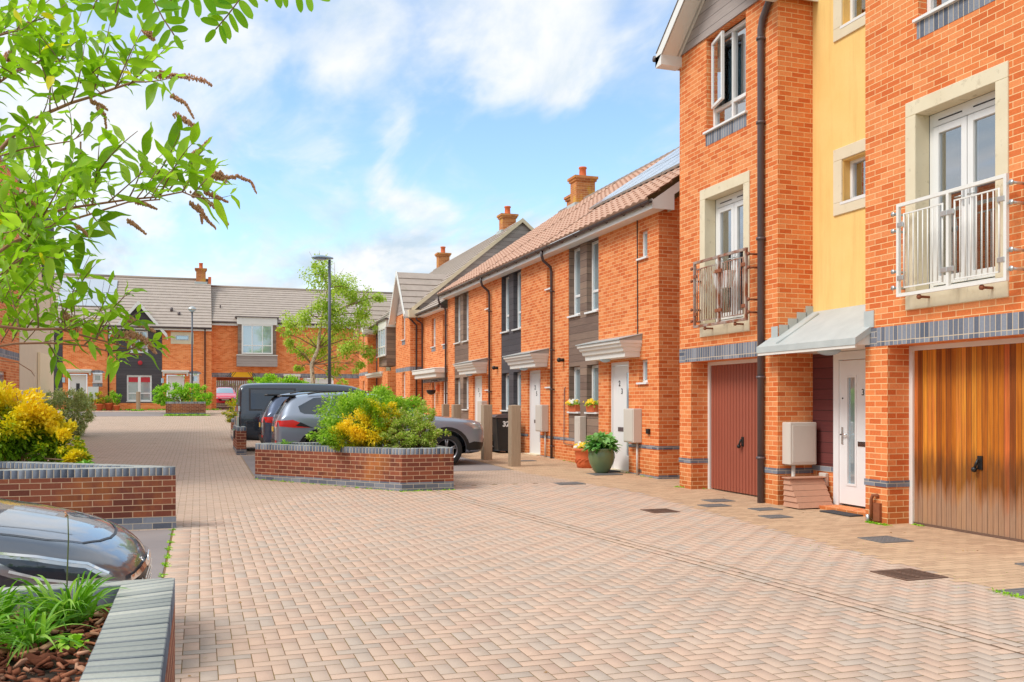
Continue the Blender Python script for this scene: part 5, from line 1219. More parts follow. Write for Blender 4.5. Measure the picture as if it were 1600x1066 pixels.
# ================================================================ BINS AND POTS
bt=thing('wheelie_bin','black wheelie bin with a white number, standing between two oak posts','wheelie bin',(8.2,24.2,G(24.2)))
bx_,by_=8.02,24.35; g=G(24.3)
b=MB(); A=[(bx_-.22,by_-.23),(bx_+.22,by_-.23),(bx_+.22,by_+.23),(bx_-.22,by_+.23)]; B=[(bx_-.29,by_-.28),(bx_+.29,by_-.28),(bx_+.29,by_+.28),(bx_-.29,by_+.28)]
b.add([(*p,g+.06) for p in A]+[(*p,g+.98) for p in B],[(0,1,2,3),(4,5,6,7),(0,1,5,4),(1,2,6,5),(2,3,7,6),(3,0,4,7)]); body=b.obj('bin_body',M['black'],bt,bevel=.03)
b=MB(); b.prism([(bx_-.33,g+.98),(bx_+.33,g+.98),(bx_+.33,g+1.02),(bx_+.15,g+1.07),(bx_-.25,g+1.05),(bx_-.33,g+1.0)],by_-.30,by_+.30,'y'); b.obj('lid',M['pipe'],bt,bevel=.012)
for s in (-1,1): b=MB(); b.tube([(bx_+.22,by_+s*.24,g+.10),(bx_+.22,by_+s*.30,g+.10)],.10,16); b.obj('wheel',M['rubber'],bt)
b=MB(); b.tube([(bx_+.33,by_-.25,g+1.0),(bx_+.36,by_-.25,g+.98),(bx_+.36,by_+.25,g+.98),(bx_+.33,by_+.25,g+1.0)],.014,6); b.obj('handle',M['black'],bt)
o=text('32','bin_number',.2,M['upvc'],body,(bx_-.02,by_-.283,g+.80),ROT_Y,bold=.008); 
def caddy(x,y,s,col,label,cat='caddy'):
    t=thing('recycling_caddy',label,cat,(x,y,G(y)),'recycling boxes beside the wheelie bin'); g=G(y); b=MB(); h=.34*s
    A=[(x-.17*s,y-.14*s),(x+.17*s,y-.14*s),(x+.17*s,y+.14*s),(x-.17*s,y+.14*s)]; B=[(p[0]*1.0+(p[0]-x)*.2,p[1]+(p[1]-y)*.2) for p in A]
    b.add([(*p,g+.01) for p in A]+[(*p,g+h) for p in B],[(0,1,2,3),(0,1,5,4),(1,2,6,5),(2,3,7,6),(3,0,4,7)]); b.obj('box_body',M[col],t,bevel=.012)
    b=MB(); b.box(x-.23*s,x+.23*s,y-.19*s,y+.19*s,g+h,g+h+.04); b.obj('lid',M['black'],t,bevel=.01); b=MB(); b.tube([(x-.2*s,y-.2*s,g+h-.02),(x-.1*s,y-.2*s,g+h*.55),(x+.1*s,y-.2*s,g+h*.55),(x+.2*s,y-.2*s,g+h-.02)],.008,6); b.obj('handle',M['metal'],t)
M['green_plastic']=plain('olive_plastic',sr(96,104,60),.5,.1,5)
caddy(7.82,25.05,1.25,'green_plastic','dark green lidded recycling box left of the wheelie bin'); caddy(7.86,24.72,.8,'black','small black food caddy tucked against the wheelie bin')

def pot(name,label,c,prof,mat,seg=28):
    t=thing(name,label,'flower pot',c); b=MB(); b.lathe(prof,c,seg); b.obj('pot_body',M[mat],t); s=MB(); r=prof[-1][0]; s.lathe([(0,prof[-1][1]-.03),(r,prof[-1][1]-.03)],c,seg); s.obj('soil',M['soil'],t); return t
gp=(8.02,17.75,G(17.7)); greenpot=pot('plant_pot','rounded green glazed pot holding a leafy plant beside door 23',gp,[(0,0),(.13,0),(.17,.05),(.25,.2),(.285,.33),(.28,.42),(.26,.47),(.285,.50),(.29,.52),(.25,.52),(.24,.46)],'greenglaze')
tp=(8.22,19.05,G(19)); terrpot=pot('plant_pot','terracotta pot with yellow and white flowers left of the green pot',tp,[(0,0),(.19,0),(.215,.1),(.23,.25),(.25,.37),(.265,.38),(.27,.44),(.23,.44),(.22,.38)],'terracotta')
b=MB()
for k in range(9):
    a=k*.7; pts=[(tp[0]+.228*math.cos(a+q*.25),tp[1]+.228*math.sin(a+q*.25),tp[2]+.16+.05*math.sin(q*1.1+k)) for q in range(5)]; b.tube(pts,.012,6)
b.obj('relief_pattern',M['terracotta'],terrpot)
wp=[]
for (yy,lb) in ((20.60,'terracotta window box of yellow flowers on the left sill of number 23'),(19.52,'terracotta window box of yellow flowers on the right sill of number 23')):
    t=thing('window_box',lb,'window box',(HX-.0,yy,1.35),'terracotta boxes on the sills of number 23'); b=MB(); z=1.344
    b.add([(HX-.05,yy-.20,z),(HX+.10,yy-.20,z),(HX+.10,yy+.20,z),(HX-.05,yy+.20,z),(HX-.07,yy-.23,z+.17),(HX+.11,yy-.23,z+.17),(HX+.11,yy+.23,z+.17),(HX-.07,yy+.23,z+.17)],[(0,1,2,3),(0,1,5,4),(1,2,6,5),(2,3,7,6),(3,0,4,7),(4,5,6,7)]); b.obj('box_trough',M['terracotta'],t,bevel=.008); wp.append(t)
# white trough hung inside the rusty balustrade
t=thing('hanging_trough','white trough hung inside the rusty balcony rail','planter',(8.2,13.35,3.6)); b=MB(); b.add([(8.16,13.12,3.45),(8.26,13.12,3.45),(8.26,13.45,3.45),(8.16,13.45,3.45),(8.14,13.05,3.72),(8.30,13.05,3.72),(8.30,13.52,3.72),(8.14,13.52,3.72)],[(0,1,2,3),(0,1,5,4),(1,2,6,5),(2,3,7,6),(3,0,4,7)]); b.obj('trough',M['upvc'],t); b=MB(); b.tube([(8.12,13.2,3.98),(8.16,13.2,3.7)],.006,6); b.tube([(8.12,13.4,3.98),(8.16,13.4,3.7)],.006,6); b.obj('hanger',M['metal'],t)
# slatted box by the porch
t=thing('slatted_box','pinkish brown slatted box with a sloping front beside the porch','storage box',(8.5,11.55,0)); b=MB(); y0,y1=11.28,11.66
for i in range(5):
    z0=.02+i*.082; x0=8.30+.0; sl_=.045*i
    b.add([(8.22,y0+sl_*1.1,z0),(8.84,y0+sl_*1.1,z0),(8.84,y1,z0),(8.22,y1,z0),(8.24,y0+sl_*1.1+.045,z0+.078),(8.82,y0+sl_*1.1+.045,z0+.078),(8.82,y1,z0+.078),(8.24,y1,z0+.078)],[(0,1,2,3),(4,5,6,7),(0,1,5,4),(1,2,6,5),(2,3,7,6),(3,0,4,7)])
M['pinkbox']=plain('pinkish_brown_plastic',sr(190,142,116),.7,.1,12)
b.obj('slats',M['pinkbox'],t); b=MB(); b.box(8.20,8.86,y0+.20,y1+.01,.432,.452); b.obj('lid',M['pinkbox'],t,bevel=.004)
# hanging basket on the linking house
t=thing('hanging_basket','small dark hanging basket on the wall of the linking house','hanging basket',(8.35,34.2,2.1)); b=MB(); b.sphere((8.33,34.1,2.02),.18,.18,.16,14,6,-90,10); b.obj('basket',M['black'],t); b=MB(); 
for a in (0,2.1,4.2): b.tube([(8.33+.17*math.cos(a),34.1+.17*math.sin(a),2.04),(8.33,34.1,2.38)],.006,4)
b.tube([(8.58,34.1,2.40),(8.33,34.1,2.40)],.012,6); b.obj('hanger',M['black'],t)
# pots by the far house
for i,(x,y,s,lb) in enumerate([(-5.75,60.6,.9,'largest terracotta pot among the plants by the far white meter box'),(-5.2,60.8,1.0,'terracotta pot under the green shrub at the far downpipe'),(-4.75,60.5,.7,'small low terracotta pot in front of the far downpipe'),(-6.3,60.7,.8,'terracotta pot beside the far left post')]):
    t=thing('plant_pot',lb,'flower pot',(x,y,G(y)),'pots in front of the back houses'); b=MB(); b.lathe([(0,0),(.18*s,0),(.26*s,.38*s),(.29*s,.38*s),(.29*s,.46*s),(.24*s,.46*s)],(x,y,G(y)),12); b.obj('pot_body',M['terracotta'],t)
mb=MB(); mb.ab('Y',61.5,-6.45,-5.85,1.75,2.55,0,.2); t=mb.obj('meter_cabinet',M['upvc'],h1)
# ================================================================ VEHICLES
def subdiv(bm,cuts=1):
    pass
class Car:
    """car body: local x forward (nose at +), y left, z up; built at the origin then placed"""
    def __init__(s,name,label,st,paint,group=None,cat='car'):
        s.root=thing(name,label,cat,(0,0,0),group); s.paint=paint
        # st rows: x, half width at sill, half width at belt, half width at roof edge, z sill, z belt, z top
        V=[];F=[]; secs=[]
        for (x,ws,wb,wt,z0,zb,zt) in st:
            half=[(0,z0),(ws*.8,z0),(ws*.97,z0+.05),(ws,z0+.14),(ws+(wb-ws)*.6,z0+(zb-z0)*.45),(wb,z0+(zb-z0)*.72),(wb*.995,zb-.03),(wb*.975,zb+.01),(wt+(wb*.975-wt)*.5,zb+(zt-zb)*.45),(wt+.02,zt-(zt-zb)*.16-.01),(wt-.06,zt-.015*(1 if zt-zb>.2 else .5)),(wt*.55,zt+.012),(0,zt+.02)]
            secs.append(half)
        k=len(secs[0]); ring=[]
        for i,(row,half) in enumerate(zip(st,secs)):
            pts=half+[(-y,z) for y,z in half[-2:0:-1]]; ring.append(len(pts)); V+=[(row[0],y,z) for y,z in pts]
        m=ring[0]
        for i in range(len(st)-1):
            for j in range(m): F.append((i*m+j,i*m+(j+1)%m,(i+1)*m+(j+1)%m,(i+1)*m+j))
        F.append(tuple(range(m))); F.append(tuple((len(st)-1)*m+j for j in range(m)))
        me=bpy.data.meshes.new('body'); me.from_pydata(V,[],F); o=bpy.data.objects.new('tmp',me); COL.objects.link(o)
        sub=o.modifiers.new('s','SUBSURF'); sub.levels=2; sub.render_levels=2
        s.tmp=o; s.cutters=[]
    def arch(s,x,r,z):
        for side in (1,-1):
            b=MB(); n=28; b.tube([(x,side*.55,z),(x,side*1.3,z)],r,n,True,False); c=b.obj('cut',M['black'],None); c.hide_render=True; s.cutters.append(c)
            m=s.tmp.modifiers.new('b','BOOLEAN'); m.operation='DIFFERENCE'; m.object=c; m.solver='EXACT'
    def finish(s):
        dg=bpy.context.evaluated_depsgraph_get(); dg.update()
        mods=[m for m in s.tmp.modifiers if m.type=='BOOLEAN']
        for m in mods: m.show_viewport=False
        dg.update(); e=s.tmp.evaluated_get(dg); tm=e.to_mesh(); bm=bmesh.new(); bm.from_mesh(tm); s.bvh=BVHTree.FromBMesh(bm); bm.free(); e.to_mesh_clear()
        for m in mods: m.show_viewport=True
        dg.update(); me=bpy.data.meshes.new_from_object(s.tmp.evaluated_get(dg)); me.materials.clear(); me.materials.append(s.paint)
        for p in me.polygons: p.use_smooth=True; p.material_index=0
        me.set_sharp_from_angle(angle=R(35)) if hasattr(me,'set_sharp_from_angle') else None
        b=bpy.data.objects.new('body',me); COL.objects.link(b); b.parent=s.root; s.body=b
        bpy.data.objects.remove(s.tmp)
        for c in s.cutters: bpy.data.objects.remove(c)
        return b
    def patch(s,name,poly,view,mat,off=.004,parent=None,step=.05,thick=.0):
        """polygon laid on the body: view 'L','R' (x,z), 'F','B' (y,z), 'T' (x,y)"""
        n=len(poly); xs=[p[0] for p in poly]; ys=[p[1] for p in poly]
        pts=[Vector(p) for p in poly]; 
        # densify the boundary
        bd=[]
        for i in range(n):
            a,b=pts[i],pts[(i+1)%n]; k=max(1,int((b-a).length/step))
            for j in range(k): bd.append(a+(b-a)*(j/k))
        allp=list(bd); x=min(xs)+step/2
        def inside(p):
            c=False
            for i in range(len(bd)):
                a,b=bd[i],bd[(i+1)%len(bd)]
                if (a.y>p.y)!=(b.y>p.y) and p.x<(b.x-a.x)*(p.y-a.y)/(b.y-a.y)+a.x: c=not c
            return c
        while x<max(xs):
            y=min(ys)+step/2
            while y<max(ys):
                q=Vector((x,y))
                if inside(q) and min((q-b).length for b in bd)>step*.35: allp.append(q)
                y+=step
            x+=step
        vs,es,fs,*_=delaunay_2d_cdt(allp,[(i,(i+1)%len(bd)) for i in range(len(bd))],[],1,1e-5)
        out=[]
        for p in vs:
            if view in 'LR': sgn=1 if view=='L' else -1; o_=Vector((p.x,sgn*3,p.y)); d=Vector((0,-sgn,0))
            elif view in 'FB': sgn=1 if view=='F' else -1; o_=Vector((sgn*6,p.x,p.y)); d=Vector((-sgn,0,0))
            else: o_=Vector((p.x,p.y,4)); d=Vector((0,0,-1))
            h=s.bvh.ray_cast(o_,d)
            if h[0] is None: 
                q=s.bvh.find_nearest(o_-d*0+d*2.0); out.append(q[0]+ (q[1] if q[1].dot(d)<0 else -q[1])*off); continue
            nn=h[1] if h[1].dot(d)<0 else -h[1]; out.append(h[0]+nn*off)
        b=MB(); b.add(out,[tuple(f) for f in fs if len(f)>2],True); return b.obj(name,mat,parent or s.root)
    def wheel(s,x,z,r,side,w_=.22,y=.78):
        y0=y*side; b=MB(); t=.0; n=32
        def lat(prof):
            V=[(x+rr*math.cos(2*math.pi*k/n),y0+side*yy,z+rr*math.sin(2*math.pi*k/n)) for rr,yy in prof for k in range(n)]
            F=[(i*n+k,i*n+(k+1)%n,(i+1)*n+(k+1)%n,(i+1)*n+k) for i in range(len(prof)-1) for k in range(n)]; return V,F
        w=MB(); w.add(*lat([(r*.66,w_*.5-.01),(r*.70,w_*.5),(r*.9,w_*.5),(r*.97,w_*.42),(r,w_*.3),(r,-w_*.3),(r*.95,-w_*.5),(r*.6,-w_*.5)]),True); tw=w.obj('tyre',M['rubber'],s.root)
        w=MB(); w.add(*lat([(r*.66,w_*.5-.01),(r*.63,w_*.42),(r*.60,w_*.1),(r*.60,-w_*.3),(0.02,-w_*.3)]),True); w.obj('wheel_well',M['black'],tw)
        w=MB(); w.add(*lat([(r*.67,w_*.5+.002),(r*.62,w_*.44),(r*.60,w_*.35)]),True); rim=w.obj('rim',M['alloy'],tw)
        w=MB()
        for k in range(5):
            for dd in (-.13,.13):
                a=2*math.pi*k/5+.3; p0=(x+.05*math.cos(a),y0+side*w_*.34,z+.05*math.sin(a)); p1=(x+r*.64*math.cos(a+dd),y0+side*w_*.42,z+r*.64*math.sin(a+dd)); w.tube([p0,p1],[.022,.016],6)
        w.tube([(x,y0+side*w_*.2,z),(x,y0+side*w_*.40,z)],.06,12); w.obj('spoke',M['alloy'],tw)
        return tw
    def place(s,x,y,z,heading):
        s.root.location=(x,y,z); s.root.rotation_euler=(0,0,R(heading)); return s.root

def suv(name,label,paint,full=True,group='parked cars in the middle bays'):
    st=[(2.30,.55,.60,.50,.42,.72,.84),(2.24,.74,.80,.66,.30,.86,.97),(2.10,.84,.88,.74,.26,.94,1.03),(1.80,.88,.915,.80,.25,1.00,1.075),(1.30,.89,.925,.82,.25,1.03,1.12),(.98,.89,.925,.82,.25,1.05,1.16),(.86,.89,.925,.80,.25,1.06,1.21),(.50,.89,.925,.72,.25,1.07,1.40),(.10,.89,.925,.66,.25,1.08,1.585),(-.20,.89,.925,.65,.25,1.09,1.645),(-.70,.89,.925,.65,.25,1.11,1.675),(-1.30,.89,.925,.64,.25,1.14,1.66),(-1.75,.885,.92,.62,.27,1.17,1.615),(-1.98,.88,.91,.61,.30,1.18,1.56),(-2.12,.87,.90,.66,.34,1.14,1.36),(-2.22,.86,.89,.72,.38,1.05,1.18),(-2.30,.80,.82,.68,.42,.90,1.02)]
    c=Car(name,label,st,paint,group); R_=.37
    c.arch(1.36,.455,.36); c.arch(-1.33,.455,.36); c.finish()
    for x in (1.36,-1.33):
        for sd in (1,-1): c.wheel(x,.365,R_,sd,y=.79)
    for v,sg in (('R',-1),('L',1)):
        c.patch('side_window',[(.55,1.14),(.15,1.48),(-.05,1.565),(-.32,1.59),(-.32,1.13)],v,M['carglass'])
        c.patch('side_window',[(-.38,1.13),(-.38,1.59),(-1.10,1.585),(-1.22,1.17)],v,M['carglass'])
        c.patch('side_window',[(-1.28,1.18),(-1.14,1.57),(-1.50,1.545),(-1.83,1.36),(-1.80,1.24),(-1.72,1.20)],v,M['carglass'])
        # black wheel arch cladding and sill
        for xc in (1.36,-1.33):
            ring=[(xc+.46*math.cos(a),.36+.46*math.sin(a)) for a in [math.pi*i/14 for i in range(15)]]+[(xc+.545*math.cos(a),.36+.53*math.sin(a)) for a in [math.pi*i/14 for i in range(14,-1,-1)]]
            c.patch('arch_trim',ring,v,M['black'],.008,step=.06)
        c.patch('sill_trim',[(.84,.28),(-.80,.28),(-.80,.44),(.84,.40)],v,M['black'],.008,step=.08)
        c.patch('bumper_trim',[(2.2,.27),(1.88,.27),(1.84,.50),(2.0,.55),(2.24,.52)],v,M['black'],.006,step=.06)
        c.patch('tail_light',[(-2.24,1.05),(-2.22,.93),(-1.92,.90),(-1.60,.90),(-1.76,.99),(-1.95,1.07)],v,M['tail'],.008,step=.04)
        c.patch('tail_light_trim',[(-1.90,.94),(-1.52,.895),(-1.62,.93),(-1.80,1.02)],v,M['black'],.011,step=.04)
        c.patch('headlight',[(2.22,.90),(2.24,.82),(1.98,.84),(1.72,.98),(1.95,.985)],v,M['lens'],.006,step=.04)
        for xx in (.50,-.35,-1.22): c.patch('door_seam',[(xx,.46),(xx+.012,.46),(xx+.012,1.10),(xx,1.10)],v,M['ink'],.003,step=.06)
        b=MB(); b.tube([(.05,sg*.66,1.64),(-.3,sg*.64,1.695),(-1.3,sg*.62,1.69),(-1.62,sg*.60,1.63)],.016,8); b.obj('roof_rail',M['black'],c.root)
        for xx in (-.05,-.95): b=MB(); b.tube([(xx,sg*.935,1.0),(xx-.2,sg*.945,1.0)],.016,8); b.obj('door_handle',paint,c.root)
        b=MB(); b.sphere((.62,sg*1.02,1.14),.10,.13,.085,12,8); b.obj('door_mirror',paint,c.root)
    c.patch('windscreen',[(.90,-.66),(.90,.66),(.10,.58),(.10,-.58)],'T',M['carglass'],.005,step=.1)
    c.patch('rear_window',[(-.66,1.19),(.66,1.19),(.56,1.52),(-.56,1.52)],'B',M['carglass'],.006,step=.07)
    b=MB(); b.box(-2.16,-1.86,-.58,.58,1.575,1.615); b.obj('spoiler',M['black'],c.root,bevel=.012)
    c.patch('number_plate',[(-.26,.80),(.26,.80),(.26,.91),(-.26,.91)],'B',M['plate_y'],.010,step=.1)
    c.patch('rear_trim',[(-.78,.36),(.78,.36),(.74,.62),(-.74,.62)],'B',M['black'],.008,step=.08)
    for sg in (-1,1): c.patch('reflector',[(sg*.58,.56),(sg*.76,.56),(sg*.76,.62),(sg*.58,.62)],'B',M['tail'],.012,step=.05); c.patch('tail_light',[(sg*.50,.92),(sg*.80,.92),(sg*.80,1.06),(sg*.50,1.02)],'B',M['tail'],.010,step=.05)
    c.patch('grille',[(-.56,.66),(.56,.66),(.62,.86),(-.62,.86)],'F',M['black'],.008,step=.07)
    c.patch('front_trim',[(-.62,.34),(.62,.34),(.5,.60),(-.5,.60)],'F',M['black'],.008,step=.07)
    for sg in (-1,1): c.patch('fog_lamp',[(sg*.60,.52),(sg*.72,.52),(sg*.72,.62),(sg*.60,.60)],'F',M['lens'],.010,step=.05)
    return c
c=suv('parked_car','metallic grey four by four parked nose to the houses behind the planter shrubs',M['car_grey']); c.root.scale=(1.035,1,1); c.place(3.93,21.25,G(20.5)-.0,0)
c=suv('parked_car','dark blue four by four mostly hidden, its yellow plate just left of the grey one',M['car_navy']); c.place(3.72,23.75,G(23.7),0)

# ---- black van
st=[(2.45,.60,.66,.55,.40,.75,.88),(2.38,.78,.84,.70,.28,.90,1.02),(2.15,.90,.93,.80,.25,1.02,1.12),(1.75,.93,.95,.80,.25,1.07,1.24),(1.25,.93,.95,.74,.25,1.08,1.58),(.85,.93,.95,.72,.25,1.08,1.80),(.40,.93,.95,.74,.25,1.08,1.87),(-.8,.93,.95,.76,.25,1.08,1.89),(-1.9,.93,.95,.76,.27,1.08,1.88),(-2.30,.92,.94,.76,.30,1.08,1.86),(-2.40,.91,.93,.75,.32,1.06,1.80),(-2.46,.88,.90,.70,.36,1.0,1.6)]
c=Car('parked_van','black van with dark side windows and upright tail lights behind the grey car',st,M['car_black'],'parked cars in the middle bays','van')
c.arch(1.55,.41,.34); c.arch(-1.45,.41,.34); c.finish()
for x in (1.55,-1.45):
    for sd in (1,-1): c.wheel(x,.34,.34,sd,y=.80)
for v,sg in (('R',-1),('L',1)):
    c.patch('side_window',[(-2.12,1.16),(-.95,1.16),(-.95,1.70),(-2.12,1.70)],v,M['carglass'],.006,step=.09)
    c.patch('side_window',[(-.82,1.16),(.42,1.16),(.42,1.70),(-.82,1.70)],v,M['carglass'],.006,step=.09)
    c.patch('side_window',[(.52,1.16),(1.35,1.16),(.85,1.66),(.52,1.68)],v,M['carglass'],.006,step=.09)
    c.patch('window_seal',[(-2.17,1.12),(-.90,1.12),(-.90,1.74),(-2.17,1.74)],v,M['ink'],.003,step=.09)
    c.patch('side_trim',[(-2.36,.78),(2.0,.78),(2.0,.80),(-2.36,.80)],v,M['ink'],.006,step=.1)
    b=MB(); b.box(-2.47,-2.40,min(sg*.80,sg*.93),max(sg*.80,sg*.93),1.10,1.24) ; b.obj('tail_light',M['lens'],c.root,bevel=.012); b=MB(); b.box(-2.485,-2.47,min(sg*.82,sg*.91),max(sg*.82,sg*.91),1.12,1.20); b.obj('tail_light',M['tail'],c.root)
    b=MB(); b.box(-2.50,-2.43,min(sg*.78,sg*.92),max(sg*.78,sg*.92),.66,.94); b.obj('lower_tail_light',M['lens'],c.root,bevel=.01)
c.patch('rear_window',[(-.74,1.18),(.74,1.18),(.66,1.70),(-.66,1.70)],'B',M['carglass'],.008,step=.1)
b=MB(); b.box(-2.58,-2.40,-.90,.90,.36,.60); b.obj('rear_bumper',M['car_black'],c.root,bevel=.04)
c.patch('number_plate',[(-.26,.84),(.26,.84),(.26,.95),(-.26,.95)],'B',M['plate_y'],.012,step=.1)
c.place(3.45,27.1,G(26.6),0)

# ---- hatchback family for the red car and the near dark car
def hatch(name,label,paint,group=None,near=False):
    st=[(2.22,.30,.34,.26,.34,.48,.54),(2.18,.48,.54,.44,.28,.54,.60),(2.10,.64,.70,.56,.24,.60,.665),(1.97,.76,.80,.65,.22,.66,.735),(1.77,.83,.87,.73,.20,.71,.80),(1.45,.86,.90,.78,.20,.77,.87),(1.10,.86,.90,.79,.20,.82,.925),(.92,.86,.90,.78,.20,.86,.965),(.55,.86,.90,.70,.20,.94,1.22),(.10,.86,.90,.62,.20,.95,1.40),(-.30,.86,.90,.61,.20,.96,1.455),(-1.0,.86,.90,.60,.20,.98,1.44),(-1.55,.85,.89,.58,.22,1.0,1.36),(-1.85,.84,.88,.62,.26,1.0,1.18),(-2.05,.82,.86,.68,.32,.94,1.04),(-2.12,.74,.78,.6,.36,.80,.90)]
    c=Car(name,label,st,paint,group); c.arch(1.30,.38,.31); c.arch(-1.28,.38,.31); c.finish()
    for x in (1.30,-1.28):
        for sd in (1,-1): c.wheel(x,.315,.315,sd,y=.76,w_=.2)
    for v,sg in (('R',-1),('L',1)):
        c.patch('side_window',[(.60,1.0),(.10,1.32),(-.22,1.385),(-.22,.99)],v,M['carglass']); c.patch('side_window',[(-.28,.99),(-.28,1.385),(-1.1,1.36),(-1.45,1.05)],v,M['carglass'])
        b=MB(); b.sphere((.62,sg*.97,1.02),.09,.12,.075,12,8); b.obj('door_mirror',paint,c.root)
    c.patch('windscreen',[(.95,-.66),(.95,.66),(.10,.56),(.10,-.56)],'T',M['mirrorglass'] if not near else M['carglass'],.005,step=.1)
    return c
c=hatch('parked_car','red hatchback facing the camera beyond the brick archway',M['car_red'])
for sg in (-1,1): c.patch('headlight',[(sg*.48,.55),(sg*.72,.58),(sg*.70,.66),(sg*.50,.62)],'F',M['lens'],.01,step=.05)
c.patch('grille',[(-.44,.40),(.44,.40),(.5,.53),(-.5,.53)],'F',M['black'],.01,step=.07); c.patch('number_plate',[(-.26,.44),(.26,.44),(.26,.54),(-.26,.54)],'F',M['plate_w'],.016,step=.1); c.patch('grille_bar',[(-.4,.60),(.4,.60),(.4,.625),(-.4,.625)],'F',M['chrome'],.014,step=.07)
c.place(1.82,74.4,G(73),-90)

c=hatch('parked_car','dark grey car nose with slim headlight and honeycomb grille at the left edge',M['car_dark'],near=True)
# bonnet shut line, swept headlight, badge blade and grille
def strip(c,pts,w_,name,mat,view,off):
    L_=[Vector(p) for p in pts]; l=[];r=[]
    for i,p in enumerate(L_):
        t=(L_[min(i+1,len(L_)-1)]-L_[max(i-1,0)]).normalized(); n=Vector((-t.y,t.x)); l.append(p+n*w_/2); r.append(p-n*w_/2)
    return c.patch(name,[tuple(p) for p in l+r[::-1]],view,mat,off,step=.05)
strip(c,[(.95,.78),(1.4,.77),(1.75,.70),(1.92,.58),(1.99,.40),(2.03,.2),(2.04,0),(2.03,-.2),(1.99,-.40),(1.92,-.58),(1.75,-.70),(1.4,-.77),(.95,-.78)],.014,'bonnet_seam',M['ink'],'T',.004)
strip(c,[(1.05,.60),(1.5,.56),(1.85,.44)],.02,'bonnet_crease',M['car_dark'],'T',.006); strip(c,[(1.05,-.60),(1.5,-.56),(1.85,-.44)],.02,'bonnet_crease',M['car_dark'],'T',.006)
for v,sg in (('R',-1),('L',1)):
    c.patch('headlight',[(1.22,.79),(1.42,.765),(1.72,.715),(1.98,.645),(2.08,.57),(1.98,.53),(1.72,.57)],v,M['lens'],.006,step=.035)
    c.patch('headlight_inner',[(1.50,.735),(1.70,.70),(1.95,.635),(2.03,.575),(1.90,.575),(1.70,.615)],v,M['carglass'],.010,step=.03)
    strip(c,[(1.30,.785),(1.50,.755),(1.72,.717),(1.96,.655),(2.06,.59)],.011,'headlight_edge',M['chrome'],v,.009)
    strip(c,[(1.60,.655),(1.76,.60),(1.93,.56),(2.03,.555)],.014,'daytime_light',M['upvc'],v,.014)
    c.patch('intake',[(2.10,.50),(1.98,.50),(1.90,.34),(2.06,.32)],v,M['black'],.008,step=.04)
strip(c,[(1.22,.40),(1.22,.60),(1.26,.78)],.008,'wing_seam',M['ink'],'R',.004)
c.patch('grille',[(-.50,.30),(.50,.30),(.60,.46),(.40,.53),(-.40,.53),(-.60,.46)],'F',M['black'],.010,step=.05)
hc=MB()
for j in range(5):
    for i in range(16):
        y=-.56+i*.075+(.037 if j%2 else 0); z=.32+j*.042
        h=c.bvh.ray_cast(Vector((5,y,z)),Vector((-1,0,0)))
        if h[0] is None or abs(y)>.56: continue
        p=h[0]+Vector((.016,0,0)); r_=.017
        hx=[(p.x,p.y+r_*math.cos(math.pi/3*k),p.z+r_*.8*math.sin(math.pi/3*k)) for k in range(6)]; hc.add(hx+[(q[0]+.004,p.y+(q[1]-p.y)*.7,p.z+(q[2]-p.z)*.7) for q in hx],[(k,(k+1)%6,6+(k+1)%6,6+k) for k in range(6)]+[(6,7,8,9,10,11)])
hc.obj('grille_mesh',M['chrome'],c.root)
strip(c,[(-.58,.53),(-.3,.545),(0,.55),(.3,.545),(.58,.53)],.028,'grille_bar',M['chrome'],'F',.02)
strip(c,[(-.60,.45),(-.5,.32),(-.4,.29),(.4,.29),(.5,.32),(.60,.45)],.018,'grille_surround',M['chrome'],'F',.018)
b=MB(); 
for k in range(20):
    pass
b.tube([(2.235,.07*math.cos(a)*1.25,.55+.05*math.sin(a)) for a in [2*math.pi*i/20 for i in range(21)]],.006,6,False); b.tube([(2.235,.03*math.cos(a),.555+.045*math.sin(a)) for a in [2*math.pi*i/14 for i in range(15)]],.005,6,False); b.obj('badge',M['chrome'],c.root)
c.place(-2.54,6.25,.02,0)
# ================================================================ VEGETATION
CS,SN=math.cos(TH),math.sin(TH)
def px(u,v,d):
    """world point standing d metres in front of the camera in photograph direction (u,v)"""
    a=(u-800)/1437; return np.array([(SN+CS*a)*d,(CS-SN*a)*d,1.55+(630-v)/1437*d])
def norm(a): return a/np.maximum(np.linalg.norm(a,axis=-1,keepdims=True),1e-9)
def leaves(name,P,D,S,mat,parent=None,aspect=.4,nseg=2,droop=.2,fold=.25,seed=1,rnd=None,up=None,kind=None,attrs=None,wprof=None,wave=0):
    rng=np.random.default_rng(seed); n=len(P); P=np.asarray(P,float); D=norm(np.asarray(D,float)); S=np.broadcast_to(np.asarray(S,float),(n,))
    Z=np.array([0,0,1.]) if up is None else up
    side=np.cross(D,Z+rng.normal(0,.35,(n,3))); side=norm(side); nrm=norm(np.cross(side,D))
    ts=np.linspace(0,1,nseg+1); V=[]
    wp=wprof or (lambda t: math.sin(math.pi*min(1,t**.8))**.8 if 0<t<1 else 0.02)
    for t in ts:
        c=P+D*(S*t)[:,None]-np.array([0,0,1.])*(S*droop*t*t)[:,None]
        if wave: c=c+nrm*(S*wave*np.sin(t*9+np.arange(n)))[:,None]
        w_=(S*aspect*.5*wp(t))[:,None]
        V+= [c-side*w_+nrm*w_*fold, c, c+side*w_+nrm*w_*fold]
    V=np.stack(V,1).reshape(-1,3); k=3*(nseg+1); b=(np.arange(n)*k)[:,None]; T=[]
    for i in range(nseg):
        o=3*i; T+=[[o,o+1,o+4,o+3],[o+1,o+2,o+5,o+4]]
    F=(b[:,None,:]+np.array(T)[None]).reshape(-1,4)
    r=rng.uniform(0,1,n) if rnd is None else rnd
    o=npmesh(name,V,F,mat,parent,{'rnd':np.repeat(r,len(T))},smooth=nseg>2)
    return o
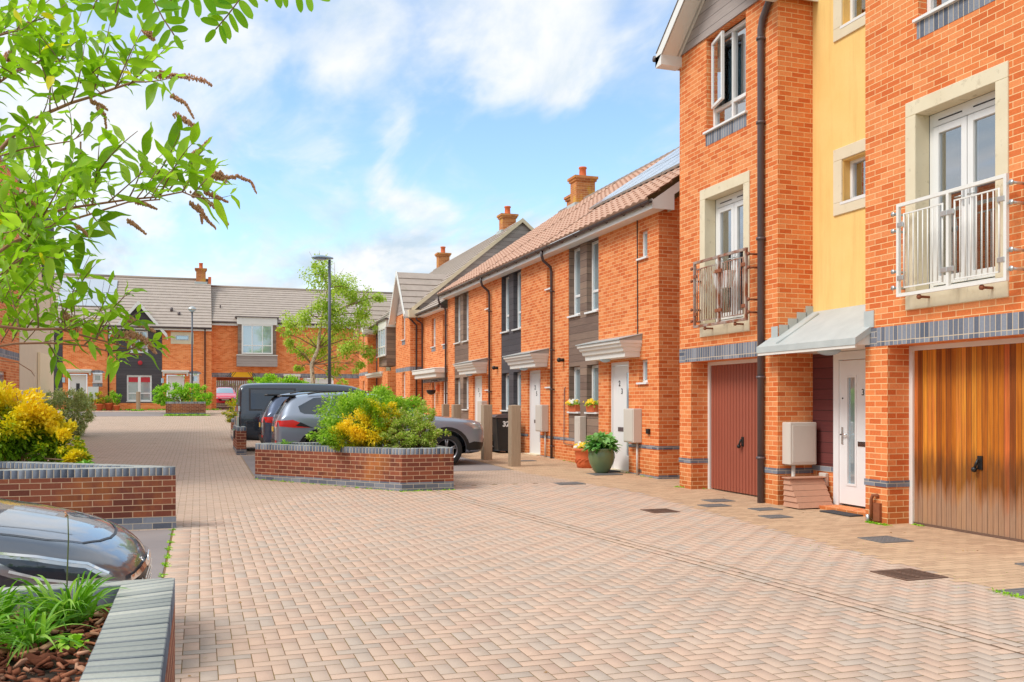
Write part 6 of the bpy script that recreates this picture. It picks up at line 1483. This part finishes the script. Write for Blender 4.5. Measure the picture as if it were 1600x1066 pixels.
def crown(blobs,n,rng,shell=.55,clump=.28,nc=40):
    """points in clumps spread over several ellipsoids (cx,cy,cz,rx,ry,rz)"""
    P=[];D=[]
    vol=np.array([b[3]*b[4]*b[5] for b in blobs])**.67; vol/=vol.sum()
    for b,f in zip(blobs,vol):
        m=int(n*f); k=max(3,int(nc*f)); c=np.array(b[:3]); r=np.array(b[3:6])
        d=norm(rng.normal(0,1,(k,3))); rad=rng.uniform(shell,1,(k,1)); cc=d*rad
        idx=rng.integers(0,k,m); q=cc[idx]+norm(rng.normal(0,1,(m,3)))*rng.uniform(0,1,(m,1))**.5*clump
        P.append(c+q*r); D.append(norm(norm(q)+rng.normal(0,.55,(m,3))+np.array([0,0,.25])))
    return np.concatenate(P),np.concatenate(D)
def shrub(name,label,blobs,n,size,mat,group=None,seed=1,nc=60,base=None,cat='shrub',aspect=.5,twigs=14,clump=.28,patch=None,shell=.5,bark='bark',zmin=None):
    rng=np.random.default_rng(seed); cx,cy=(base[0],base[1]) if base else (blobs[0][0],blobs[0][1]); z0=base[2] if base else blobs[0][2]-blobs[0][5]
    t=thing(name,label,cat,(cx,cy,z0),group); P,D=crown(blobs,n,rng,shell,clump,nc)
    if zmin is not None: k=P[:,2]>zmin; P,D=P[k],D[k]
    S=rng.uniform(.7,1.3,len(P))*size
    r=rng.uniform(0,1,len(P))
    if patch is not None: r=patch(P,r,rng)
    leaves('foliage',P,D,S,M[mat],t,aspect,2,.15,.3,seed,rnd=r)
    b=MB(); tips=P[rng.integers(0,len(P),twigs)]; 
    for q in tips:
        a=Vector((cx+rng.normal(0,.05),cy+rng.normal(0,.05),z0)); e=Vector(q); m_=a.lerp(e,.5)+Vector((rng.normal(0,.05),rng.normal(0,.05),.06)); b.tube([a,m_,e],[.018*max(.6,size*12),.012*max(.6,size*12),.004],5)
    b.obj('stems',M[bark],t); return t
# --- central planter
A=px(548,680,17.7); B=px(562,680,16.8); C_=px(645,690,16.9)
g1=px(560,655,17.6); g2=px(610,640,17.8)
shrub('evergreen_shrub','rounded pale green shrub, tallest in the middle planter, behind the golden one',[(*px(545,655,17.7),.62,.55,.55),(*px(580,640,17.9),.62,.55,.42),(*px(625,650,17.9),.55,.5,.45),(*px(525,680,17.3),.45,.4,.30)],20000,.048,'leaf_green','shrubs in the middle planter',11,150,(A[0],A[1],.68),aspect=.75,zmin=.72)
def goldpatch(P,r,rng):
    c=P.mean(0); q=np.sin(P[:,0]*6.1+P[:,2]*4.3)+np.sin(P[:,2]*7.7-P[:,1]*5.1+P[:,0]*3)+.5*np.sin(P[:,0]*17+P[:,2]*13); return np.clip(r*.35+.50+.22*q,0,1)
shrub('golden_shrub','golden yellow variegated shrub in the middle planter',[(*px(568,668,16.7),.50,.42,.46),(*px(542,685,16.5),.36,.3,.28),(*px(592,650,16.9),.36,.35,.33)],11000,.05,'leaf_yellow','shrubs in the middle planter',12,90,(B[0],B[1],.68),patch=goldpatch,zmin=.72)
shrub('twiggy_shrub','loose twiggy green shrub at the right end of the middle planter',[(*px(640,672,16.8),.52,.42,.42),(*px(612,670,16.9),.4,.4,.42),(*px(672,680,16.6),.34,.3,.25),(*px(668,650,16.9),.25,.25,.3),(*px(625,690,16.4),.4,.3,.2)],10000,.05,'leaf_mix','shrubs in the middle planter',13,150,(C_[0],C_[1],.68),twigs=60,clump=.2,shell=.3,zmin=.72)
def blades(name,label,c,n,L_,w_,seed,parent=None,group=None,mat='grassblade',cat='plant',spread=1.0,zoff=0):
    rng=np.random.default_rng(seed); t=thing(name,label,cat,tuple(c),group)
    a=rng.uniform(0,2*math.pi,n); tilt=rng.uniform(.15,1.0,n)*spread; D=np.stack([np.cos(a)*tilt,np.sin(a)*tilt,np.ones(n)],1); P=np.array(c)+np.stack([rng.normal(0,.03,n),rng.normal(0,.03,n),np.zeros(n)],1)
    S=rng.uniform(.6,1.15,n)*L_
    o=leaves('blades',P,D,S,M[mat],t,w_/L_,8,.55,.5,seed,wprof=lambda t_:(1-t_**3)*.9+.02); return t
blades('strap_leaf_plant','small tuft of strap leaves at the left end of the middle planter',(*px(445,694,18.0)[:2],.69),26,.34,.03,5,group='strap leaved tufts')
# --- left golden shrub and silver bush
shrub('golden_shrub','big golden yellow shrub above the left planter wall, leftmost and largest',[(*px(14,666,12.9),.54,.6,.56),(*px(50,676,13.2),.44,.5,.44),(*px(92,700,12.9),.36,.4,.30),(*px(-45,665,12.9),.7,.6,.55),(*px(118,720,12.6),.20,.3,.14)],24000,.080,'leaf_yellow','golden shrubs on the left',21,170,(*px(30,700,13.0)[:2],.68),patch=lambda P,r,rng: np.clip(r*.3+.38+.20*(np.sin(P[:,0]*5+P[:,2]*4)+np.sin(P[:,2]*6-P[:,1]*4))+.30*(P[:,2]-1.15),0,1),twigs=30,zmin=.72)
shrub('silver_bush','rounded grey green clipped bush beyond the golden shrub',[(*px(104,652,31.0),.82,.8,.88),(*px(120,644,31.0),.50,.7,.74),(*px(90,642,31.2),.5,.6,.7)],14000,.08,'leaf_grey',None,22,160,(*px(110,690,31.5)[:2],G(32)),clump=.2,shell=.75,cat='bush')
for i,(u,v,r_) in enumerate([(128,710,.16),]):
    blades('strap_leaf_plant','bright leafy tuft at the right end of the golden shrub',(*px(133,728,12.3)[:2],.69),24,.22,.05,6,group='strap leaved tufts')
# --- far planter, mid bush, behind fence
shrub('leafy_shrub','bright green shrubs filling the far brick planter',[(*px(266,616,51.3),.75,.6,.65),(*px(302,614,51.5),.7,.6,.6),(*px(322,624,51.0),.5,.5,.35),(*px(250,624,51.0),.4,.4,.3)],6500,.13,'leaf_bright',None,31,110,(*px(285,640,51.4)[:2],1.5))
shrub('leafy_bush','bright green bush showing above the van roof, left of the birch trunk',[(*px(430,602,43),.95,.7,.55),(*px(462,606,43),.7,.6,.45),(*px(403,606,43.3),.5,.5,.45),(*px(440,640,43),1.1,.8,.7)],7500,.12,'leaf_bright',None,32,110,(*px(435,640,43)[:2],G(44)),cat='bush')
shrub('yellow_shrub','small yellow green shrub in the planter left of the van',[(*px(366,640,31.5),.32,.4,.38),(*px(360,650,31.2),.25,.3,.2)],1500,.07,'leaf_yellow',None,33,40,(*px(366,655,31.5)[:2],1.0))
hd=[]
for i in range(8): hd.append((-1+i*1.5,80.5,3.25+.3*math.sin(i*2.3),1.0,.9,.85)); hd.append((-1+i*1.5,80.5,1.9,1.1,.9,1.0))
rng=np.random.default_rng(41); P,D=crown(hd,12000,rng,.4,.3,160); o=leaves('hedge',P,D,rng.uniform(.1,.2,len(P)),M['leaf_bright'],None,.5,2,.1,.3,41); tag(o,'green hedge growing above the board fence behind the archway','hedge')
# --- pots
def tuft(parent,c,r,n,size,mat,seed,zr=.6,name='foliage'):
    rng=np.random.default_rng(seed); d=norm(rng.normal(0,1,(n,3))); d[:,2]=np.abs(d[:,2])*zr; P=np.array(c)+d*r*rng.uniform(.4,1,(n,1)); return leaves(name,P,norm(d+rng.normal(0,.4,(n,3))+np.array([0,0,.1])),rng.uniform(.7,1.3,n)*size,M[mat],parent,.75,3,.35,.3,seed)
M['leaf_mint']=leafmat('mint_leaf',[(0,sr(60,124,44)),(.6,sr(96,160,68)),(1,sr(150,200,120))],.3)
tuft(greenpot,(gp[0],gp[1],gp[2]+.50),.34,420,.13,'leaf_mint',51,.95)
tuft(greenpot,(gp[0],gp[1],gp[2]+.55),.2,120,.12,'leaf_mint',52,1.3)
def blooms(parent,c,r,n,mats,seed,size=.05,zr=.5):
    rng=np.random.default_rng(seed)
    for m in mats:
        b=MB()
        for _ in range(n):
            d=norm(rng.normal(0,1,3)); d[2]=abs(d[2])*zr+.1; p=np.array(c)+d*r*rng.uniform(.75,1.1); nn_=Vector((d[0]-.3,d[1]-.7,d[2]+.2)).normalized(); a=nn_.cross(Vector((0,0,1))).normalized(); e=a.cross(nn_); s=size*rng.uniform(.7,1.2)
            vs=[Vector(p)+nn_*.012]+[Vector(p)+(a*math.cos(q)+e*math.sin(q))*s*(.5 if k%2 else .32) for k,q in enumerate([math.pi*k/5 for k in range(10)])]; b.add(vs,[(0,1+k,1+(k+1)%10) for k in range(10)])
        b.obj('flowers',M[m],parent)
tuft(terrpot,(tp[0],tp[1],tp[2]+.40),.24,160,.07,'leaf_green',53,.6); blooms(terrpot,(tp[0],tp[1],tp[2]+.42),.26,26,['flower_y','flower_w','flower_y'],54,.085)
for i,w_ in enumerate(wp):
    yy=w_.location.y
    for k in range(3): tuft(w_,(HX,yy-.14+k*.14,1.50),.12,70,.06,'leaf_green',60+i*5+k,.8); 
    for k in range(3): blooms(w_,(HX-.02,yy-.14+k*.14,1.53),.13,8,['flower_y','flower_w'] if i==0 else ['flower_y'],70+i*5+k,.075,.7)
for i,(x,y,s,m) in enumerate([(-5.75,60.6,.55,'leaf_yellow'),(-5.2,60.8,.6,'leaf_green'),(-4.75,60.5,.4,'leaf_bright'),(-6.3,60.7,.5,'leaf_mix')]):
    shrub('potted_plant',['yellow leaved plant in the largest far pot','upright green plant in the pot under the far downpipe','small bright plant in the low far pot','straggly plant in the pot by the far post'][i],[(x,y,G(y)+.75,s*.6,s*.5,s*.75)],500,.12,m,'plants in the far pots',80+i,20,(x,y,G(y)+.4),cat='plant',twigs=5)
# --- birch
bx,by,_=px(492,600,43.5); bz=G(by); rng=np.random.default_rng(91)
t=thing('birch_tree','slender birch with pale trunk and loose light green crown behind the lamp post','tree',(bx,by,bz))
cb=[(500,425,32),(528,440,30),(548,452,26),(512,470,34),(570,468,26),(590,462,16),(480,495,26),(455,505,24),(520,505,36),(556,500,26),(545,540,30),(500,540,34),(470,548,22),(450,535,20),(580,548,20),(560,570,16),(520,575,22),(535,600,12),(470,575,14),(495,405,14),(590,520,12),(440,520,14),(568,490,20)]
blobs=[]
for u,v,r_ in cb:
    d=43.5+rng.uniform(-1.3,1.3); s=d/1437; blobs.append((*px(u,v,d),r_*s*.9,r_*s*.9,r_*s*.75))
P,D=crown(blobs,15500,rng,.1,.42,300); D[:,2]-=.5
leaves('foliage',P,D,rng.uniform(.075,.14,len(P)),M['leaf_birch'],t,.7,2,.1,.2,91)
b=MB(); tr=[px(490,640,43.5),px(489,600,43.5),px(487,570,43.5),px(497,545,43.5),px(502,500,43.5),px(512,450,43.5),px(505,415,43.5)]; tr[0][2]=bz-.1
b.tube(tr,[.13,.11,.10,.08,.06,.035,.012],10); b.obj('trunk',M['birchbark'],t)
b=MB()
for bl in blobs:
    e=Vector(bl[:3]); k=min(range(2,7),key=lambda i:abs(tr[i][2]-(e.z-.7))); a=Vector(tr[k]); b.tube([a,a.lerp(e,.55)+Vector((0,0,.12)),e],[.035,.022,.008],5)
    for _ in range(4):
        q=e+Vector(rng.normal(0,1,3))*bl[3]*.6; b.tube([a.lerp(e,.7)+Vector((0,0,.08)),q],[.014,.005],4)
b.obj('branches',M['bark'],t)

# --- buddleia, foreground left
rt=np.array([-1.35,3.35,.62])
bud=thing('buddleia_bush','large overhanging shrub with long green leaves and brown drooping seed heads, upper left foreground','shrub',tuple(rt))
rng=np.random.default_rng(101)
BR=[ # polyline px, depth start, depth end, radius
 ([(-60,300),(0,235),(14,219),(41,192),(78,175),(111,161),(144,151),(180,138),(210,128),(240,118)],2.9,3.2,.0075),
 ([(-70,400),(0,362),(35,345),(68,336),(103,326),(144,320),(200,312),(245,308),(285,300),(310,310)],2.8,3.3,.0058),
 ([(-40,420),(19,380),(56,364),(87,351),(144,334),(200,316),(250,312)],2.7,3.2,.0055),
 ([(-50,505),(0,510),(41,515),(94,514),(113,520),(150,530),(178,537),(205,545)],2.6,3.1,.0050),
 ([(-50,555),(0,541),(24,537),(75,536),(131,540),(169,549),(222,555)],2.7,3.0,.0042),
 ([(-40,160),(0,128),(21,113),(62,97),(95,96)],2.8,3.0,.0045),
 ([(-40,310),(0,244),(40,232),(110,221),(130,210)],3.0,3.1,.0035),
 ([(-30,560),(28,567),(49,580),(54,588)],2.7,2.8,.0018),
 ([(-60,80),(0,55),(25,48),(60,22)],2.8,3.0,.004),
 ([(-60,450),(0,430),(40,400),(70,385)],2.9,3.0,.004)]
stems=MB(); spine=[]
for pl,d0,d1,r_ in BR:
    pts=[px(u,v,d0+(d1-d0)*i/(len(pl)-1)) for i,(u,v) in enumerate(pl)]
    full=[rt+np.array([rng.normal(0,.05),rng.normal(0,.05),0]),rt*.55+pts[0]*.45+np.array([-.05,0,.05])]+pts
    stems.tube(full,[r_*2.0,r_*1.6]+[r_*(1-.65*i/len(pts)) for i in range(len(pts))],7)
    spine.append(pts)
stems.obj('branches',M['bark_red'],bud)
# shoots: explicit ones first, then scattered
SH=[((78,175),(76,115),(95,50)),((76,130),(60,100),(62,60)),((144,151),(160,95),(172,35)),((180,138),(200,90),(222,45)),((180,138),(205,110),(240,80)),((111,161),(125,130),(132,70)),((95,96),(115,60),(128,15)),((60,100),(90,85),(105,30)),((125,130),(150,110),(165,95)),
 ((210,128),(240,130),(275,120)),((200,134),(240,95),(262,72)),((144,320),(153,260),(155,225)),((153,270),(175,235),(215,205)),((200,312),(225,270),(232,215)),((232,290),(262,255),(282,205)),((250,305),(275,250),(300,225)),((262,300),(290,265),(318,235)),((285,300),(300,270),(322,262)),((300,305),(318,285),(338,262)),((170,315),(200,290),(255,240)),
 ((126,222),(126,260),(126,300)),((103,326),(110,300),(150,270)),((60,336),(70,300),(80,262)),((68,336),(95,290),(115,250)),((30,345),(55,300),(60,262)),
 ((94,514),(105,470),(140,400)),((100,490),(125,440),(150,412)),((41,515),(55,490),(80,480)),((150,530),(170,500),(195,460)),((130,525),(165,480),(172,445)),((178,537),(195,510),(215,500)),((150,530),(160,490),(205,455)),((94,514),(85,465),(75,420)),((60,515),(60,470),(45,425)),((30,512),(20,470),(10,430)),
 ((131,540),(150,520),(165,515)),((169,549),(200,545),(245,545)),((75,536),(90,560),(95,575)),((169,549),(180,560),(190,565)),((205,545),(225,535),(255,530)),
 ((56,364),(90,380),(110,400)),((87,351),(120,365),(135,375)),((40,400),(70,400),(92,405)),((70,385),(95,390),(120,400)),((0,430),(20,410),(35,385)),((144,334),(150,350),(158,345))]
LP=[];LD=[];LS=[];tw=MB()
def add_shoot(p0,p1,p2,d,r_=.003,pairs=4,size=.10,inward=.0):
    size*=.72 if max(p0[1],p2[1])>500 else 1
    a,b_,c=px(*p0,d),px(*p1,d+rng.normal(0,.05)),px(*p2,d+rng.normal(0,.12))
    pts=[a*(1-t)**2+b_*2*t*(1-t)+c*t*t for t in np.linspace(0,1,8)]
    tw.tube(pts,[r_*(1-.7*i/7) for i in range(8)],5)
    ax=norm(pts[-1]-pts[0]); 
    for k in range(pairs):
        t=.28+.72*k/max(1,pairs-1); q=pts[min(7,int(t*7))]; tg=norm(pts[min(7,int(t*7)+1)]-pts[max(0,int(t*7)-1)]) 
        s0=norm(np.cross(tg,rng.normal(0,1,3)))
        for sgn in (1,-1):
            if rng.uniform()<.1: continue
            sp=1.0 if k<pairs-1 else .45
            LP.append(q); LD.append(norm(tg*.75+s0*sgn*sp+np.array([0,0,-.12]))); LS.append(size*rng.uniform(.65,1.25)*(1 if k<pairs-1 else .8))
for sh in SH: add_shoot(*sh,rng.uniform(2.8,3.25),.0030,5,.098)
for _ in range(150):
    i=rng.choice(len(BR),p=[.2,.17,.12,.12,.07,.10,.06,.0,.08,.08]); pl=BR[i][0]; k=rng.integers(0,len(pl)-1); f=rng.uniform(); u=pl[k][0]*(1-f)+pl[k+1][0]*f; v=pl[k][1]*(1-f)+pl[k+1][1]*f
    if u>110 and rng.uniform()<.6: continue
    ang=rng.normal(-75,38) if i<7 else rng.normal(-60,50); L_=rng.uniform(40,85); tu,tv=u+L_*math.cos(R(ang)),v+L_*math.sin(R(ang))
    if (tv>330 and tv<420 and tu>70) or tv>548 or tu<-60: continue
    add_shoot((u,v),((u+tu)/2+rng.normal(0,8),(v+tv)/2+rng.normal(0,8)),(tu,tv),rng.uniform(2.7,3.5),.0023,rng.integers(3,5),.080)
for _ in range(46):
    u,v=rng.uniform(-15,62),rng.uniform(255,520); add_shoot((u-25,v+35),(u-10,v+10),(u+rng.uniform(0,25),v-25),rng.uniform(2.8,3.6),.0022,4,.085)
tw.obj('twigs',M['bark'],bud)
rr=rng.uniform(0,.9,len(LP)); rr[rng.integers(0,len(LP),14)]=1.0
leaves('foliage',np.array(LP),np.array(LD),np.array(LS),M['leaf_budd'],bud,.31,8,.16,.35,102,rnd=rr,wave=.035,wprof=lambda t_: (math.sin(math.pi*t_**.75)**.9 if 0<t_<1 else .03))
SD=[([(240,118),(262,116),(290,120),(318,126),(332,134)],.012),([(268,150),(290,162),(303,185)],.006),([(272,178),(296,192),(308,205),(300,224)],.0085),([(302,242),(318,228),(330,215)],.006),([(335,276),(345,272),(352,285)],.012),([(350,278),(372,276),(392,284),(401,302)],.006),([(302,302),(328,318),(348,330),(356,352)],.008),([(298,318),(314,332),(316,350)],.006),([(310,322),(322,342),(337,357)],.006),([(320,300),(338,308),(356,316)],.007),([(214,316),(230,320),(245,327)],.005),([(200,345),(215,355),(228,366)],.005),([(152,170),(164,180),(166,201)],.005),([(200,498),(218,506),(243,519)],.010),([(198,520),(225,530),(236,542),(244,552)],.010),([(188,524),(208,538),(222,548)],.008),([(102,494),(118,504),(124,516)],.009),([(118,352),(130,360),(140,372)],.005),([(228,48),(236,56),(240,62)],.012),([(12,88),(18,96),(24,98)],.012),([(22,300),(45,312),(60,325)],.006),([(142,158),(160,166),(168,172)],.005)]
for pl,rad in SD:
    d=rng.uniform(2.95,3.2); pts=[px(u,v,d) for u,v in pl]; b=MB(); b.tube(pts,.0018,5); n=int(80+rad*14000); 
    seg=np.linspace(0,1,n)
    for f in seg:
        q=f*(len(pts)-1); i=min(int(q),len(pts)-2); p=pts[i]*(1-(q-i))+pts[i+1]*(q-i); ra=rad*1.45*(1-.65*f)*rng.uniform(.3,1); o_=norm(rng.normal(0,1,3))*ra; s=rng.uniform(.0022,.0044)*(1.2-.5*f); c=p+o_
        b.add([(c[0]+s,c[1],c[2]),(c[0]-s,c[1],c[2]),(c[0],c[1]+s,c[2]),(c[0],c[1]-s,c[2]),(c[0],c[1],c[2]+s*1.5),(c[0],c[1],c[2]-s*1.5)],[(0,2,4),(2,1,4),(1,3,4),(3,0,4),(2,0,5),(1,2,5),(3,1,5),(0,3,5)])
    b.obj('seed_head',M['seed'],bud,normals=False)
# --- rowan sprays at the top
rw=thing('rowan_tree','overhanging sprays of paired oval leaflets along the top edge','tree',(-3.2,.9,0))
b=MB(); J=px(300,-70,1.72); b.tube([(-3.2,.9,0),(-3.15,.95,1.2),(-3.0,1.0,2.3)],[.09,.08,.06],10); b.obj('trunk',M['bark'],rw)
b=MB(); b.tube([(-3.0,1.0,2.25),(-1.8,1.3,2.75),tuple(px(100,-140,1.7)),tuple(J),tuple(px(470,-60,1.75))],[.05,.03,.014,.008,.004],8); b.obj('branches',M['bark'],rw)
LP=[];LD=[];LS=[];b=MB()
def spray(pl,d,n,size,wside=1.0):
    pts=[px(u,v,d) for u,v in pl]; fine=[]
    for i in range(len(pts)-1):
        for k in range(6): fine.append(pts[i]+(pts[i+1]-pts[i])*k/6)
    fine.append(pts[-1]); b.tube(fine,.0013,5); rgt=np.array([CS,-SN,0]); upv=np.array([0,0,1.])
    for k in range(n):
        f=(k+.5)/n; i=int(f*(len(fine)-1)); p=fine[i]; tg=norm(fine[min(i+1,len(fine)-1)]-fine[max(i-1,0)]); x,z=tg@rgt,tg[2]; pr=rgt*z-upv*x
        for s in (1,-1):
            LP.append(p); LD.append(norm(tg*.45+pr*s+rng.normal(0,.12,3))); LS.append(size*rng.uniform(.85,1.1)*(1-.25*abs(f-.4)))
    LP.append(fine[-1]); LD.append(norm(fine[-1]-fine[-3])); LS.append(size*.7)
spray([(388,-34),(374,0),(355,25),(337,46)],1.72,7,.043)
spray([(226,-30),(240,0),(254,28),(272,55)],1.60,6,.041)
spray([(300,-50),(285,-12),(262,4),(228,10)],1.66,5,.040)
spray([(330,-45),(318,-12),(305,-4),(282,0)],1.70,4,.040)
spray([(180,-40),(165,-14),(150,2),(145,14)],1.62,5,.038)
spray([(370,-40),(410,-22),(450,-14),(496,-4)],1.74,7,.036)
spray([(200,-50),(195,-20),(185,0),(180,20)],1.55,5,.036)
b.obj('twigs',M['bark'],rw)
leaves('foliage',np.array(LP),np.array(LD),np.array(LS),M['leaf_rowan'],rw,.40,8,.06,.12,112,up=np.array([-SN,-CS,.15]),wprof=lambda t_: (min(1,math.sin(math.pi*t_)**.45) if 0<t_<1 else .03))

# --- mulch and strap leaf clumps in the near planter
rng=np.random.default_rng(121)
n=6500; X=rng.uniform(-2.6,-.33,n); Y=rng.uniform(1.6,4.32,n); Zm=.64+.018*np.sin(X*5)*np.sin(Y*4.3)+rng.uniform(0,.03,n)
a=rng.uniform(0,math.pi*2,n); tl=rng.normal(0,.35,n); D=np.stack([np.cos(a),np.sin(a),tl],1); S=rng.gamma(3,.012,n)+.012
side=norm(np.cross(D,np.array([0,0,1.])+rng.normal(0,.35,(n,3)))); D=norm(D); nr=norm(np.cross(side,D)); P=np.stack([X,Y,Zm],1)
w_=S*rng.uniform(.18,.45,n); th=rng.uniform(.002,.006,n); V=[]
for sx,sy,sz in ((-1,-1,-1),(1,-1,-1),(1,1,-1),(-1,1,-1),(-1,-.7,1),(1,-.8,1),(.9,.8,1),(-.9,.7,1)): V.append(P+D*(S*.5*sx)[:,None]+side*(w_*.5*sy)[:,None]+nr*(th*sz)[:,None])
V=np.stack(V,1).reshape(-1,3); T=np.array([[0,3,2,1],[4,5,6,7],[0,1,5,4],[1,2,6,5],[2,3,7,6],[3,0,4,7]]); F=((np.arange(n)*8)[:,None,None]+T[None]).reshape(-1,4)
o=npmesh('bark_mulch',V,F,M['chip'],None,{'rnd':np.repeat(rng.uniform(0,1,n),6)}); tag(o,'brown bark chips covering the soil of the nearest planter','bark mulch',kind='stuff')
blades('strap_leaf_clump','grassy clump of arching strap leaves in the near planter, right of the other',(-.50,4.08,.64),120,.48,.017,131,group='strap leaved clumps in the near planter',spread=1.0)
blades('strap_leaf_clump','wider grassy clump of arching strap leaves at the left frame edge',(-.80,4.02,.64),130,.46,.018,132,group='strap leaved clumps in the near planter',spread=1.2)
blades('strap_leaf_clump','strap leaf clump in the corner nearest the bottom left of the frame',(-.80,3.62,.64),90,.40,.017,134,group='strap leaved clumps in the near planter',spread=1.2)
blades('strap_leaf_clump','low spreading strap leaves in front of the two taller clumps',(-.60,3.80,.64),70,.36,.016,133,group='strap leaved clumps in the near planter',spread=1.5)
t=thing('flower_stalk','single thin upright stalk in front of the car bonnet','plant',tuple(px(104,955,3.95))); b=MB(); b.tube([px(104,958,3.95),px(105,900,3.95),px(107,840,3.95),px(106,806,3.95)],[.004,.0035,.003,.0025],6); b.obj('stalk',M['leaf_dark'],t,normals=False) if False else b.obj('stalk',M['green_plastic'],t); b=MB(); b.tube([px(106,806,3.95),px(101,800,3.95)],.003,5); b.sphere(tuple(px(103,806,3.95)),.006,seg=8,rings=5); b.obj('dry_bud',M['seed'],t)
tuft(thing('seedling','tiny bright green seedling among the bark chips','plant',(-.42,3.0,.66)),tuple(px(112,1050,3.35)[:2])+(.67,),.05,26,.04,'leaf_bright',141,.5)
# weeds and moss along walls and kerbs (nobody could count them)
rng=np.random.default_rng(151); P=[]
def wline(x0,y0,x1,y1,n,s=.03):
    f=rng.uniform(0,1,n); f=np.round(f*14)/14*.6+f*.4
    for q in f: x,y=x0+(x1-x0)*q+rng.normal(0,s),y0+(y1-y0)*q+rng.normal(0,s); P.append((x,y,G(y)))
wline(1.0,18.3,3.29,15.5,120); wline(3.3,15.53,4.2,15.53,60); wline(8.22,9.5,8.22,9.85,110,.02); wline(8.62,9.46,8.6,9.3,20,.02); wline(8.6,14.5,8.2,14.9,60,.03)
wline(-.32,4.6,-.31,12,160,.01); wline(-8,61.3,1,61.3,500,.1); wline(-7.3,59.8,-6.7,59.9,120,.1); wline(-3.8,59.9,-3.3,59.9,80,.08); wline(-1.7,50.4,.4,50.5,200,.06); wline(6.2,5.5,6.6,5.52,50,.02); wline(6.18,5.6,6.2,5.9,30,.02); wline(HX-.04,16.5,HX-.04,21.5,60,.015)
P=np.array(P); k=3; P=np.repeat(P,k,0)+rng.normal(0,.012,(len(P)*k,3))*np.array([1,1,0]); D=norm(rng.normal(0,1,P.shape)*np.array([1,1,.3])+np.array([0,0,.8])); far=np.where(P[:,1]>40,.14,.035)
o=leaves('weeds',P,D,rng.uniform(.6,1.4,len(P))*far,M['leaf_bright'],None,.5,2,.3,.3,151); tag(o,'small green weeds along the wall feet and paving edges','weeds',kind='stuff')
# weeds growing in the joints of the paving
rng=np.random.default_rng(152); P=np.stack([rng.uniform(4.9,8.2,900),rng.uniform(4.5,9.5,900),np.zeros(900)],1); P[:,1]=np.round(P[:,1]*10)/10; kk=(np.sin(P[:,0]*2.1)+np.sin(P[:,1]*3.3+P[:,0]))>.5; P=P[kk]; D=norm(rng.normal(0,1,P.shape)*np.array([1,1,.2])+np.array([0,0,.35]))
o=leaves('joint_moss',P,D,rng.uniform(.008,.022,len(P)),M['leaf_mix'],None,.6,2,.3,.3,152); tag(o,'moss and tiny weeds in the paving joints at the right','moss',kind='stuff')

# dry leaf litter scattered on the paving
rng=np.random.default_rng(161); P=[]
for cx_,cy_,sx_,sy_,n in ((2.2,15.9,1.0,.7,60),(7.6,10.5,.9,2.2,70),(7.9,8.4,.4,1.4,60),(3.5,9.5,3,3,40),(8.1,17,.3,2.5,40),(.3,8,.2,3,30)):
    P+= [(rng.normal(cx_,sx_),rng.normal(cy_,sy_)) for _ in range(n)]
P=np.array([(x,y,G(y)+.006) for x,y in P if x<8.2 and not (1.0<x<4.3 and y>15.4+max(0,(3.29-x)*1.22)) and x>-.05]); D=norm(rng.normal(0,1,P.shape)*np.array([1,1,.08]))
M['dryleaf']=leafmat('dry_leaf',[(0,sr(150,112,70)),(.6,sr(196,160,110)),(1,sr(232,214,180))],.1)
o=leaves('leaf_litter',P,D,rng.uniform(.012,.034,len(P)),M['dryleaf'],None,.5,2,.0,.15,161); tag(o,'dry leaves and crumbs scattered on the paving','leaf litter',kind='stuff')
